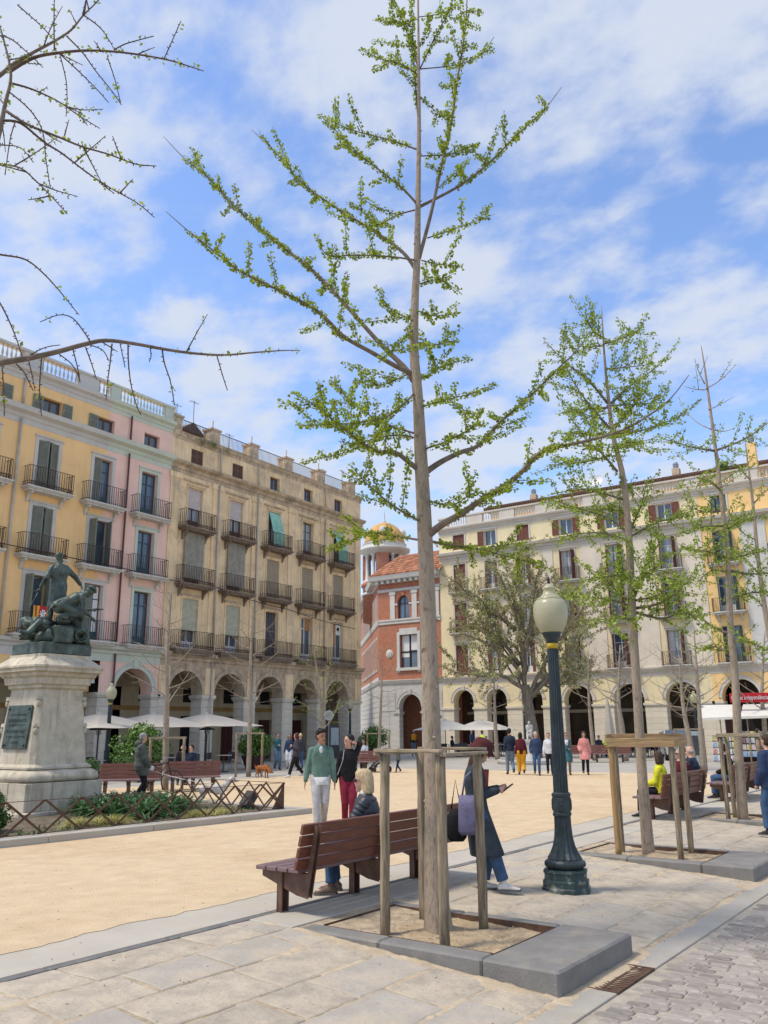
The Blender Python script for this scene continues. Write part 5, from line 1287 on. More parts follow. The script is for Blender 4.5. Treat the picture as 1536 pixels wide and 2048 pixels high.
# --- woman in maroon hat and long slate coat leaning by the tree, looking at her phone
hp0 = NP(1.93, .62, 0, True)
def x_hat(J):
    T = J['T']; HM = J['HM']; hs = J['hs']; h = J['hp']
    mb = MB(); mb.lathe([(.10, .035), (.155, -.005), (.158, .0), (.112, .05), (.106, .09), (.09, .128), (.05, .148), (.001, .152)], 20, M=HM @ Matrix.Diagonal((hs * 1.15, hs * 1.08, hs * 1.1, 1))); mb.build('bucket_hat', C['hat'], T, True)
    mb = MB()
    for a, b in ((-.01, 0),):
        mb.bbox(-.008, .008, -.036, .036, -.075, .075, .004, M=Matrix.Translation((J['W'][-1] + J['W'][1]) / 2 + Vector((.12, 0, .02))) @ Matrix.Rotation(math.radians(55), 4, 'Y'))
    mb.build('phone', M['black'], T)
    # tote bag hanging from the near shoulder
    q = -1; sh = J['S'][q]; pv = J['pv']; mb = MB(); c = Vector((pv.x - .06, sh.y - .06, pv.z - .02))
    mb.loft([(c + Vector((.0, 0, -.24)), Vector((.13, 0, 0)), Vector((0, .035, 0))), (c + Vector((0, 0, -.2)), Vector((.155, 0, 0)), Vector((0, .05, 0))), (c + Vector((0, 0, .05)), Vector((.15, 0, 0)), Vector((0, .05, 0))), (c + Vector((0, 0, .2)), Vector((.14, 0, 0)), Vector((0, .03, 0)))], 16)
    o = mb.build('tote_bag', C['lilac'], T, True)
    mb = MB()
    for dx in (-.1, .1): mb.tube([c + Vector((dx, 0, .18)), c + Vector((dx * .6, -.02, .4)), sh + Vector((dx * .4, -.03, .0)), sh + Vector((dx * .1, .02, .075))], .012, 5)
    mb.build('strap', C['lilac'], o, True)
    mb = MB(); mb.loft([(pv + Vector((.02, 0, .18)), Vector((.125, 0, 0)), Vector((0, .14, 0))), (pv + Vector((.06, 0, .46)), Vector((.11, 0, 0)), Vector((0, .07, 0)))], 14); mb.build('shirt', C['red2'], T, True)
    b = J['pv'] + Vector((-.24, .05, -.16)); mb = MB(); mb.loft([(b + Vector((0, 0, -.2)), Vector((.08, 0, 0)), Vector((0, .05, 0))), (b + Vector((0, 0, -.15)), Vector((.12, 0, 0)), Vector((0, .08, 0))), (b + Vector((0, 0, .08)), Vector((.115, 0, 0)), Vector((0, .08, 0))), (b + Vector((.01, 0, .17)), Vector((.07, 0, 0)), Vector((0, .04, 0)))], 14); mb.tube([b + Vector((-.06, 0, .15)), b + Vector((0, -.04, .5)), b + Vector((.06, 0, .15))], .01, 5); mb.build('black_bag', C['black'], T, True)
hd = math.atan2(RIGHT.y, RIGHT.x)
person('woman in a maroon bucket hat and long slate coat reading her phone', hp0, hd + math.radians(-6), 1.70, 'light', ('auburn', 'long'), top=(C['slate'], .022, -.05), coat=(.40, .26), legs=(C['jean'], 1.3), shoes='wshoe', vox=.013, fem=True,
    head=(0, .42), lean=(.0, 0), pel=(-.06, 0, .92), al=(.0, .08, .09), ar=(.24, -.1, .10), wl=(.22, .04, 1.17), wr=(.21, -.05, 1.15), curl=.9, extra=x_hat)
def simple(label, px, py, yaw=None, dyaw=0, **k):
    p = gp(px, py); 
    return person(label, p, (TOCAM(p) if yaw is None else yaw) + math.radians(dyaw), **k)
AW = math.atan2(FWD.y, FWD.x)
def pack(m, w=.15):
    def f(J):
        mb = MB(); c = J['pv'] + J['up'] * .34 * J['s'] - J['fw'] * .2; mb.bbox(c.x - .08, c.x + .08, c.y - w, c.y + w, c.z - .22, c.z + .2, .05); mb.build('backpack', m, J['T'])
    return f
# --- people in the middle of the square
simple('man in a navy sweater and jeans walking away across the sand', 1022, 1549, AW, 3, H=1.80, hair=('black', 'short'), top=(C['navy'], .02), legs=(C['jeanl'], 1.15), stride=.17, skin='tan', wr=(.12, -.3, .95), build=1.08)
simple('woman in a maroon jacket and mustard yellow trousers walking away beside the man in navy', 1044, 1550, AW, -4, H=1.64, hair=('black', 'long'), top=(C['maroon'], .03, -.08), legs=(C['mustard'], 1.5), stride=.14, fem=True, extra=pack(C['maroon']))
simple('white-haired person in an open navy jacket and jeans walking toward the viewer', 1075, 1551, None, 0, H=1.66, hair=('white', 'short'), top=(C['navy2'], .035, -.12), legs=(C['jean'], 1.05), stride=.12, wl=(.05, .24, .92), wr=(.05, -.24, .92))
simple('person in a white jacket half hidden behind the lamp post', 1101, 1551, None, 0, H=1.62, hair=('auburn', 'short'), top=(C['white'], .03, -.05), legs=(C['black'], 1.0), stride=.12)
def x_teal(J):
    glasses(J); mb = MB(); mb.loft([(J['nk'] - J['up'] * .25 + J['fw'] * .15, J['lat'] * .05, J['fw'] * .02), (J['nk'] - J['up'] * .02 + J['fw'] * .06, J['lat'] * .09, J['fw'] * .06)], 12); mb.build('scarf', C['white'], J['T'], True)
simple('woman in sunglasses and a teal padded coat with folded arms, right beside the lamp post', 1136, 1550, None, 8, H=1.62, hair=('auburn', 'short'), top=(C['teal'], .035, -.1), coat=(.55, .21), legs=(C['khaki'], 1.0), fem=True, wl=(.2, -.05, 1.12), wr=(.22, .05, 1.08), stride=.07, extra=x_teal)
def x_pk(J):
    mb = MB(); c = J['W'][1] + Vector((-.02, .05, -.1)); mb.bbox(c.x - .07, c.x + .07, c.y - .04, c.y + .04, c.z - .14, c.z + .1, .03); mb.build('handbag', C['brown'], J['T'])
simple('woman in a long coral padded coat standing on the sand', 1172, 1550, None, 6, H=1.66, hair=('brown', 'bob'), top=(C['pinkc'], .04, -.1), coat=(.62, .225), legs=(C['black'], 1.05), fem=True, stride=.04, wr=(.16, -.2, .98), extra=x_pk)
simple('small child in a green coat running on the sand', 797, 1545, hd, -170, H=.98, hair=('black', 'short'), top=(C['olive'], .03), legs=(C['navy'], 1.2), stride=.2, build=1.15)
simple('person with an orange backpack walking in front of the arch of the brick building', 828, 1512, AW, 0, H=1.75, hair=('grey', 'short'), top=(C['dkgrey'], .02), legs=(C['jeanl'], 1.1), stride=.1, extra=pack(C['orange'], .18))
simple('woman in a teal sweater and pale jeans walking in front of the arcade', 554, 1540, None, 20, H=1.68, hair=('brown', 'short'), top=(C['teal'], .025), legs=(C['jeanl'], 1.4), stride=.1, fem=True, wl=(.2, .02, 1.2), wr=(.2, -.02, 1.15))
simple('woman in a navy jumper and white trousers among the strollers by the arcade', 578, 1541, None, -10, H=1.64, hair=('brown', 'long'), top=(C['navy2'], .02), legs=(C['white'], 1.3), stride=.1, fem=True)
simple('woman in a dark grey knee coat striding left toward the arcade', 592, 1556, hd, 180, H=1.70, hair=('auburn', 'long'), top=(C['dkgrey'], .03), coat=(.82, .2), legs=(C['black'], 1.2), stride=.28, fem=True, shoes='wshoe', wl=(.15, .15, 1.25), wr=(.2, -.1, 1.2))
simple('woman in a grey jumper and jeans behind the striding woman', 600, 1541, AW, 20, H=1.66, hair=('blonde', 'bun'), top=(C['dkgrey'], .025), legs=(C['jean'], 1.1), stride=.08, fem=True)
def x_leash(J):
    mb = MB(); w = J['W'][-1]; mb.lathe([(.045, -.01), (.065, 0), (.045, .01)], 12, M=Matrix.Translation(w + Vector((.06, 0, -.04))) @ Matrix.Rotation(PI / 2, 4, 'X')); mb.build('leash_handle', M['white'], J['T'])
    mb = MB(); c = J['nk'] - J['fw'] * .07; mb.ball(c, (.12, .13, .11), 12, 8); mb.build('hood', C['olive'], J['T'], True)
hoodp = gp(276, 1608, .0)
person('grey-haired man in a hooded olive-grey parka holding a dog leash behind the flower bed', hoodp, hd + math.radians(6), 1.76, 'light', ('grey', 'short'), top=(C['olive'], .05, -.1), coat=(.7, .2), legs=(C['black'], 1.1), vox=.022, head=(0, .1), wr=(.3, -.15, .84), wl=(.22, .2, .86), stride=.08, build=1.1, extra=x_leash)
simple('person in a white hoodie on a far bench beside the pushchair', 727, 1540, None, 0, H=1.75, hair=('black', 'short'), top=(C['white'], .035), legs=(C['black'], 1.05), pose='sit', skin='tan')
# ------------------------------------------------------------ seated people on benches further along, and others
def simple_at(label, p, yaw, **k): return person(label, p, yaw, **k)
seatyaw = TH + PI / 2
simple_at('woman with short brown hair in a bright yellow padded jacket on the second bench', NP(10.95, 1.55), seatyaw + .2, H=1.68, hair=('brown', 'bob'), top=(C['yellow'], .045), legs=(C['black'], 1.1), pose='sit', fem=True, pel=(-.02, 0, .54), head=(-.6, 0), vox=.02)
simple_at('person in a maroon sweater and sunglasses turned sideways on the second bench', NP(12.2, 1.5), seatyaw - 1.0, H=1.72, hair=('grey', 'short'), top=(C['maroon'], .03), legs=(C['black'], 1.1), pose='sit', pel=(-.02, 0, .54), head=(1.9, 0), extra=glasses, vox=.02)
simple_at('balding man in a navy jacket leaning forward at the right end of the second bench', NP(12.95, 1.45), seatyaw, H=1.76, hair=('white', 'bald'), top=(C['navy'], .04), legs=(C['black'], 1.1), pose='sit', pel=(-.02, 0, .56), lean=(.1, -.12), vox=.02)
simple_at('person in jeans and a black jacket seated on the third bench behind the tree trunk', NP(16.4, 1.55), seatyaw, H=1.74, hair=('black', 'short'), top=(C['black'], .04), legs=(C['jean'], 1.2), pose='sit', lean=(.2, 0))
simple_at('standing person in a navy hooded jacket and jeans at the right edge', gp(1556, 1672, -.08), AW + .5, H=1.72, hair=('brown', 'short'), top=(C['navy2'], .05, -.12), legs=(C['jean'], 1.2), vox=.018, stride=.12, wl=(.15, .2, .9), wr=(.1, -.26, .9))
simple_at('bald man in black with a backpack on the far bench, turned to his companion', gp(384, 1568, 0) + Vector((-.3, .3, 0)), TOCAM(gp(384, 1560)) + .1, H=1.74, hair=('white', 'bald'), top=(C['black'], .035), legs=(C['dkgrey'], 1.1), pose='sit', head=(.9, .2), lean=(.18, .1), extra=pack(C['black']), vox=.024)
simple_at('person in a dark padded jacket beside the bald man on the far bench', gp(404, 1568, 0) + Vector((-.3, .3, 0)), TOCAM(gp(404, 1560)), H=1.70, hair=('black', 'short'), top=(C['navy'], .035), legs=(C['black'], 1.1), pose='sit', head=(-.7, .1), vox=.024)
cafe = [('seated cafe guest in a red top under the right white parasol', 974, 1516, C['red'], 'sit', 0), ('cafe worker in a lime green shirt standing under the right white parasol', 966, 1522, C['lime'], 'stand', 2), ('person in a lime yellow jacket sitting at the terrace behind the second tree guard', 1216, 1516, C['lime'], 'sit', PI),
        ('guest in a black coat at the terrace tables left of the orange-flecked arch', 868, 1514, C['black'], 'sit', 1), ('guest in a blue shirt seated under the left white parasol', 905, 1512, C['navy2'], 'sit', 2), ('guest in grey at the terrace tables below the fifth arch', 1300, 1514, C['dkgrey'], 'sit', 1), ('guest in dark red at the terrace beside the parked van', 1318, 1514, C['maroon'], 'sit', 2.5),
        ('guest in a grey coat at a terrace table below the closed parasol', 1200, 1514, C['dkgrey'], 'sit', 0), ('waiter in blue standing in the first arch of the cream house', 944, 1507, C['navy2'], 'stand', 1)]
for i, (l, x, y, c, po, dy) in enumerate(cafe): simple(l, x, y, None, math.degrees(dy), H=1.7, hair=(('black', 'brown', 'grey')[i % 3], 'short'), top=(c, .03), legs=(C['black'], 1.1), pose=po, vox=.04)

# ------------------------------------------------------------ benches
def bench(name, label, p, rz, L=3.05, legs=(.12, 1.3, 2.5), group='slatted park benches'):
    T = thing(name, label, 'bench', p, rz, group)
    sm = cached(('seat', L), lambda: MB().bbox(0, L, -.068, .068, -.04, 0, .006).mesh('seat_slat', M['benchtop']))
    for i in range(4): link('seat_slat', sm, T, (0, .62 - .068 - i * .152, .45))
    bm = cached(('back', L), lambda: MB().bbox(-.06, L, -.02, .02, -.05, .05, .006).mesh('back_slat', M['benchwood']))
    tilt = math.radians(-13)
    for i in range(4):
        z = .445 + .055 + i * .112
        link('back_slat', bm, T, M=Matrix.Translation((0, .02 - (z - .45) * .23, z)) @ Matrix.Rotation(-tilt, 4, 'X'))
    def br():
        mb = MB()
        for x in (-.035, .023):
            P = [(.60, .405), (.60, .34), (.12, .19), (-.03, .17), (-.16, .86), (-.115, .87), (-.02, .40)]
            vs = [(x, a, b) for a, b in P] + [(x + .012, a, b) for a, b in P]; k = len(P)
            mb.add(vs, [tuple(range(k)), tuple(range(2 * k - 1, k - 1, -1))] + [(i, i + k, (i + 1) % k + k, (i + 1) % k) for i in range(k)])
        mb.bbox(-.023, .023, -.03, .6, .365, .405, .003)
        for i in range(4): mb.lathe([(.008, 0), (.008, .012), (.003, .014)], 8, M=Matrix.Translation((.045, .02 - .05 - i * .027, .5 + i * .112)) @ Matrix.Rotation(PI / 2, 4, 'Y'))
        return mb.mesh('bracket', M['benchsteel'])
    brm = cached('benchbr', br); lm = cached('benchleg', lambda: MB().bbox(-.055, .055, .36, .375, 0, .40, .003).bbox(-.055, -.043, .30, .359, 0, .40, .003).bbox(.043, .055, .30, .359, 0, .40, .003).mesh('leg', M['benchsteel']))
    for x in legs: link('bracket', brm, T, (x, 0, 0)); link('leg', lm, T, (x, 0, 0))
    return T
bench('park_bench', 'brown slatted bench nearest the viewer, with the blond woman sitting on it', NP(-.52, 1.30, 0), TH)
bench('park_bench', 'brown slatted bench holding the yellow jacket and the maroon sweater', NP(10.15, 1.25, 0), TH, 2.9, (.3, 1.4, 2.5))
bench('park_bench', 'brown slatted bench behind the third tree guard, by the kiosk', NP(15.2, 1.25, 0), TH, 2.9, (.3, 1.4, 2.5))
def fbench(label, px0, px1, py, L=3.0):
    a = gp(px0, py); b = gp(px1, py); d = b - a; rz = math.atan2(d.y, d.x)
    return bench('park_bench', label, a, rz + PI if False else rz, d.length, (d.length * .1, d.length * .5, d.length * .9))
M['benchwood_red'] = M['benchwood']
def farbench(label, px0, px1, py, dy):
    b = gp(px0, py); a = gp(px1, py + dy); d = b - a      # seat opens toward the viewer
    return bench('park_bench', label, a, math.atan2(d.y, d.x), d.length, (d.length * .12, d.length * .5, d.length * .88))
farbench('reddish slatted bench behind the flower bed with the couple in black', 330, 436, 1583, -3)
farbench('reddish slatted bench behind the flower bed right of the pedestal', 196, 318, 1590, -3)
farbench('slatted bench on the far side of the square behind the coral coat', 1128, 1262, 1524, 0)
farbench('short slatted bench under the seated person in the white hoodie', 700, 760, 1543, 0)

# ------------------------------------------------------------ tree guards
def guard(label, p, rz, posts, tops, r=.05, h=1.6, new=(), rails=None, thick=.03, depth=.07):
    T = thing('tree_guard', label, 'tree guard', p, rz, 'wooden tree guards')
    for i, ((x, y), (a, b)) in enumerate(zip(posts, tops)):
        mb = MB(); n = 9; P = []; R_ = []
        for k in range(n):
            t = k / (n - 1); P.append((x + (a - x) * t + .006 * math.sin(k * 2.1 + i), y + (b - y) * t, -.12 + (h + .12) * t)); R_.append(r * (1.0 + .03 * math.sin(k * 1.7 + i)))
        mb.tube(P, R_, 14); mb.build('post', M['post_new' if i in new else 'post'], T, True)
    for (i, j, dz, off) in rails:
        A = Vector((*tops[i], h)); B = Vector((*tops[j], h)); d = B - A; L = d.length + .13; mb = MB()
        mb.bbox(-L / 2, L / 2, -thick / 2, thick / 2, -depth / 2, depth / 2, .004); s = Vector((-d.y, d.x, 0)).normalized() * off
        link('rail', mb.mesh('rail', M['rail_new' if new else 'rail_wood']), T, M=Matrix.Translation((A + B) / 2 + s + Vector((0, 0, dz))) @ Matrix.Rotation(math.atan2(d.y, d.x), 4, 'Z'))
    return T
g0 = [(-.37, .36), (.37, .42), (-.46, -.36), (.36, -.28)]
guard('weathered four-post wooden guard round the nearest tree', NP(0, 0, -.0), TH, g0, [(x * .98, y * .98) for x, y in g0], .047, 1.57, rails=[(0, 1, .0, .06), (2, 3, 0, -.06), (0, 2, .035, -.06), (1, 3, .035, .06)], thick=.07, depth=.03)
g1 = [(-.5, .36), (.0, .50), (-.2, -.46), (.42, -.42)]
guard('wooden guard with one fresh yellow post round the tree by the lamp post', NP(5.95, 0), TH, g1, g1, .045, 1.58, new=(0,), rails=[(0, 2, 0, -.06), (2, 3, 0.0, -.06), (1, 3, 0.06, .06), (0, 1, .06, .06)], thick=.03, depth=.13)
g2 = [(-.42, .36), (.3, .42), (-.36, -.36), (.4, -.32)]
guard('grey wooden guard round the third tree near the right edge', NP(11.8, 0), TH, g2, g2, .045, 1.6, rails=[(0, 1, 0, .05), (2, 3, 0, -.05), (0, 2, .03, -.05), (1, 3, .03, .05)], thick=.04, depth=.07)
def farguard(label, px, py, h=1.5, w=.55, sc=1):
    p = gp(px, py); a = math.atan2(p.y, p.x)
    gg = [(-w * .6, w), (w * .6, w), (-w * .6, -w), (w * .6, -w)]
    return guard(label, p, a, gg, gg, .045, h, rails=[(0, 2, 0, -.0), (1, 3, 0, 0), (0, 1, 0, 0)], thick=.05, depth=.07)
farguard('pale wooden guard round the bare tree behind the grey-haired man', 330, 1580, 1.6, .52)
farguard('pale wooden guard round the bare tree beside the tub shrub and the ginger dog', 497, 1553, 1.7, .52)
farguard('thin wooden guard by the small bare tree in front of the brick building', 757, 1528, 1.6, .6)
farguard('wooden guard round the twin slanting trunks near the parked van', 1385, 1536, 1.7, .6)

# ------------------------------------------------------------ lamp posts
def lamp(label, p, rz=0.3):
    T = thing('lamp_post', label, 'lamp post', p, rz, 'fluted iron lamp posts')
    def P(key, f): return cached(('lamp', key), f)
    link('base', P('b', lambda: MB().lathe([(.30, -.06), (.30, .04), (.285, .055), (.285, .12), (.262, .135), (.262, .2), (.275, .215), (.27, .24), (.2, .25)], 8, phase=.5).mesh('base', M['lamp_base'])), T)
    def torus():
        mb = MB(); mb.lathe([(.19, .24), (.215, .255), (.238, .285), (.238, .315), (.215, .345), (.185, .36)], 32)
        for i in range(32):
            a = 2 * PI * i / 32; mb.ball((.232 * math.cos(a), .232 * math.sin(a), .3), (.016, .016, .03), 6, 4)
        return mb.mesh('foot_ring', M['lamp_iron'], True)
    link('foot_ring', P('t', torus), T)
    link('column', P('c', lambda: MB().lathe([(.21, .36), (.17, .42), (.135, .5), (.112, .6), (.102, .72), (.1, .84)], 32, flute=.12).lathe([(.092, 1.1), (.085, 1.6), (.075, 2.3), (.066, 2.86)], 32, flute=.14).mesh('column', M['lamp_iron'])), T)
    def collar():
        mb = MB(); mb.lathe([(.1, .83), (.118, .85), (.118, .875), (.108, .885), (.112, 1.06), (.12, 1.075), (.12, 1.1), (.1, 1.115)], 8, phase=.5)
        for k in range(4):
            a = k * PI / 2 + PI / 8 * 0; Mx = Matrix.Rotation(a, 4, 'Z') @ Matrix.Translation((.102, 0, .975))
            mb.bbox(0, .012, -.036, .036, -.075, .075, .004, M=Mx)
            for q in range(7): mb.ball((.014, .022 * math.cos(q), .045 * math.sin(q * .9)), (.006, .01, .012), 6, 4, M=Mx)
            mb.ball((.014, 0, 0), (.008, .016, .026), 8, 6, M=Mx)
        return mb.mesh('collar', M['lamp_iron'])
    link('collar', P('k', collar), T)
    link('band', P('y', lambda: MB().lathe([(.07, 2.86), (.07, 2.925), (.064, 2.93)], 20).mesh('band', M['yellowband'], True)), T)
    link('cup', P('u', lambda: MB().lathe([(.066, 2.92), (.075, 2.97), (.11, 3.02), (.125, 3.06), (.12, 3.075)], 20).mesh('cup', M['lamp_iron'], True)), T)
    g = link('globe', P('g', lambda: MB().lathe([(.115, 3.06), (.15, 3.09), (.19, 3.16), (.215, 3.25), (.222, 3.34), (.212, 3.42), (.185, 3.475), (.165, 3.49)], 28).mesh('globe', M['globe'], True)), T)
    link('globe_cap', P('gc', lambda: MB().lathe([(.17, 3.485), (.172, 3.5), (.12, 3.53), (.085, 3.57), (.075, 3.62), (.088, 3.63), (.088, 3.65), (.06, 3.67), (.05, 3.69), (.015, 3.70)], 24).mesh('globe_cap', M['globe'], True)), T)
    link('finial', P('f', lambda: MB().lathe([(.018, 3.69), (.018, 3.76), (.008, 3.79)], 8).mesh('finial', M['black'])), T)
    return T
lamp('dark green fluted lamp post with frosted globe in the middle of the pavement', NP(2.73, -.05, -.075))
lamp('lamp post in front of the pink house arcade, behind the pedestal', Vector((22.1, 28.3, 0)))
lamp('lamp post before the last arch of the weathered house', Vector((43.07, 32.0, 0)))
lamp('distant lamp post among the bare branches near the kiosk', Vector((48, 12.4, 0)))
lamp('distant lamp post beside the stone fountain figure', Vector((57, 26.7, -.1)))

# ------------------------------------------------------------ monument
PB = thing('stone_pedestal', 'tapering limestone pedestal with bronze plaque in the planted bed', 'pedestal', (12.2, 17.95, 0))
def sq(mb, prof, ch=.12):     # square plan with chamfered corners, prof: (half width, z)
    vs = []
    for w, z in prof:
        c = ch * w
        vs += [(w - c, -w, z), (w, -w + c, z), (w, w - c, z), (w - c, w, z), (-w + c, w, z), (-w, w - c, z), (-w, -w + c, z), (-w + c, -w, z)]
    k = len(prof); fs = [(i * 8 + j, i * 8 + (j + 1) % 8, (i + 1) * 8 + (j + 1) % 8, (i + 1) * 8 + j) for i in range(k - 1) for j in range(8)]
    fs += [tuple(range(7, -1, -1)), tuple((k - 1) * 8 + j for j in range(8))]
    return mb.add(vs, fs)
sq(MB(), [(1.12, -.1), (1.12, .13), (1.05, .15)], .08).build('footing', M['pstone'], PB)
for i, (a, b) in enumerate(((-.985, -.33), (-.325, .33), (.335, .985))):
    MB().bbox(a, b, -.985, -.6, .15, .74, .01).build('plinth_block', M['pstone'], PB); MB().bbox(-.985, -.6, a, b, .151, .739, .01).build('plinth_block', M['pstone'], PB) if i else None
sq(MB(), [(.97, .15), (.97, .74)], .1).build('plinth', M['pstone'], PB)
sq(MB(), [(.9, .74), (.95, .76), (.975, .82), (.96, .9), (.9, .96), (.82, 1.0), (.8, 1.02)], .14).build('torus_moulding', M['pstone'], PB, True)
sq(MB(), [(.84, 1.02), (.84, 1.06), (.785, 1.1), (.74, 1.12), (.60, 2.72), (.60, 2.76)], .14).build('shaft', M['pstone'], PB)
sq(MB(), [(.60, 2.76), (.66, 2.8), (.66, 2.86), (.72, 2.88), (.74, 3.02), (.8, 3.06), (.82, 3.12), (.9, 3.16), (.9, 3.22), (.93, 3.25), (.93, 3.29), (.68, 3.5), (.68, 3.56), (.3, 3.57)], .14).build('cornice', M['pstone'], PB)
for sx, sy in ((-1, -1), (1, -1), (-1, 1)):
    for z, w in ((1.85, .66), (2.45, .62)):
        mb = MB(); mb.ball((0, 0, 0), (.06, .06, .085), 8, 6); mb.add([(-.07, -.04, .08), (.07, -.04, .08), (0, -.04, .16), (-.07, .05, .08), (.07, .05, .08), (0, .05, .16)], [(0, 1, 2), (3, 5, 4), (0, 3, 4, 1), (1, 4, 5, 2), (2, 5, 3, 0)])
        o = mb.build('corner_ornament', M['pstone'], PB); o.location = (sx * (w - .02), sy * (w - .02), z); o.rotation_euler = (0, 0, math.atan2(sy, sx) + PI / 2)
# plaque with raised lettering on the left face
PLM = Matrix.Translation((-.70, 0, 1.98)) @ Matrix.Rotation(math.radians(90 + 5), 4, 'Y') @ Matrix.Rotation(PI, 4, 'Z')
PLM = Matrix.Translation((-.682, -.02, 1.95)) @ Matrix.Rotation(math.radians(5), 4, 'Y') @ Matrix.Rotation(-PI / 2, 4, 'Z')
pl = link('plaque', MB().bbox(-.46, .46, -.035, 0, -.5, .46, .006).mesh('plaque', M['bronze']), PB, M=PLM)
for sx in (-.38, .38):
    for sz in (-.42, .38): link('stud', cached('stud', lambda: MB().ball((0, 0, 0), (.03, .03, .03), 8, 6).mesh('stud', M['dgrey'])), pl, (sx, -.045, sz))
def text_mesh(s, size, ext, m, font=None, w=None):
    cu = bpy.data.curves.new('t', 'FONT'); cu.body = s; cu.size = size; cu.extrude = ext; cu.align_x = 'CENTER'; cu.align_y = 'CENTER'; cu.resolution_u = 2
    o = bpy.data.objects.new('t', cu); COL.objects.link(o); dg = bpy.context.evaluated_depsgraph_get(); me = bpy.data.meshes.new_from_object(o.evaluated_get(dg))
    bpy.data.objects.remove(o); me.materials.clear(); me.materials.append(m); return me
RX = Matrix.Rotation(PI / 2, 4, 'X')
ln = MB()                      # cast lines of small raised strokes; the words are too worn to read
Rn = random.Random(3)
for r_, z in enumerate((.25, .12, .02, -.12, -.24, -.36)):
    w = (.3, .34, .3, .36, .34, .12)[r_]; x = -w
    while x < w:
        l = Rn.uniform(.014, .03); hgt = .07 if r_ in (1, 3) else .05
        ln.box(x, x + .008, -.041, -.035, z - hgt / 2, z + hgt / 2)
        if Rn.random() < .6: ln.box(x + .008, x + l, -.041, -.035, z + (hgt / 2 - .009) * Rn.choice((-1, 0, 1)) - .004, z + (hgt / 2 - .009) * Rn.choice((-1, 0, 1)) + .006)
        x += l + .012 + (.03 if Rn.random() < .18 else 0)
ln.build('cast_lettering', M['bronze'], pl, kind='stuff')

# bronze group: a standing officer, one man crouching before him, one fallen, a crate, rope and rocks
MON = thing('bronze_monument', 'green-patinated bronze group of a standing officer above crouching and fallen fighters on the pedestal', 'statue', (12.2, 17.9, 3.56))
MB().bbox(-.66, .66, -.6, .62, 0, .27, .02).build('bronze_base', M['bronze'], MON)
def fig(yaw, off, **k):
    r = link('figure', None, None, off, yaw); 
    return r
def bronze_fig(name, off, yaw, H, extra_mb=None, **k):
    hold = bpy.data.objects.new('hold', None)
    root = link(name, None, MON, off, yaw)
    T, J = person('', (0, 0, 0), 0, H=H, skin=M['bronze'], hair=None, one=dict(root=root, name='body', mono=True), vox=.02, sub=2, **k)
    return root, J
# standing officer, back turned to the viewer, head to the right, arms lowered and spread
r1, J = bronze_fig('officer', (.08, .1, .27 + .32), math.atan2(-RIGHT.y * .2 + .9, .35), 1.88, pel=(0, 0, 1.0), al=(.02, .14, .09), ar=(-.02, -.12, .09), wl=(.05, .38, .98), wr=(.08, -.52, 1.12), head=(-1.15, -.05), build=1.3, lean=(0, .05))
mb = MB(); pv, up, fw, lat, s = J['pv'], Vector((0, 0, 1)), Vector((1, 0, 0)), Vector((0, 1, 0)), 1.06
mb.loft([(pv + up * -.52, fw * .2, lat * .235), (pv + up * -.3, fw * .18, lat * .22), (pv, fw * .15, lat * .19), (pv + up * .14, fw * .12, lat * .16), (pv + up * .36, fw * .155, lat * .215), (pv + up * .52, fw * .125, lat * .2), (pv + up * .60, fw * .075, lat * .085)], 18)
for q in (1, -1):
    capsule(mb, J['nk'] - up * .04, J['S'][q], .07, .085); capsule(mb, J['S'][q], J['E'][q], .085, .068); capsule(mb, J['E'][q], J['W'][q].lerp(J['E'][q], .1), .066, .048)
    capsule(mb, J['K'][q] + up * .1, J['A'][q], .085, .065)
mb.loft([(pv + up * .13, fw * .135, lat * .175), (pv + up * .2, fw * .135, lat * .175)], 16)
sblob('coat', mb, M['bronze'], r1, .022, 1)
mb = MB(); g = lambda c, r: mb.ball((0, 0, 0), 1, 10, 7, M=J['HM'] @ Matrix.Translation(c) @ Matrix.Diagonal((*r, 1)))
g((-.02, 0, .05), (.1, .085, .09)); g((.06, 0, -.08), (.045, .05, .05)); mb.build('hair', M['bronze'], r1, True)
w = J['W'][1]; mb = MB(); mb.tube([w + Vector((0, 0, .0)), w + Vector((-.02, .1, -.25)), w + Vector((-.03, .22, -.55)), w + Vector((-.03, .26, -.8))], [.018, .016, .014, .006], 6); mb.lathe([(.01, -.03), (.06, -.02), (.06, .0), (.01, .02)], 10, M=Matrix.Translation(w + Vector((0, .03, -.06)))); mb.build('sabre', M['bronze'], r1, True)
# crouching man lunging to the right
r2, J2 = bronze_fig('crouching_fighter', (-.05, -.42, .42), math.atan2(-.25, 1), 2.05, pel=(-.12, 0, .62), lean=(1.05, 0), al=(.15, .2, .2), ar=(-.15, -.15, .42), wl=(.62, .14, .62), wr=(.5, -.16, .42), head=(.0, .2), build=1.15)
mb = MB(); pv = J2['pv']; ch = J2['nk']; d = (ch - pv).normalized(); a = Vector((0, 1, 0)); b = d.cross(a)
mb.loft([(pv - d * .12, a * .17, b * .15), (pv + d * .05, a * .185, b * .165), (pv + d * .3, a * .18, b * .14), (pv + d * .48, a * .2, b * .13), (ch, a * .1, b * .08)], 16)
for q in (1, -1): capsule(mb, J2['S'][q], J2['E'][q], .075, .06); capsule(mb, pv + Vector((0, q * .09, 0)), J2['K'][q], .12, .09)
mb.add([pv + Vector((-.15, .16, .02)), pv + Vector((-.32, 0, -.22)), pv + Vector((-.1, -.18, .1)), pv + Vector((.1, 0, .22))], [(0, 1, 2), (0, 2, 3), (0, 3, 1), (1, 3, 2)])
sblob('clothes', mb, M['bronze'], r2, .022, 1)
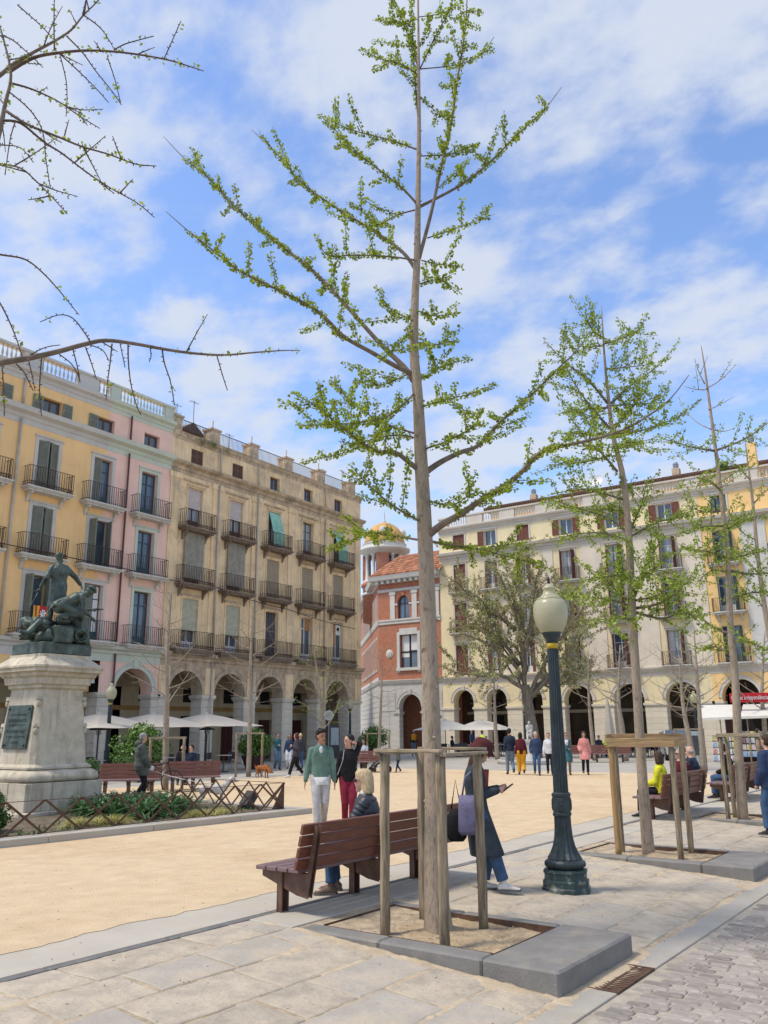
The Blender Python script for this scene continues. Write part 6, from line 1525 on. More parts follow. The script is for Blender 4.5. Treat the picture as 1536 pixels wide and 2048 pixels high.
mb = MB(); h = J2['hp']; mb.lathe([(.13, .0), (.14, .02), (.1, .06), (.08, .1), (.001, .12)], 14, M=J2['HM'] @ Matrix.Translation((-.01, 0, .06)) @ Matrix.Rotation(-.3, 4, 'Y')); mb.build('hat', M['bronze'], r2, True)
mb = MB(); e = J2['W'][1]; mb.tube([e + Vector((-.3, 0, -.03)), e + Vector((.28, 0, .04))], [.028, .02], 6); mb.build('gun_barrel', M['bronze'], r2, True)
# fallen man stretched to the left with his legs over the edge
r3, J3 = bronze_fig('fallen_fighter', (-.1, -.2, .30), math.atan2(.1, -1), 1.7, pel=(.12, 0, .2), lean=(-1.1, .1), al=(.78, .12, .16), ar=(.62, -.2, .1), wl=(-.2, .35, .3), wr=(-.1, -.35, .2), head=(0, -.5), build=1.15, kneepole=((0, 0, 1), (0, 0, 1)))
mb = MB()
for q in (1, -1): capsule(mb, J3['pv'] + Vector((0, q * .08, 0)), J3['K'][q], .11, .085); capsule(mb, J3['K'][q], J3['A'][q], .085, .06); capsule(mb, J3['A'][q], J3['A'][q] + Vector((.16, 0, .03)), .06, .045)
sblob('clothes', mb, M['bronze'], r3, .024, 1)
cr = MB(); cr.bbox(-.34, .06, -.64, -.3, .27, .66, .012); cr.bbox(-.35, .07, -.65, -.645, .30, .63, .002)
for z in (.4, .52): cr.box(-.335, .055, -.652, -.646, z, z + .008)
cr.build('crate', M['bronze'], MON)
rp = MB()
for k in range(7):
    r = .12 + .022 * (k % 4); rp.tube([(.3 + r * math.cos(t * PI / 9), -.48 - .03 * k, .46 + .02 * (k % 3) + r * .8 * math.sin(t * PI / 9)) for t in range(19)], .02, 6, cap=False)
rp.build('rope_coil', M['bronze'], MON, True)
rk = MB(); Rr = random.Random(4)
for i in range(60): rk.ball((Rr.uniform(-.5, .55), Rr.uniform(-.42, .5), Rr.uniform(.28, .85)), (Rr.uniform(.1, .2), Rr.uniform(.1, .2), Rr.uniform(.08, .16)), 8, 5)
for i in range(30): rk.tube([(Rr.uniform(.1, .6), Rr.uniform(-.55, .2), Rr.uniform(.9, 1.1)), (Rr.uniform(.25, .62), Rr.uniform(-.6, .1), .6), (Rr.uniform(.3, .7), Rr.uniform(-.6, .1), .28)], [.03, .06, .04], 6)
sblob('rocks', rk, M['bronze'], MON, .03, 1)

# ------------------------------------------------------------ lattice fence round the bed
def fence_run(T, a, b, n, h=.55):
    d = b - a; L = d.length; e = d / L; s = Vector((-e.y, e.x, 0)) * .012
    ang = math.atan2(e.y, e.x); w = L / n; hl = math.hypot(w, h); th = math.atan2(h, w)
    bar = MB().bbox(-hl / 2, hl / 2, -.006, .006, -.02, .02, .002).mesh('lattice_bar', M['rust'])
    for i in range(n):
        c = a + e * (w * (i + .5)) + Vector((0, 0, h / 2))
        for q in (1, -1): link('lattice_bar', bar, T, M=Matrix.Translation(c + s * q) @ Matrix.Rotation(ang, 4, 'Z') @ Matrix.Rotation(-q * th, 4, 'Y'))
    rm = MB().bbox(-L / 2, L / 2, -.02, .02, -.005, .005, .002).mesh('rail', M['rust'])
    link('rail', rm, T, (a + b) / 2 + Vector((0, 0, h)), ang); link('rail', rm, T, (a + b) / 2 + Vector((0, 0, .006)), ang)
FN = thing('lattice_fence', 'low rusty steel fence of crossed bars around the planted bed', 'fence', (0, 0, .12))
fa = bedF0 + bn * .36; fb = bedF0 + bd * (bl - .55) + bn * .36; fc = fb + bn * 2.2
n_ = 17
fence_run(FN, fa, fb, n_); fence_run(FN, fb, fb + bn * 3.6, 6)
wc = (fb - fa).length / n_; q0 = fb + bd * .004; e_ = MB()
for o_ in (0, .008): e_.add([q0 + bn * o_ + Vector((0, 0, .01)), q0 + bn * o_ - bd * (wc * .5) + Vector((0, 0, .01)), q0 + bn * o_ + Vector((0, 0, .55))], [(0, 1, 2) if o_ else (0, 2, 1)])
e_.build('end_plate', M['rust'], FN)

# ------------------------------------------------------------ plants
def leafball(name, label, cat, p, rad, n, m, size=.07, group=None, kind_stuff=True, core=None, seed=1, flat=1.0, tub=None, shape=None, stem=True):
    T = thing(name, label, cat, p, 0, group); Rr = random.Random(seed); mb = MB(); c0 = Vector((0, 0, rad[2] + (tub[1] if tub else 0) * .8))
    lumps = [(Vector((Rr.gauss(0, 1), Rr.gauss(0, 1), Rr.gauss(0, 1))).normalized() * Rr.uniform(.3, .75), Rr.uniform(.35, .55)) for _ in range(26)]
    for i in range(n):
        l, r = Rr.choice(lumps); d = Vector((Rr.gauss(0, 1), Rr.gauss(0, 1), Rr.gauss(0, 1))).normalized(); q = l + d * r * Rr.uniform(.75, 1.0)
        q = Vector((q.x * rad[0], q.y * rad[1], q.z * rad[2])) + c0
        o = (d + Vector((Rr.gauss(0, .5), Rr.gauss(0, .5), Rr.gauss(0.2, .5)))).normalized(); s = o.orthogonal().normalized(); s = (s * math.cos(i) + o.cross(s) * math.sin(i)); w = o.cross(s).normalized() * size * .32; L = s * size * Rr.uniform(.7, 1.2)
        mb.add([q, q + L * .45 + w, q + L, q + L * .45 - w], [(0, 1, 2, 3)])
    mb.build('foliage', M[m], T, kind='stuff')
    if stem:
        sm = MB(); 
        for i in range(7): l = lumps[i][0]; sm.tube([(0, 0, tub[1] if tub else 0), (l.x * rad[0] * .5, l.y * rad[1] * .5, c0.z * .7), (l.x * rad[0], l.y * rad[1], c0.z + l.z * rad[2])], [.03, .018, .008], 5)
        sm.build('stem', M['branch'], T)
    if tub: MB().lathe([(tub[0] * .62, 0), (tub[0], tub[1]), (tub[0] * .96, tub[1] + .02), (tub[0] * .9, tub[1] - .04)], 8).build('tub', M['tubred'], T)
    return T
leafball('tub_shrub', 'round glossy green shrub in a tapered oxblood tub beside the guarded bare tree', 'shrub', gp(507, 1538), (.95, .95, .72), 5200, 'leaf_shrub', .12, 'tub shrubs', seed=2, tub=(.62, .62))
leafball('tub_shrub', 'large dark shrub behind the bicycle and the grey-haired man', 'shrub', Vector((22.7, 26.9, 0)), (1.25, 1.0, .95), 6500, 'leaf_shrub', .12, 'tub shrubs', seed=3, tub=(.55, .4))
leafball('tub_shrub', 'round green shrub in a tub at the foot of the brick building', 'shrub', gp(752, 1518), (1.1, 1.1, .85), 3000, 'leaf_shrub', .14, 'tub shrubs', seed=4, tub=(.6, .6))
leafball('planter_hedge', 'small box shrub left of the pedestal lamp post on the terrace', 'shrub', Vector((19.9, 26.6, .35)), (.6, .5, .3), 1600, 'leaf_hedge', .08, 'terrace box shrubs', seed=5)
leafball('planter_hedge', 'small box shrub right of the lamp post behind the reddish bench', 'shrub', Vector((21.6, 26.2, .35)), (.45, .45, .3), 1300, 'leaf_hedge', .08, 'terrace box shrubs', seed=6)
leafball('bed_shrub', 'dense dark green shrub at the left end of the planted bed', 'shrub', Vector((9.15, 15.0, .0)), (.52, .52, .48), 6000, 'leaf_hedge', .06, seed=7)
leafball('bed_shrub', 'low silvery shrub in front of the dark one at the left edge of the bed', 'shrub', Vector((8.75, 14.5, .05)), (.36, .36, .2), 1600, 'leaf_hedge', .05, seed=8)
def strapbed(name, label, pts, m, L=.55, w=.03, n=14, droop=1.0, seed=1):
    Rr = random.Random(seed); mb = MB()
    for p in pts:
        for i in range(n):
            a = Rr.random() * 2 * PI; l = L * Rr.uniform(.6, 1.15); e = Rr.uniform(.5, 1.3); d = Vector((math.cos(a), math.sin(a), 0)); s = Vector((-d.y, d.x, 0)) * w * Rr.uniform(.7, 1.1)
            P = [p + d * (l * t * math.cos(e) * (1 + .4 * t)) + Vector((0, 0, l * (t * math.sin(e) - droop * .55 * t * t))) for t in (0, .3, .6, .85, 1)]
            W = (.6, 1, .9, .55, .06); vs = []
            for k in range(5): vs += [P[k] - s * W[k], P[k] + s * W[k]]
            mb.add(vs, [(2 * k, 2 * k + 1, 2 * k + 3, 2 * k + 2) for k in range(4)])
    return mb.build(name, M[m], None, kind='stuff', label=label)
Rr = random.Random(9); pts = []
for i in range(210):
    t = Rr.uniform(0, 1); q = Vector((12.6, 14.6, .08)).lerp(Vector((13.9, 15.8, .08)), t) + Vector((Rr.uniform(-.7, .7), Rr.uniform(-.4, 1.8), 0)); pts.append(q)
strapbed('strap_leaf_plants', 'mass of dark green strap-leaved plants filling the bed right of the pedestal', pts, 'strap', .82, .024, 15, .95, 2)
for k, (x, y, n) in enumerate(((10.6, 14.3, 9), (11.35, 14.25, 12), (12.9, 13.55, 8), (13.6, 13.5, 6))):
    c = Vector((x, y, .08)); pts = [c + Vector((Rr.gauss(0, .16), Rr.gauss(0, .16), 0)) for _ in range(n)]
    o = strapbed('grass_tuft', '', pts, 'straw', .42, .005, 46, 1.15, 20 + k); del o['kind']
    o['label'] = ['straw-coloured grass tuft left of centre below the pedestal', 'largest straw-coloured grass tuft, at the corner of the pedestal', 'straw-coloured grass tuft below the strap-leaved plants', 'small grass tuft at the right part of the bed'][k]; o['category'] = 'grass'; o['group'] = 'grass tufts in the bed'
pts = [Vector((Rr.uniform(9, 15), Rr.uniform(13.5, 15.2), .07)) for _ in range(120)]
strapbed('ground_cover', 'sparse low weeds and seedlings on the bed soil', pts, 'leaf_hedge', .14, .012, 6, .5, 31)

# ------------------------------------------------------------ parasols, heaters, terrace furniture
def parasol(label, p, w=2.15, zp=2.72, ze=2.15, m='umbrella', n=4, rz=.3, group='open white parasols'):
    T = thing('parasol', label, 'parasol', p, rz, group); mb = MB(); K = 16; vs = [(0, 0, zp)]
    for r_, (f, zf) in enumerate(((.35, .30), (.7, .72), (1.0, 1.0))):
        for j in range(K):
            a = 2 * PI * j / K + PI / 4; rr = f * w / max(abs(math.cos(a - 0)), abs(math.sin(a))) ** 1.0 / 1.0; sag = .04 * (1 - abs(math.cos(4 * (a) / 2))) * f
            vs.append((rr * math.cos(a), rr * math.sin(a), zp - (zp - ze) * zf + (.0 if j % 2 == 0 else -.02 * f)))
    fs = [(0, 1 + j, 1 + (j + 1) % K) for j in range(K)] + [(1 + r_ * K + j, 1 + (r_ + 1) * K + j, 1 + (r_ + 1) * K + (j + 1) % K, 1 + r_ * K + (j + 1) % K) for r_ in range(2) for j in range(K)]
    mb.add(vs, fs); mb.build('canopy', M[m], T)
    MB().tube([(0, 0, 0), (0, 0, zp)], .03, 8).build('pole', M['dgrey'], T)
    for j in range(0, K, 2):
        a = 2 * PI * j / K + PI / 4; rr = w / max(abs(math.cos(a)), abs(math.sin(a))); MB().tube([(0, 0, zp - .12), (rr * .97 * math.cos(a), rr * .97 * math.sin(a), ze - .03)], .012, 4).build('rib', M['benchsteel'], T)
    MB().lathe([(.0, zp + .06), (.16, zp - .02), (.0, zp - .02)], 8).build('cap', M[m], T)
    return T
def onY(px, py, Y): d = ray(px, py); t = Y / d.y; return Vector((d.x * t, Y, CAMZ + d.z * t))
for i, (x, l) in enumerate(((200, 'cream parasol half hidden behind the pedestal at the left terrace'), (307, 'middle cream parasol of the left terrace, behind the bare tree'), (413, 'right cream parasol of the left terrace with a heater under it'))):
    p = onY(x, 1427, 29.6); z = p.z; p.z = 0; parasol(l, p, 1.9, z, z - .58, rz=.1)
for i, (x, l) in enumerate(((890, 'white parasol immediately right of the nearest trunk'), (963, 'white parasol in front of the second arch of the cream house'))):
    p = at(x, 1439, 59); z = p.z; p.z = 0; parasol(l, p, 1.95, z, z - .68, 'umbrella_w', rz=.7)
cp = at(1222, 1510, 60); cp.z = 0
T = thing('closed_parasol', 'tall folded cream parasol before the pier right of the fourth arch', 'parasol', cp, 0); MB().lathe([(.35, .7), (.42, 1.0), (.3, 2.2), (.14, 3.4), (.05, 3.75), (.0, 3.8)], 10, flute=.15).build('folded_canopy', M['umbrella'], T); MB().tube([(0, 0, 0), (0, 0, 3.7)], .04, 8).build('pole', M['dgrey'], T)
def heater(label, px, Y):
    p = onY(px, 1458, Y); z = p.z; p.z = 0; T = thing('patio_heater', label, 'heater', p, 0, 'black patio heaters')
    MB().lathe([(.4, z - .05), (.38, z), (.1, z + .1), (.02, z + .12)], 16).build('hood', M['black'], T); MB().tube([(0, 0, .1), (0, 0, z)], .03, 8).build('pole', M['dgrey'], T); MB().lathe([(.22, 0), (.22, .12), (.05, .16)], 12).build('foot', M['dgrey'], T); MB().lathe([(.1, z - .25), (.12, z - .06)], 10).build('burner', M['steel'], T)
heater('black patio heater under the right cream parasol', 414, 31.2); heater('black patio heater beside the pedestal under the left cream parasol', 197, 31.2)
def chair(label, p, rz):
    T = thing('cafe_chair', label, 'chair', p, rz, 'terrace chairs'); 
    link('seat', cached('cseat', lambda: MB().bbox(-.2, .2, -.2, .2, .42, .45, .008).mesh('seat', M['dgrey'])), T)
    link('backrest', cached('cback', lambda: MB().bbox(-.21, -.18, -.2, .2, .55, .85, .006).mesh('backrest', M['dgrey'])), T)
    for i, (x, y) in enumerate(((-.18, -.18), (-.18, .18), (.18, -.18), (.18, .18))): link('leg', cached(('cleg', i < 2), lambda: MB().tube([(0, 0, 0), (0, 0, .85 if i < 2 else .43)], .013, 5).mesh('leg', M['steel'])), T, (x, y, 0))
def ctable(label, p):
    T = thing('cafe_table', label, 'table', p, 0, 'terrace tables'); link('top', cached('ctop', lambda: MB().lathe([(.38, .72), (.38, .745)], 16).mesh('table_top', M['umbrella_w'])), T); link('column', cached('ccol', lambda: MB().lathe([(.25, 0), (.25, .03), (.03, .05), (.03, .72)], 10).mesh('column', M['dgrey'])), T)
Rr = random.Random(12)
for k, (x0, x1, yy, lab) in enumerate(((868, 1010, 1512, 'at the terrace under the two white parasols'), (1185, 1340, 1513, 'at the long terrace before the fourth to sixth arches'))):
    n = 7 if k == 0 else 9
    for i in range(n):
        p = gp(x0 + (x1 - x0) * (i + .5) / n, yy + Rr.uniform(-2, 3)); ctable('small round cafe table ' + lab, p)
        for q in range(3): a = Rr.random() * 6.3; chair('dark cafe chair ' + lab, p + Vector((.6 * math.cos(a), .6 * math.sin(a), 0)), a + PI)

for i in range(5):
    p = Vector((22.0 + i * 1.7, 28.6 + .5 * (i % 2), 0)); ctable('small round cafe table under the cream parasols of the left terrace', p)
    for q in range(2): a = Rr.random() * 6.3; chair('dark cafe chair under the cream parasols of the left terrace', p + Vector((.6 * math.cos(a), .6 * math.sin(a), 0)), a + PI)
# ------------------------------------------------------------ fountain figure, signs, van, kiosk
FO = thing('stone_fountain', 'round stone basin with a kneeling stone figure on a plinth under the old tree', 'fountain', gp(1062, 1527), TOCAM(gp(1062, 1527)))
MB().lathe([(1.75, 0), (1.8, .1), (1.8, .2), (1.6, .22), (1.55, .12)], 24).build('basin', M['basestone'], FO)
MB().lathe([(.62, .1), (.55, .3), (.45, .5), (.42, 1.0), (.5, 1.1), (.52, 1.2), (.4, 1.22)], 10).build('plinth', M['basestone'], FO)
fr = link('figure', None, FO, (0, 0, 1.2)); person('', (0, 0, 0), 0, H=1.6, skin=M['basestone'], hair=None, one=dict(root=fr, name='body', mono=True), vox=.035, pel=(-.1, 0, .38), lean=(.45, 0), al=(.3, .15, .1), ar=(-.25, -.12, .1), wl=(.3, .05, .35), wr=(.28, -.05, .3), head=(0, .6), build=1.35)
def roadsign(label, p, h, disc=True, rz=None):
    T = thing('street_sign', label, 'sign', p, rz if rz is not None else TOCAM(p), 'street signs'); MB().tube([(0, 0, 0), (0, 0, h)], .035, 8).build('pole', M['steel'], T)
    Mx = Matrix.Translation((.04, 0, h - .3)) @ Matrix.Rotation(PI / 2, 4, 'Y'); MB().lathe([(.3, -.01), (.3, .01)], 20, M=Mx).build('disc', M['white'], T); MB().lathe([(.24, .011), (.24, .014)], 20, M=Mx).build('symbol', M['pipe_g'], T)
p = onY(657, 1530, 33.3); p.z = 0; roadsign('round grey-blue sign on a pole before the fourth arch of the weathered house', p, 3.0)
p = onY(668, 1530, 33.2); p.z = 0; T = thing('info_panel', 'upright grey information panel before the weathered house', 'sign', p, -.4); MB().bbox(-.35, .35, -.06, .06, .1, 2.1, .02).build('panel', M['dgrey'], T); MB().box(-.28, .28, -.075, -.062, .9, 1.95).build('poster', M['glass_curt'], T)
VN = thing('parked_van', 'pale silver car parked before the sixth arch, seen from the front', 'car', gp(1357, 1519), TOCAM(gp(1357, 1519)) + .12)
M['carpaint'] = mat('silver_paint', (0.55, 0.58, 0.58), 0.3, var=.03, metal=.3, coat=.5); M['tyre'] = mat('tyre', (.02, .02, .02), .85); M['redlight'] = mat('red_lamp', (.4, .02, .02), .3)
mb = MB(); sec = [(-2.2, .45, .95, .8), (-2.1, .35, 1.4, .84), (-.9, .3, 1.62, .86), (.3, .3, 1.64, .86), (.95, .3, 1.12, .86), (1.75, .3, .98, .84), (2.05, .36, .8, .78)]
vs = []
for x, zb, zt, w in sec:
    hgt = zt - zb; vs += [(x, -w * .95, zb), (x, -w, zb + hgt * .3), (x, -w * .97, zb + hgt * .55 if zt > 1.2 else zb + hgt * .8), (x, -w * (.8 if zt > 1.2 else .88), zt - .03), (x, -w * .5, zt), (x, w * .5, zt), (x, w * (.8 if zt > 1.2 else .88), zt - .03), (x, w * .97, zb + hgt * .55 if zt > 1.2 else zb + hgt * .8), (x, w, zb + hgt * .3), (x, w * .95, zb)]
k = len(sec); mb.add(vs, [(i * 10 + j, i * 10 + (j + 1) % 10, (i + 1) * 10 + (j + 1) % 10, (i + 1) * 10 + j) for i in range(k - 1) for j in range(10)] + [tuple(range(9, -1, -1)), tuple((k - 1) * 10 + j for j in range(10))])
mb.build('body', M['carpaint'], VN, False)
MB().add([(.33, -.64, 1.62), (.33, .64, 1.62), (.93, .74, 1.17), (.93, -.74, 1.17)], [(0, 1, 2, 3)], M=Matrix.Translation((.03, 0, .02))).build('windscreen', M['glass'], VN)
for q in (1, -1):
    MB().add([(-1.9, q * .8, 1.1), (.8, q * .865, 1.05), (.25, q * .75, 1.5), (-1.7, q * .74, 1.5)], [(0, 1, 2, 3)], M=Matrix.Translation((0, q * .02, 0))).build('side_window', M['glass'], VN)
    MB().bbox(1.9, 2.04, q * .62 - .16, q * .62 + .16, .66, .82, .04).build('headlight', M['globe'], VN); MB().bbox(.55, .75, q * .98 - .1, q * .98 + .1, 1.05, 1.2, .04).build('mirror', M['dgrey'], VN)
    for x in (-1.35, 1.35):
        wv = MB().lathe([(.2, -.1), (.33, -.09), (.34, .09), (.2, .1)], 18, M=Matrix.Translation((x, q * .76, .33)) @ Matrix.Rotation(PI / 2, 4, 'X')).build('wheel', M['tyre'], VN); MB().lathe([(.19, -.11), (.19, .11)], 12, M=Matrix.Translation((x, q * .76, .33)) @ Matrix.Rotation(PI / 2, 4, 'X')).build('rim', M['steel'], wv)
MB().box(2.04, 2.07, -.5, .5, .42, .66).build('grille', M['black'], VN); MB().box(2.07, 2.08, -.26, .26, .36, .46).build('number_plate', M['white'], VN)
# kiosk with awnings, sign, racks of magazines
KP = at(1500, 1530, 46); KP.z = 0; KY = TOCAM(KP) + PI / 2
KI = thing('news_kiosk', 'news kiosk with cream awnings and a red name board at the right edge', 'kiosk', KP, KY)
MB().bbox(-1.0, 3.4, .2, 2.6, 0, 2.75, .03).build('cabin', M['brown_'] if 'brown_' in M else M['tubred'], KI)
MB().box(-.6, 3.2, .15, .19, .9, 2.4).build('opening', M['dark'], KI)
for (x0, x1, y0, y1, z0, z1) in ((-2.3, -.3, -1.5, .1, 2.25, 2.95), (-.2, 1.9, -1.8, .1, 2.3, 2.95), (2.0, 3.8, -1.5, .1, 2.35, 2.9)):
    mb = MB(); mb.add([(x0, y0, z0), (x1, y0, z0 + .05), (x1, y1, z1), (x0 + .2, y1, z1), (x0, y0, z0 - .12), (x1, y0, z0 - .07)], [(0, 1, 2, 3), (4, 5, 1, 0)]); mb.build('awning', M['umbrella_w'], KI)
for x, y in ((-2.15, -1.35), (-1.2, -1.4), (.1, -1.6), (2.9, -1.5)): MB().tube([(x, y, 0), (x, y, 2.3)], .035, 6).build('awning_post', M['post'], KI)
M['signred'] = mat('sign_red', (0.42, 0.012, 0.02), 0.5, var=.05); M['mag'] = mat('printed_covers', (0.45, 0.45, 0.4), 0.5, var=.1)
bo = MB().bbox(-.62, 1.75, -1.1, -1.0, 3.02, 3.5, .02).build('name_board', M['signred'], KI)
tm = text_mesh('Quiosc Independència', .40, .008, M['white']); tw_ = max(v_.co.x for v_ in tm.vertices) - min(v_.co.x for v_ in tm.vertices); link('lettering', tm, bo, M=Matrix.Translation((.34, -1.12, 3.26)) @ RX @ Matrix.Diagonal((1.78 / tw_, .8, 1, 1)))
cols = [mat('cover_%s' % n, c, .5, var=.5, scale=16, stain=(.65, .62, .58), stain_amt=1, stain_scale=9) for n, c in (('yellow', (.55, .50, .16)), ('blue', (.22, .32, .45)), ('red', (.42, .16, .15)), ('white', (.6, .58, .54)), ('green', (.25, .36, .24)), ('pink', (.55, .42, .42)))]
Rr = random.Random(21)
mgm = [MB().bbox(-.105, .105, -.008, .008, 0, .28, .002).mesh('magazine', c) for c in cols]
for (rx0, rx1, ry, z0, nr, lab) in ((-1.7, -.4, -1.7, .1, 4, 'racks before the kiosk'), (-.3, 3.2, -1.3, .3, 4, 'racks before the kiosk')):
    RK = thing('magazine_rack', 'stepped rack of coloured magazines %s' % ('left of the third tree trunk, below the awning' if rx0 < -1 else 'under the red kiosk board'), 'rack', KP, KY)
    for r_ in range(nr):
        z = z0 + r_ * .33; y = ry + r_ * .16
        MB().bbox(rx0, rx1, y, y + .05, z - .03, z, .004).build('shelf', M['dgrey'], RK); x = rx0 + .12
        while x < rx1 - .1:
            link('magazine', Rr.choice(mgm), RK, M=Matrix.Translation((x, y + .02, z)) @ Matrix.Rotation(-.25, 4, 'X')); x += .235
simple('kiosk customer with dark hair in a brown coat under the awning', 1523, 1537, None, 120, H=1.7, hair=('brown', 'short'), top=(C['brown'], .03), legs=(C['black'], 1.1))
SB = thing('sale_board', 'tall display board with blue and grey prints near the slanting trunks', 'board', gp(1392, 1532), TOCAM(gp(1392, 1532)) + PI / 2); MB().bbox(-.3, .3, -.03, .03, .1, 1.6, .01).build('board', M['glass_curt'], SB); MB().bbox(-.22, .22, -.045, -.031, .5, 1.4, .004).build('print', M['dgrey'], SB)

# ------------------------------------------------------------ bicycle, pushchair, dogs
BK = thing('bicycle', 'dark bicycle leaning between the tree guard and the large shrub', 'bicycle', gp(318, 1592) + Vector((.6, .9, 0)), yawto(RIGHT.x, RIGHT.y))
for x in (-.52, .52):
    wl_ = MB().tube([(x + .33 * math.cos(t * PI / 14), 0, .34 + .33 * math.sin(t * PI / 14)) for t in range(29)], .016, 6, cap=False).build('wheel', M['tyre'], BK, True); mb = MB()
    for t in range(12): mb.tube([(x, 0, .34), (x + .32 * math.cos(t * PI / 6), 0, .34 + .32 * math.sin(t * PI / 6))], .0025, 3)
    mb.build('spokes', M['steel'], wl_)
mb = MB(); A_, B_, C_, D_ = Vector((-.52, 0, .34)), Vector((-.05, 0, .3)), Vector((-.2, 0, .85)), Vector((.38, 0, .9))
for a, b in ((A_, B_), (A_, C_), (B_, C_), (B_, D_), (C_ - Vector((0, 0, .08)), D_)): mb.tube([a, b], .016, 6)
mb.tube([D_ + Vector((-.02, 0, .12)), D_, Vector((.52, 0, .34))], .017, 6); mb.build('frame', M['black'], BK, True)
MB().tube([(.3, -.28, 1.02), (.38, -.2, 1.04), (.36, 0, 1.02), (.38, .2, 1.04), (.3, .28, 1.02)], .013, 6).build('handlebar', M['steel'], BK, True); MB().ball((-.22, 0, .93), (.14, .07, .035), 10, 6).build('saddle', M['black'], BK, True)
PC = thing('pushchair', 'dark pushchair with a silver frame beside the person in the white hoodie', 'pushchair', gp(758, 1545), yawto(RIGHT.x, RIGHT.y))
for x, y, r in ((-.35, .25, .12), (-.35, -.25, .12), (.42, .22, .14), (.42, -.22, .14)): MB().lathe([(r * .7, -.02), (r, -.02), (r, .02), (r * .7, .02)], 14, M=Matrix.Translation((x, y, r)) @ Matrix.Rotation(PI / 2, 4, 'X')).build('wheel', M['tyre'], PC)
mb = MB()
for y in (-.24, .24): mb.tube([(-.4, y, .15), (.1, y, .55), (.55, y, 1.05)], .016, 6); mb.tube([(.42, y, .14), (.05, y, .5)], .014, 6)
mb.tube([(.55, -.24, 1.05), (.55, .24, 1.05)], .018, 6); mb.build('frame', M['steel'], PC, True)
MB().loft([((-.32, 0, .32), (0, .2, 0), (.08, 0, .1)), ((0, 0, .42), (0, .22, 0), (.1, 0, .16)), ((.3, 0, .75), (0, .22, 0), (.12, 0, .14)), ((.36, 0, .9), (0, .15, 0), (.05, 0, .06))], 12).build('seat', M['black'], PC, True)
MB().ball((.28, 0, .82), (.26, .25, .22), 12, 8).build('hood', M['dgrey'], PC, True)
def dog(label, p, yaw, m, L=.62, hgt=.42, headdown=False, patch=None):
    T = thing('dog', label, 'dog', p, yaw); mb = MB(); b = hgt * .72
    mb.loft([((-L * .5, 0, b), (0, .05, 0), (0, 0, .06)), ((-L * .4, 0, b + .01), (0, .085, 0), (0, 0, .1)), ((-L * .1, 0, b + .01), (0, .08, 0), (0, 0, .095)), ((L * .22, 0, b - .005), (0, .1, 0), (0, 0, .135)), ((L * .42, 0, b + .04), (0, .07, 0), (0, 0, .1)), ((L * .5, 0, b + .09), (0, .05, 0), (0, 0, .06))], 12)
    hz = b + (.22 if not headdown else -.12); hx = L * .5 + .13
    capsule(mb, (L * .38, 0, b + .05), (hx - .02, 0, hz), .085, .06); mb.ball((hx, 0, hz), (.085, .07, .075), 10, 8); capsule(mb, (hx + .04, 0, hz - .02), (hx + .14, 0, hz - .04), .045, .03)
    for q in (1, -1):
        mb.ball((hx - .02, q * .07, hz + .01), (.035, .015, .06), 8, 6)
        capsule(mb, (L * .33, q * .06, b - .05), (L * .34, q * .06, b * .5), .05, .032); capsule(mb, (L * .34, q * .06, b * .5), (L * .33, q * .06, .04), .03, .022); capsule(mb, (L * .33, q * .06, .025), (L * .33 + .05, q * .06, .02), .025, .022)
        capsule(mb, (-L * .4, q * .06, b - .02), (-L * .32, q * .065, b * .55), .07, .04); capsule(mb, (-L * .32, q * .065, b * .55), (-L * .5, q * .06, b * .36), .035, .025); capsule(mb, (-L * .5, q * .06, b * .36), (-L * .46, q * .06, .04), .024, .02); capsule(mb, (-L * .46, q * .06, .025), (-L * .41, q * .06, .02), .025, .022)
    capsule(mb, (-L * .5, 0, b + .05), (-L * .62, 0, b + .0), .03, .024); capsule(mb, (-L * .62, 0, b), (-L * .72, 0, b + .12), .026, .015)
    sblob('body', mb, m, T, .018, 2)
    fm = MB(); 
    for q in (1, -1): fm.ball((hx + .07, q * .035, hz + .02), .012, 6, 4)
    fm.ball((hx + .17, 0, hz - .03), .018, 6, 4); fm.build('eyes_and_nose', M['black'], T)
dog('ginger long-haired dog with its head down beside the pale tree guard', gp(525, 1556), TOCAM(gp(525, 1556)) + .7, mat('ginger_fur', (.30, .11, .03), .9, var=.3, scale=14, bump=.8, bscale=40), .7, .52, True)
dog('white dog with brown patches on a leash behind the fence', gp(424, 1612), yawto(RIGHT.x, RIGHT.y) + .3, mat('patched_fur', (.60, .55, .50), .9, var=.05, stain=(.07, .04, .03), stain_amt=1.0, stain_scale=4.2, bump=.6, bscale=40), .68, .55)
lw = hoodp + Vector((.35, -.1, .8)); dgp = gp(424, 1612) + Vector((.2, -.2, .5)); mb = MB(); P_ = []
for t in range(13): q = lw.lerp(dgp, t / 12); q.z -= .06 * math.sin(PI * t / 12); P_.append(q)
mb.tube(P_, .007, 5); mb.build('leash', M['white'], None, label='pale leash from the grey-haired man to the patched dog', category='leash')
fbx = Vector((15.0, 14.2, .07)); T = thing('ground_floodlight', 'dark tilted floodlight box inside the right end of the fence', 'floodlight', fbx, -.4); link('housing', MB().bbox(-.09, .09, -.2, .2, .05, .42, .02).mesh('housing', M['dgrey']), T, M=Matrix.Rotation(.6, 4, 'Y')); MB().bbox(-.1, .1, -.12, .12, 0, .08, .01).build('bracket', M['black'], T)
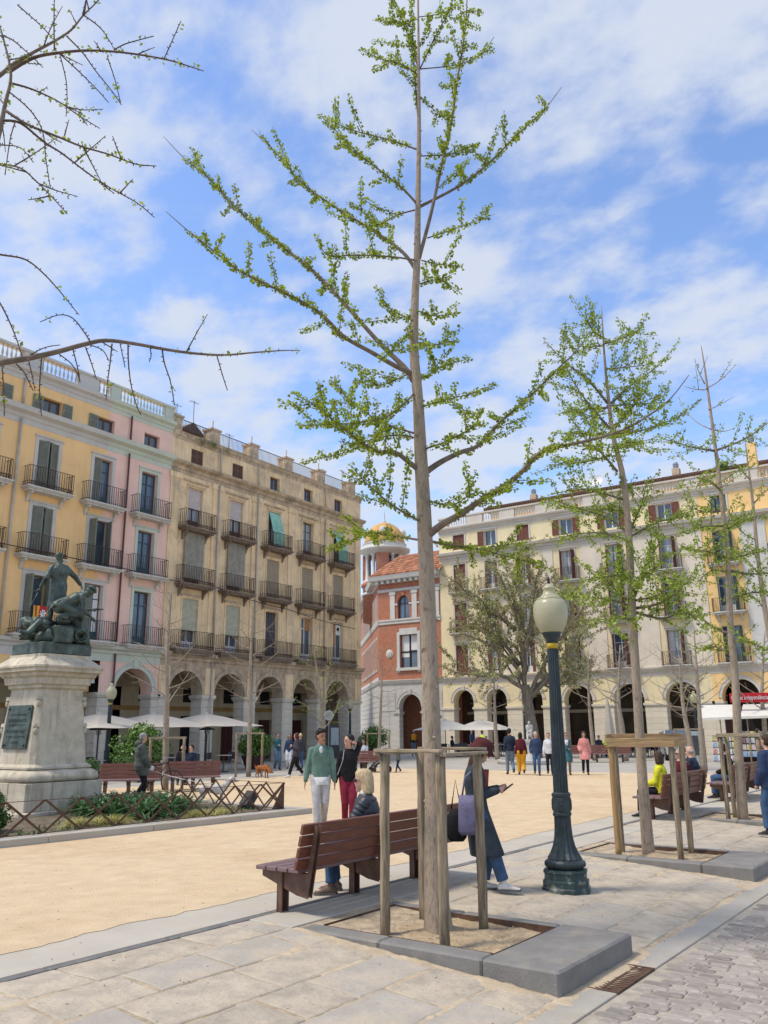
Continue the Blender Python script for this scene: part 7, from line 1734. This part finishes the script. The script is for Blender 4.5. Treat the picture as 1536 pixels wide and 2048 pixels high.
# ------------------------------------------------------------ trees
def smooth_path(P, k=4):
    out = []
    for i in range(len(P) - 1):
        p0 = P[max(i - 1, 0)]; p1 = P[i]; p2 = P[i + 1]; p3 = P[min(i + 2, len(P) - 1)]
        for j in range(k):
            t = j / k; out.append(.5 * ((2 * p1) + (p2 - p0) * t + (2 * p0 - 5 * p1 + 4 * p2 - p3) * t * t + (3 * p1 - p0 - 3 * p2 + p3) * t * t * t))
    out.append(P[-1]); return out
def length(P): return sum((b - a).length for a, b in zip(P, P[1:]))
def point_at(P, f):
    L = length(P) * f; s = 0
    for a, b in zip(P, P[1:]):
        d = (b - a).length
        if s + d >= L: return a.lerp(b, (L - s) / max(d, 1e-6)), (b - a).normalized()
        s += d
    return P[-1], (P[-1] - P[-2]).normalized()
class Tree:
    def __init__(s, label, base, seed, bark, leafm, size=.036, cat='tree', name='ginkgo_tree', group=None, twigm='twig'):
        s.T = thing(name, label, cat, base, 0, group); s.base = base; s.R = random.Random(seed); s.leaf = MB(); s.tw = MB(); s.bark = bark; s.leafm = leafm; s.size = size; s.twigm = twigm
        s.inv = Vector(base)
    def rv(s): return Vector((s.R.gauss(0, 1), s.R.gauss(0, 1), s.R.gauss(0, 1)))
    def path(s, P): return [Vector(p) - s.inv for p in P]
    def trunk(s, P, r, n=16, name='trunk', m=None):
        P = smooth_path(s.path(P), 5); k = len(P); rr = []
        for i in range(k):
            t = i / (k - 1) * (len(r) - 1); a = int(min(t, len(r) - 2)); rr.append(r[a] + (r[a + 1] - r[a]) * (t - a))
        s.trk = P; s.trr = rr
        mb = MB(); mb.tube(P, rr, n)
        mb.build(name, M[m or s.bark], s.T, True); return P
    def rosette(s, p, d, n=5, rad=None):
        rad = rad or s.size * .8
        for _ in range(n):
            o = (s.rv() + d * .4).normalized(); q = p + o * rad * s.R.uniform(.5, 1.1); z = s.size * s.R.uniform(.6, 1.15)
            ax = (o + s.rv() * .5 + Vector((0, 0, -.2))).normalized(); w = ax.orthogonal().normalized(); a = s.R.random() * 6.28; w = w * math.cos(a) + ax.cross(w) * math.sin(a)
            nn = ax.cross(w) * z * .18
            s.leaf.add([q, q + ax * z * .55 + w * z * .55 + nn, q + ax * z * .95 + w * z * .3, q + ax * z * .82, q + ax * z * .95 - w * z * .3, q + ax * z * .55 - w * z * .55 + nn], [(0, 1, 2, 3), (0, 3, 4, 5)])
    def leaves(s, P, f0, f1, step, n=5):
        L = length(P); k = int(L * (f1 - f0) / step)
        for i in range(k):
            f = f0 + (f1 - f0) * (i + s.R.random() * .8) / max(k, 1); p, d = point_at(P, min(f, 1)); s.rosette(p, (s.rv() - d).normalized(), n)
    def spurs(s, P, f0, step, ln=.02, r=.004):
        L = length(P); k = int(L * (1 - f0) / step)
        for i in range(k):
            p, d = point_at(P, f0 + (1 - f0) * (i + .5 * s.R.random()) / max(k, 1)); o = s.rv(); o = (o - d * o.dot(d)).normalized(); s.tw.tube([p, p + o * ln], [r, r * .9], 4)
    def limb(s, P, r0, r1=.004, lf=None, twigs=0, tl=(.3, .7), step=.045, n=5, m=None, spur=None, tw_up=.3, sides=8, name='branch', f0t=.2, jit=0, bare_tip=True):
        P = smooth_path(s.path(P), 4)
        if jit: P = [P[0]] + [p + s.rv() * jit for p in P[1:]]
        k = len(P); MB().tube(P, [r0 + (r1 - r0) * (i / (k - 1)) ** .8 for i in range(k)], sides).build(name, M[m or 'branch'], s.T, True)
        if lf is not None: s.leaves(P, lf[0], lf[1], step, n)
        if spur: s.spurs(P, .02, spur[0], spur[1], spur[2])
        side = 1
        for i in range(twigs):
            f = f0t + (.88 - f0t) * (i + s.R.random() * .7) / max(twigs, 1); p, d = point_at(P, f); up = Vector((0, 0, 1)); sd = d.cross(up)
            sd = sd.normalized() if sd.length > .1 else s.rv().normalized()
            side = -side; a = s.R.uniform(-1.1, 1.1); o = (sd * side * math.cos(a) + (d.cross(sd)).normalized() * math.sin(a) + d * s.R.uniform(.2, .8) + up * s.R.uniform(tw_up - .3, tw_up + .3)).normalized()
            L = s.R.uniform(*tl) * (1.15 - .55 * f); c = s.rv() * L * .12 + up * L * .12
            Q = smooth_path([p, p + o * L * .5 + c * .4, p + o * L + c], 4); kq = len(Q)
            s.tw.tube(Q, [max(.0035, r1) * 1.5 * (1 - .6 * j / (kq - 1)) for j in range(kq)], 5)
            if lf is not None and n: s.leaves(Q, .12, .97, step, n)
            if spur: s.spurs(Q, .05, spur[0], spur[1], spur[2] * .8)
        return P
    def finish(s):
        if s.tw.v: s.tw.build('twigs', M[s.twigm], s.T, True, kind='stuff')
        if s.leaf.v: s.leaf.build('foliage', M[s.leafm], s.T, kind='stuff')

def P2(pts, D, d0=0.0, d1=0.0, curve=1.0):
    k = len(pts) - 1
    return [at(x, y, D + d0 + (d1 - d0) * (i / max(k, 1)) ** curve) for i, (x, y) in enumerate(pts)]
# --- the nearest ginkgo
D0 = NP(0, 0).dot(FWD)
t = Tree('slender young ginkgo with fresh green leaves inside the nearest wooden guard', NP(0, 0, -.05), 1, 'bark', 'leaf', .033)
tp = [(879, 1868), (870, 1760), (868, 1600), (862, 1400), (855, 1200), (848, 1030), (843, 940), (836, 800), (828, 700), (830, 600), (834, 520), (836, 400), (838, 250), (837, 100), (836, -40), (836, -140)]
TP = [at(x, y, D0) for x, y in tp]; TP[0].z = -.12
t.trunk(TP, [.15, .108, .09, .087, .084, .079, .073, .058, .052, .045, .04, .032, .024, .016, .01, .005], 20)
kn = MB()
for i in range(34):
    f = t.R.uniform(.08, .75); p, d = point_at(t.trk, f); i_ = int(f * (len(t.trk) - 1)); r = t.trr[i_]; o = t.rv(); o = (o - d * o.dot(d)).normalized(); kn.ball(p + o * r * .93, (r * .28, r * .28, r * .2), 7, 5)
kn.build('bark_knots', M['bark'], t.T, True, kind='stuff')
LIMBS = [ # points, start radius, end depth offset, leaf span, twigs
 ([(843, 945), (815, 922), (790, 905), (757, 903), (730, 890), (700, 868), (660, 835), (620, 805), (582, 785)], .034, -.7, (.18, 1), 13),
 ([(847, 948), (880, 925), (920, 905), (958, 890), (1003, 842), (1065, 788), (1118, 735), (1155, 700), (1178, 665)], .04, .9, (.25, .72), 11),
 ([(852, 1075), (880, 1052), (923, 1027), (967, 997), (1029, 957), (1082, 904), (1120, 893), (1180, 880), (1246, 860), (1303, 827), (1341, 797), (1378, 750)], .045, -1.2, (.12, .6), 15),
 ([(826, 760), (809, 735), (759, 686), (700, 620), (626, 542), (545, 479), (468, 412), (418, 356), (373, 321), (327, 273)], .038, 1.1, (.3, .9), 13),
 ([(826, 748), (791, 732), (742, 704), (686, 672), (636, 623), (573, 588), (506, 556), (475, 539), (425, 500), (380, 465), (332, 423)], .034, -.6, (.25, .9), 13),
 ([(832, 540), (805, 504), (752, 465), (689, 426), (636, 391), (598, 360), (556, 310), (503, 259)], .026, .8, (.12, .85), 9),
 ([(834, 408), (805, 377), (756, 338), (717, 307), (682, 272), (638, 228)], .018, -.5, (.12, 1), 6),
 ([(837, 300), (777, 279), (707, 261), (650, 236)], .013, .5, (.1, 1), 4),
 ([(836, 415), (915, 374), (975, 329), (1036, 268), (1089, 219), (1123, 174)], .022, .7, (.2, .85), 6),
 ([(838, 517), (862, 427), (881, 340), (902, 249), (915, 159), (928, 75), (934, 0), (930, -70)], .026, -.35, (.25, .85), 9),
 ([(834, 521), (787, 514), (711, 510), (654, 510), (634, 470)], .014, -.8, (.2, 1), 6),
 ([(834, 419), (794, 430), (756, 449), (730, 427), (696, 404)], .011, .5, (.15, 1), 3),
 ([(838, 140), (820, 83), (802, 34), (783, 0), (770, -40)], .011, .3, (.1, 1), 3),
 ([(839, 140), (873, 68), (900, 19), (910, -30)], .011, -.3, (.15, 1), 3),
 ([(840, 138), (911, 130), (960, 110), (988, 74)], .009, .3, (.3, .9), 2),
 ([(838, 34), (885, 26), (924, 4)], .007, 0, (.1, .9), 1),
 ([(838, 38), (795, 46), (758, 40)], .007, .2, (.1, .9), 1),
 ([(836, 150), (802, 128), (760, 117), (718, 98)], .010, -.3, (.1, 1), 3),
 ([(837, 245), (828, 132), (824, 38), (820, -30)], .014, .25, (.1, .9), 3),
 ([(855, 476), (900, 461), (983, 430)], .009, -.4, (.1, 1), 3),
 ([(843, 521), (881, 529), (926, 532)], .009, .3, (.1, 1), 3),
 ([(838, 312), (885, 310), (938, 302), (956, 287)], .009, .4, (.1, 1), 3),
 ([(838, 190), (862, 215), (896, 242)], .007, .2, (.1, 1), 1),
 ([(846, 1046), (790, 1014), (737, 970), (700, 930)], .016, -.9, (.1, 1), 6),
 ([(849, 1082), (790, 1072), (737, 1067), (684, 1089), (649, 1098)], .015, .8, (.15, 1), 7),
 ([(853, 1081), (900, 1090), (958, 1098), (1025, 1116), (1090, 1130)], .018, .9, (.08, 1), 8),
 ([(852, 1000), (905, 1010), (950, 985), (985, 1000)], .01, -.6, (.1, 1), 4),
 ([(832, 740), (759, 771), (706, 760)], .010, .6, (.1, 1), 4), ([(838, 815), (890, 800), (958, 784)], .010, -.5, (.1, 1), 4), ([(833, 868), (759, 842), (700, 800), (660, 760)], .014, .9, (.1, 1), 6),
 ([(835, 780), (780, 830), (706, 846), (640, 850), (592, 850)], .014, -1.0, (.1, 1), 7), ([(843, 900), (900, 880), (950, 850), (960, 815)], .012, -.7, (.1, 1), 5),
 ([(829, 640), (790, 625), (757, 600)], .008, .4, (.1, 1), 3), ([(831, 620), (870, 632), (918, 625)], .009, -.4, (.1, 1), 3), ([(832, 570), (880, 560), (920, 585)], .009, .4, (.1, 1), 3),
 ([(828, 690), (870, 690), (915, 680)], .009, .5, (.1, 1), 3), ([(830, 655), (795, 690), (760, 720)], .009, -.5, (.1, 1), 3), ([(834, 760), (870, 742), (912, 717)], .009, .5, (.1, 1), 4),
 ([(842, 880), (800, 870), (740, 880), (690, 905), (600, 925)], .013, .8, (.1, 1), 6),
]
for i, (pts, r, dd, lf, tw) in enumerate(LIMBS):
    t.limb(P2(pts, D0, 0, dd), r * .95, .0035, lf, int(tw * 1.25), (.16, .6), step=.023, n=5, m='branch' if r > .012 else 'twig', sides=10 if r > .02 else 6)
t.finish()
print('main leaves', len(t.leaf.f))
# --- second ginkgo
def o2(l, x0=1080, y0=560, s=3.368): return [(x0 + a / s, y0 + b / s) for a, b in l]
D1 = NP(5.95, 0).dot(FWD)
t = Tree('second ginkgo with bright new leaves in the guard behind the lamp post', NP(5.95, 0, -.05), 2, 'bark', 'leaf_far', .042)
tp = [(1298, 1716), (1285, 1560), (1275, 1400), (1265, 1230), (1258, 1080), (1247, 960), (1226, 870), (1215, 780), (1208, 700), (1203, 612)]
TP = [at(x, y, D1) for x, y in tp]; TP[0].z = -.12
t.trunk(TP, [.10, .078, .07, .065, .058, .048, .038, .028, .018, .006], 14)
B = [[(480, 830), (600, 720), (740, 620), (875, 510)], [(455, 830), (330, 680), (180, 560), (25, 405)], [(440, 600), (560, 590), (740, 570)], [(430, 430), (560, 390), (700, 315)], [(430, 440), (330, 450), (220, 445)], [(470, 1000), (340, 850), (240, 710), (165, 560)],
     [(490, 1000), (600, 890), (680, 760), (690, 650)], [(520, 1290), (420, 1170), (330, 1100), (200, 920)], [(450, 850), (600, 840), (900, 820)], [(490, 1040), (350, 1040), (200, 1030)], [(435, 400), (350, 330), (300, 260)], [(500, 1040), (740, 1000), (1000, 890)], [(455, 860), (300, 870), (105, 905)], [(480, 1180), (280, 1230), (90, 1230)], [(500, 1120), (620, 1110), (680, 1080)]]
B2_ = [[(600, 430), (450, 320), (200, 240), (0, 170)], [(610, 450), (800, 350), (1080, 300)], [(600, 430), (690, 210), (720, 60)], [(590, 470), (350, 420), (60, 470)], [(640, 920), (500, 800), (380, 660)], [(650, 780), (760, 560), (850, 440)], [(650, 930), (800, 900), (950, 800), (1080, 620)], [(640, 930), (450, 870), (120, 850)], [(620, 700), (400, 720), (250, 760)], [(560, 200), (300, 130), (60, 170)], [(650, 960), (820, 1000), (980, 960), (1100, 1050)], [(640, 850), (700, 700), (830, 640)], [(655, 1010), (500, 1000), (350, 1050)], [(585, 300), (450, 260), (330, 300)], [(640, 880), (820, 830), (950, 700)]]
for i, l in enumerate([o2(b) for b in B] + [o2(b, 1080, 940) for b in B2_]):
    t.limb(P2(l, D1, 0, t.R.uniform(-1.3, 1.3)), .02 if len(l) < 4 else .026, .004, (.06, 1), 10, (.3, .85), step=.055, n=5, m='branch', sides=6, f0t=.1)
t.finish(); print('t2', len(t.leaf.f))
# --- third ginkgo
D2 = NP(11.8, 0).dot(FWD)
t = Tree('third ginkgo, nearly leafless at the top, in the guard near the right edge', NP(11.8, 0, -.05), 3, 'bark', 'leaf_far', .05)
TP = [at(x, y, D2) for x, y in [(1487, 1650), (1477, 1500), (1470, 1350), (1462, 1270), (1455, 1120), (1440, 970), (1422, 830), (1410, 740), (1402, 690)]]; TP[0].z = -.12
t.trunk(TP, [.115, .088, .078, .072, .06, .046, .032, .02, .006], 14)
B = [[(1115, 735), (1220, 670), (1320, 570)], [(1110, 740), (1040, 735), (970, 715)], [(1110, 700), (1070, 620), (1040, 530)], [(1135, 870), (1190, 850), (1240, 800)], [(1150, 1005), (1060, 960), (980, 880), (930, 780)], [(1150, 1005), (1230, 1020), (1310, 1000)], [(1170, 1150), (1000, 1120), (800, 1060)], [(1180, 1150), (1380, 1070), (1536, 960)]]
B2_ = [[(1220, 140), (1150, 80), (1060, 50)], [(1260, 380), (1100, 380), (900, 440)], [(1270, 400), (1400, 330), (1540, 290)], [(1280, 600), (1130, 550), (930, 530)], [(1290, 680), (1420, 700), (1580, 690)], [(1270, 1100), (1170, 1060), (1060, 990), (950, 1080)], [(1300, 590), (1400, 570), (1520, 530)], [(1240, 270), (1100, 280), (960, 230)], [(1260, 390), (1150, 480), (1090, 620)], [(1290, 690), (1150, 680), (1040, 780)], [(1300, 1150), (1420, 1160), (1560, 1230)], [(1275, 880), (1400, 830), (1560, 820)], [(1300, 1260), (1180, 1190), (1050, 1230)]]
for i, l in enumerate([o2(b) for b in B] + [o2(b, 1080, 940) for b in B2_]):
    top = i < 6; t.limb(P2(l, D2, 0, t.R.uniform(-1.4, 1.4)), .016 if top else .032, .005, (.5, 1) if top else (.1, 1), 1 if top else 9, (.35, 1.0), step=.22 if top else .085, n=3 if top else 5, m='palebark' if top else 'branch', sides=6, f0t=.1)
t.finish()
t = Tree('thin ginkgo sapling at the right edge beyond the third tree', NP(17.7, 0, 0), 4, 'bark', 'leaf_far', .055); D3 = NP(17.7, 0).dot(FWD)
TP = [at(x, y, D3) for x, y in [(1602, 1612), (1575, 1400), (1545, 1300), (1520, 1150), (1505, 1000), (1496, 930), (1490, 880)]]; t.trunk(TP, [.1, .09, .08, .06, .04, .025, .01], 10)
for l in ([(1500, 960), (1470, 930), (1440, 925)], [(1505, 1010), (1535, 980), (1570, 970)], [(1520, 1150), (1480, 1110), (1440, 1105)], [(1512, 1080), (1480, 1060), (1450, 1010)], [(1530, 1220), (1500, 1190), (1455, 1200)]): t.limb(P2(l, D3, 0, t.R.uniform(-1, 1)), .02, .005, (.1, 1), 7, (.3, .9), step=.1, n=5, sides=5)
t.finish()
# --- overhanging boughs of the tree just left of the frame
DL = 4.6
t = Tree('budding ginkgo boughs with drooping twigs hanging into the upper left corner', NP(-5.95, 0, -.05), 5, 'bark', 'leaf', .022)
A = [([(-60, 470), (-20, 330), (0, 258), (11, 205), (22, 150), (8, 82), (-10, 20)], .026, 0), ([(-40, 175), (0, 150), (27, 128), (68, 104), (109, 82), (142, 60), (167, 30), (197, 0), (225, -40)], .018, .2), ([(20, 142), (68, 115), (123, 105), (178, 101), (246, 105), (328, 118), (383, 134), (407, 142)], .014, -.3),
     ([(25, 167), (63, 178), (115, 202), (159, 232), (200, 257)], .008, .3), ([(11, 221), (55, 249), (115, 273), (164, 293), (219, 309), (271, 328), (312, 332)], .010, -.2), ([(5, 241), (41, 246), (88, 284), (123, 306), (170, 342), (219, 375), (273, 405), (309, 435)], .009, .3),
     ([(-30, 322), (0, 328), (41, 336), (71, 361), (104, 394), (134, 428)], .007, -.2), ([(-80, 745), (0, 726), (59, 716), (117, 703), (168, 689), (211, 681), (266, 687), (332, 699), (391, 707), (449, 710), (508, 705), (566, 701), (600, 701)], .024, .5), ([(-30, 500), (0, 509), (51, 519), (90, 550), (125, 589), (158, 630)], .008, .2),
     ([(180, 683), (168, 664), (145, 636), (117, 630), (80, 644)], .005, .1), ([(-30, 560), (5, 615), (30, 670), (45, 715)], .006, 0), ([(167, 30), (176, -20)], .01, 0), ([(109, 100), (108, 50), (109, -20)], .006, 0), ([(35, 10), (75, 45), (100, 70)], .005, 0), ([(-10, 70), (22, 78), (60, 110), (86, 135)], .006, 0), ([(170, 32), (200, 55), (218, 80), (228, 98)], .005, .1), ([(228, 100), (250, 88), (285, 78), (308, 72)], .005, 0), ([(328, 118), (345, 80), (362, 42)], .004, 0), ([(133, 72), (165, 105), (190, 140), (222, 180), (243, 210)], .005, .2), ([(215, 115), (230, 160), (241, 205)], .004, .1), ([(120, 108), (160, 145), (195, 180), (217, 205)], .005, .1), ([(120, 110), (132, 160), (134, 200), (132, 233)], .004, .1), ([(20, 185), (60, 220), (85, 262), (92, 320), (101, 378)], .005, .1), ([(30, 245), (20, 280), (10, 350)], .004, 0), ([(0, 290), (40, 295), (67, 325)], .004, 0),
     ([(324, 697), (329, 727), (341, 764), (349, 811)], .005, .1), ([(256, 689), (257, 727), (262, 769), (272, 808), (282, 830)], .005, .15), ([(224, 687), (220, 727), (215, 764), (212, 801)], .005, .1), ([(171, 694), (183, 727), (193, 759)], .0045, .1), ([(83, 717), (79, 778), (83, 832)], .0045, .1), ([(32, 727), (49, 746), (66, 781)], .0045, .1), ([(4, 731), (7, 778), (9, 832)], .0045, 0), ([(434, 712), (445, 750), (455, 781)], .004, .1), ([(240, 687), (246, 715), (250, 735)], .0035, .1), ([(300, 694), (302, 712), (298, 724)], .0035, 0), ([(118, 708), (145, 730), (160, 760)], .004, .1), ([(56, 716), (64, 750), (70, 782)], .004, 0), ([(145, 696), (155, 735), (160, 765)], .004, .1), ([(180, 690), (205, 700), (218, 722)], .004, 0), ([(60, 710), (90, 695), (120, 690)], .004, 0)]
for i, (l, r, dd) in enumerate(A):
    big = r > .012; pts = P2(l, DL, .25 * math.sin(i), .25 * math.sin(i) + dd)
    t.limb(pts, r, .0028, (.15, 1) if i in (0, 1, 2, 3, 4) else (.6, 1), (4 if i < 7 else 2) if (i < 8) else 0, (.12, .38), step=.10, n=4, m='twig' if r < .015 else 'branch', spur=(.032 if r < .012 else .055, .014, .0032), sides=7)
tb = NP(-5.95, 0, -.1); jn = A and P2([(-60, 470)], DL)[0]
t.limb([tb, tb + Vector((0, .02, 2.0)), (tb + jn) * .5 + Vector((-.2, .1, 1.2)), jn], .11, .03, name='trunk', m='bark', sides=12); t.limb([(tb + jn) * .5 + Vector((-.2, .1, .6)), P2([(-80, 745)], DL, .2)[0]], .05, .026, m='bark'); t.limb([jn, P2([(-40, 175)], DL)[0]], .03, .02, m='bark')
t.finish()
# --- bare and budding trees round the square
def small_tree(label, pts, D, r, hfrac=.35, nl=14, L=1.6, leafn=0, seed=1, m='palebark', up=.35, lm='leaf_far', twn=5, dens=.2):
    t = Tree(label, at(pts[0][0], pts[0][1], D), seed, m, lm, .05, name='bare_tree' if leafn < 3 else 'budding_tree', twigm='palebark', group=None)
    TP = [at(x, y, D) for x, y in pts]; TP[0].z = min(TP[0].z, -.02) if TP[0].z > 0 else TP[0].z
    P = t.trunk(TP, [r, r * .8, r * .55, r * .12] if len(TP) > 3 else [r, r * .7, r * .2], 10)
    for i in range(nl):
        f = hfrac + (1 - hfrac) * (i + .3) / nl * .96; p, d = point_at(P, f); a = i * 2.4 + t.R.random(); l = L * t.R.uniform(.7, 1.15) * (1.15 - .75 * (f - hfrac) / (1 - hfrac)); o = Vector((math.cos(a), math.sin(a), up + t.R.uniform(-.15, .25))).normalized(); q = p + Vector(t.inv)
        t.limb([q, q + o * l * .5 + t.rv() * .06, q + o * l + Vector((0, 0, .12 * l)) + t.rv() * .1], r * .3 * (1.1 - f * .6), .005, (.2, 1) if leafn else None, twn, (.3, .9), step=dens, n=leafn, m=m, sides=5, f0t=.15)
    t.finish(); return t
small_tree('leafless pale tree in the wooden guard behind the grey-haired man', [(330, 1580), (333, 1420), (335, 1290), (345, 1165)], at(330, 1580, 1) and gp(330, 1580).dot(FWD), .115, .38, 15, 1.75, seed=11)
small_tree('leafless pale tree in the guard beside the tub shrub', [(497, 1553), (500, 1430), (501, 1320), (507, 1205)], gp(497, 1553).dot(FWD), .11, .36, 14, 2.0, seed=12)
small_tree('small tree with sparse yellow-green leaves before the fourth arch of the weathered house', [(645, 1535), (645, 1460), (640, 1390), (628, 1300)], gp(645, 1535).dot(FWD), .12, .3, 14, 2.2, leafn=3, seed=13, dens=.16)
small_tree('bare young tree with its guard in front of the brick building', [(757, 1528), (760, 1450), (763, 1380), (764, 1290)], gp(757, 1528).dot(FWD), .1, .45, 8, 1.9, seed=14, up=.15)
small_tree('pale trunked young tree beside the terrace parasols', [(995, 1519), (991, 1460), (989, 1400), (987, 1345)], gp(995, 1519).dot(FWD), .15, .5, 12, 2.4, seed=15, up=.2)
small_tree('bare wide-branched tree in front of the fourth arch of the cream house', [(1190, 1521), (1183, 1460), (1178, 1400), (1176, 1300)], gp(1190, 1521).dot(FWD), .14, .42, 14, 3.0, seed=16, up=.3)
small_tree('bare tree in front of the fifth arch, seen left of the second ginkgo', [(1251, 1522), (1243, 1450), (1237, 1400), (1240, 1290)], gp(1251, 1522).dot(FWD), .2, .45, 16, 3.2, seed=17, up=.35)
small_tree('left of two slanting trunks with bare twigs near the parked car', [(1392, 1540), (1375, 1460), (1365, 1400), (1358, 1310)], gp(1392, 1540).dot(FWD), .14, .4, 14, 2.6, seed=18, up=.4)
small_tree('right of two slanting trunks with bare twigs near the parked car', [(1406, 1540), (1400, 1440), (1394, 1350), (1388, 1260)], gp(1406, 1540).dot(FWD), .12, .4, 12, 2.6, leafn=2, seed=19, up=.4)
small_tree('bare tree rising behind the kiosk name board at the right edge', [(1536, 1535), (1528, 1440), (1524, 1380), (1530, 1260)], 45, .16, .35, 14, 3.0, seed=20, up=.5)
# --- old tree behind the fountain, small drooping olive leaves
OT = at(1068, 1524, 55); OT.z = 0
t = Tree('large old tree with twisted trunk and dusty olive leaves behind the stone fountain', OT, 30, 'oldbark', 'leaf_olive', .115, name='old_tree', twigm='oldbark')
t.trunk([at(x, y, 55) for x, y in [(1072, 1530), (1066, 1470), (1058, 1420), (1050, 1370)]], [.52, .38, .33, .28], 14)
OB = [[(1050, 1375), (1045, 1310), (1035, 1240), (1000, 1150), (975, 1110)], [(1055, 1395), (1085, 1340), (1105, 1270), (1130, 1170)], [(1048, 1360), (1010, 1310), (960, 1280), (900, 1270)], [(1050, 1380), (1000, 1350), (940, 1350), (890, 1330)], [(1060, 1400), (1110, 1340), (1150, 1290), (1190, 1240)], [(1045, 1320), (1060, 1250), (1070, 1170), (1085, 1110)], [(1030, 1260), (980, 1220), (930, 1180), (900, 1150)], [(1100, 1300), (1150, 1240), (1180, 1180)], [(1055, 1280), (1030, 1200), (1030, 1130), (1045, 1085)], [(1040, 1330), (990, 1260), (950, 1200)], [(1070, 1370), (1130, 1360), (1180, 1330)]]
for i, l in enumerate(OB):
    for q in range(2):
        pts = P2(l, 55, 0, (-3.2, 3.2)[q] * (.3 + .7 * t.R.random())); 
        if q: pts = [pts[0]] + [p + t.rv() * .5 for p in pts[1:]]
        t.limb(pts, .17 if not q else .09, .015, (.3, 1), 14, (1.3, 3.2), step=.15, n=6, m='oldbark', sides=6, f0t=.2, tw_up=.1, jit=.08)
t.finish(); print('old', len(t.leaf.f))
flush()
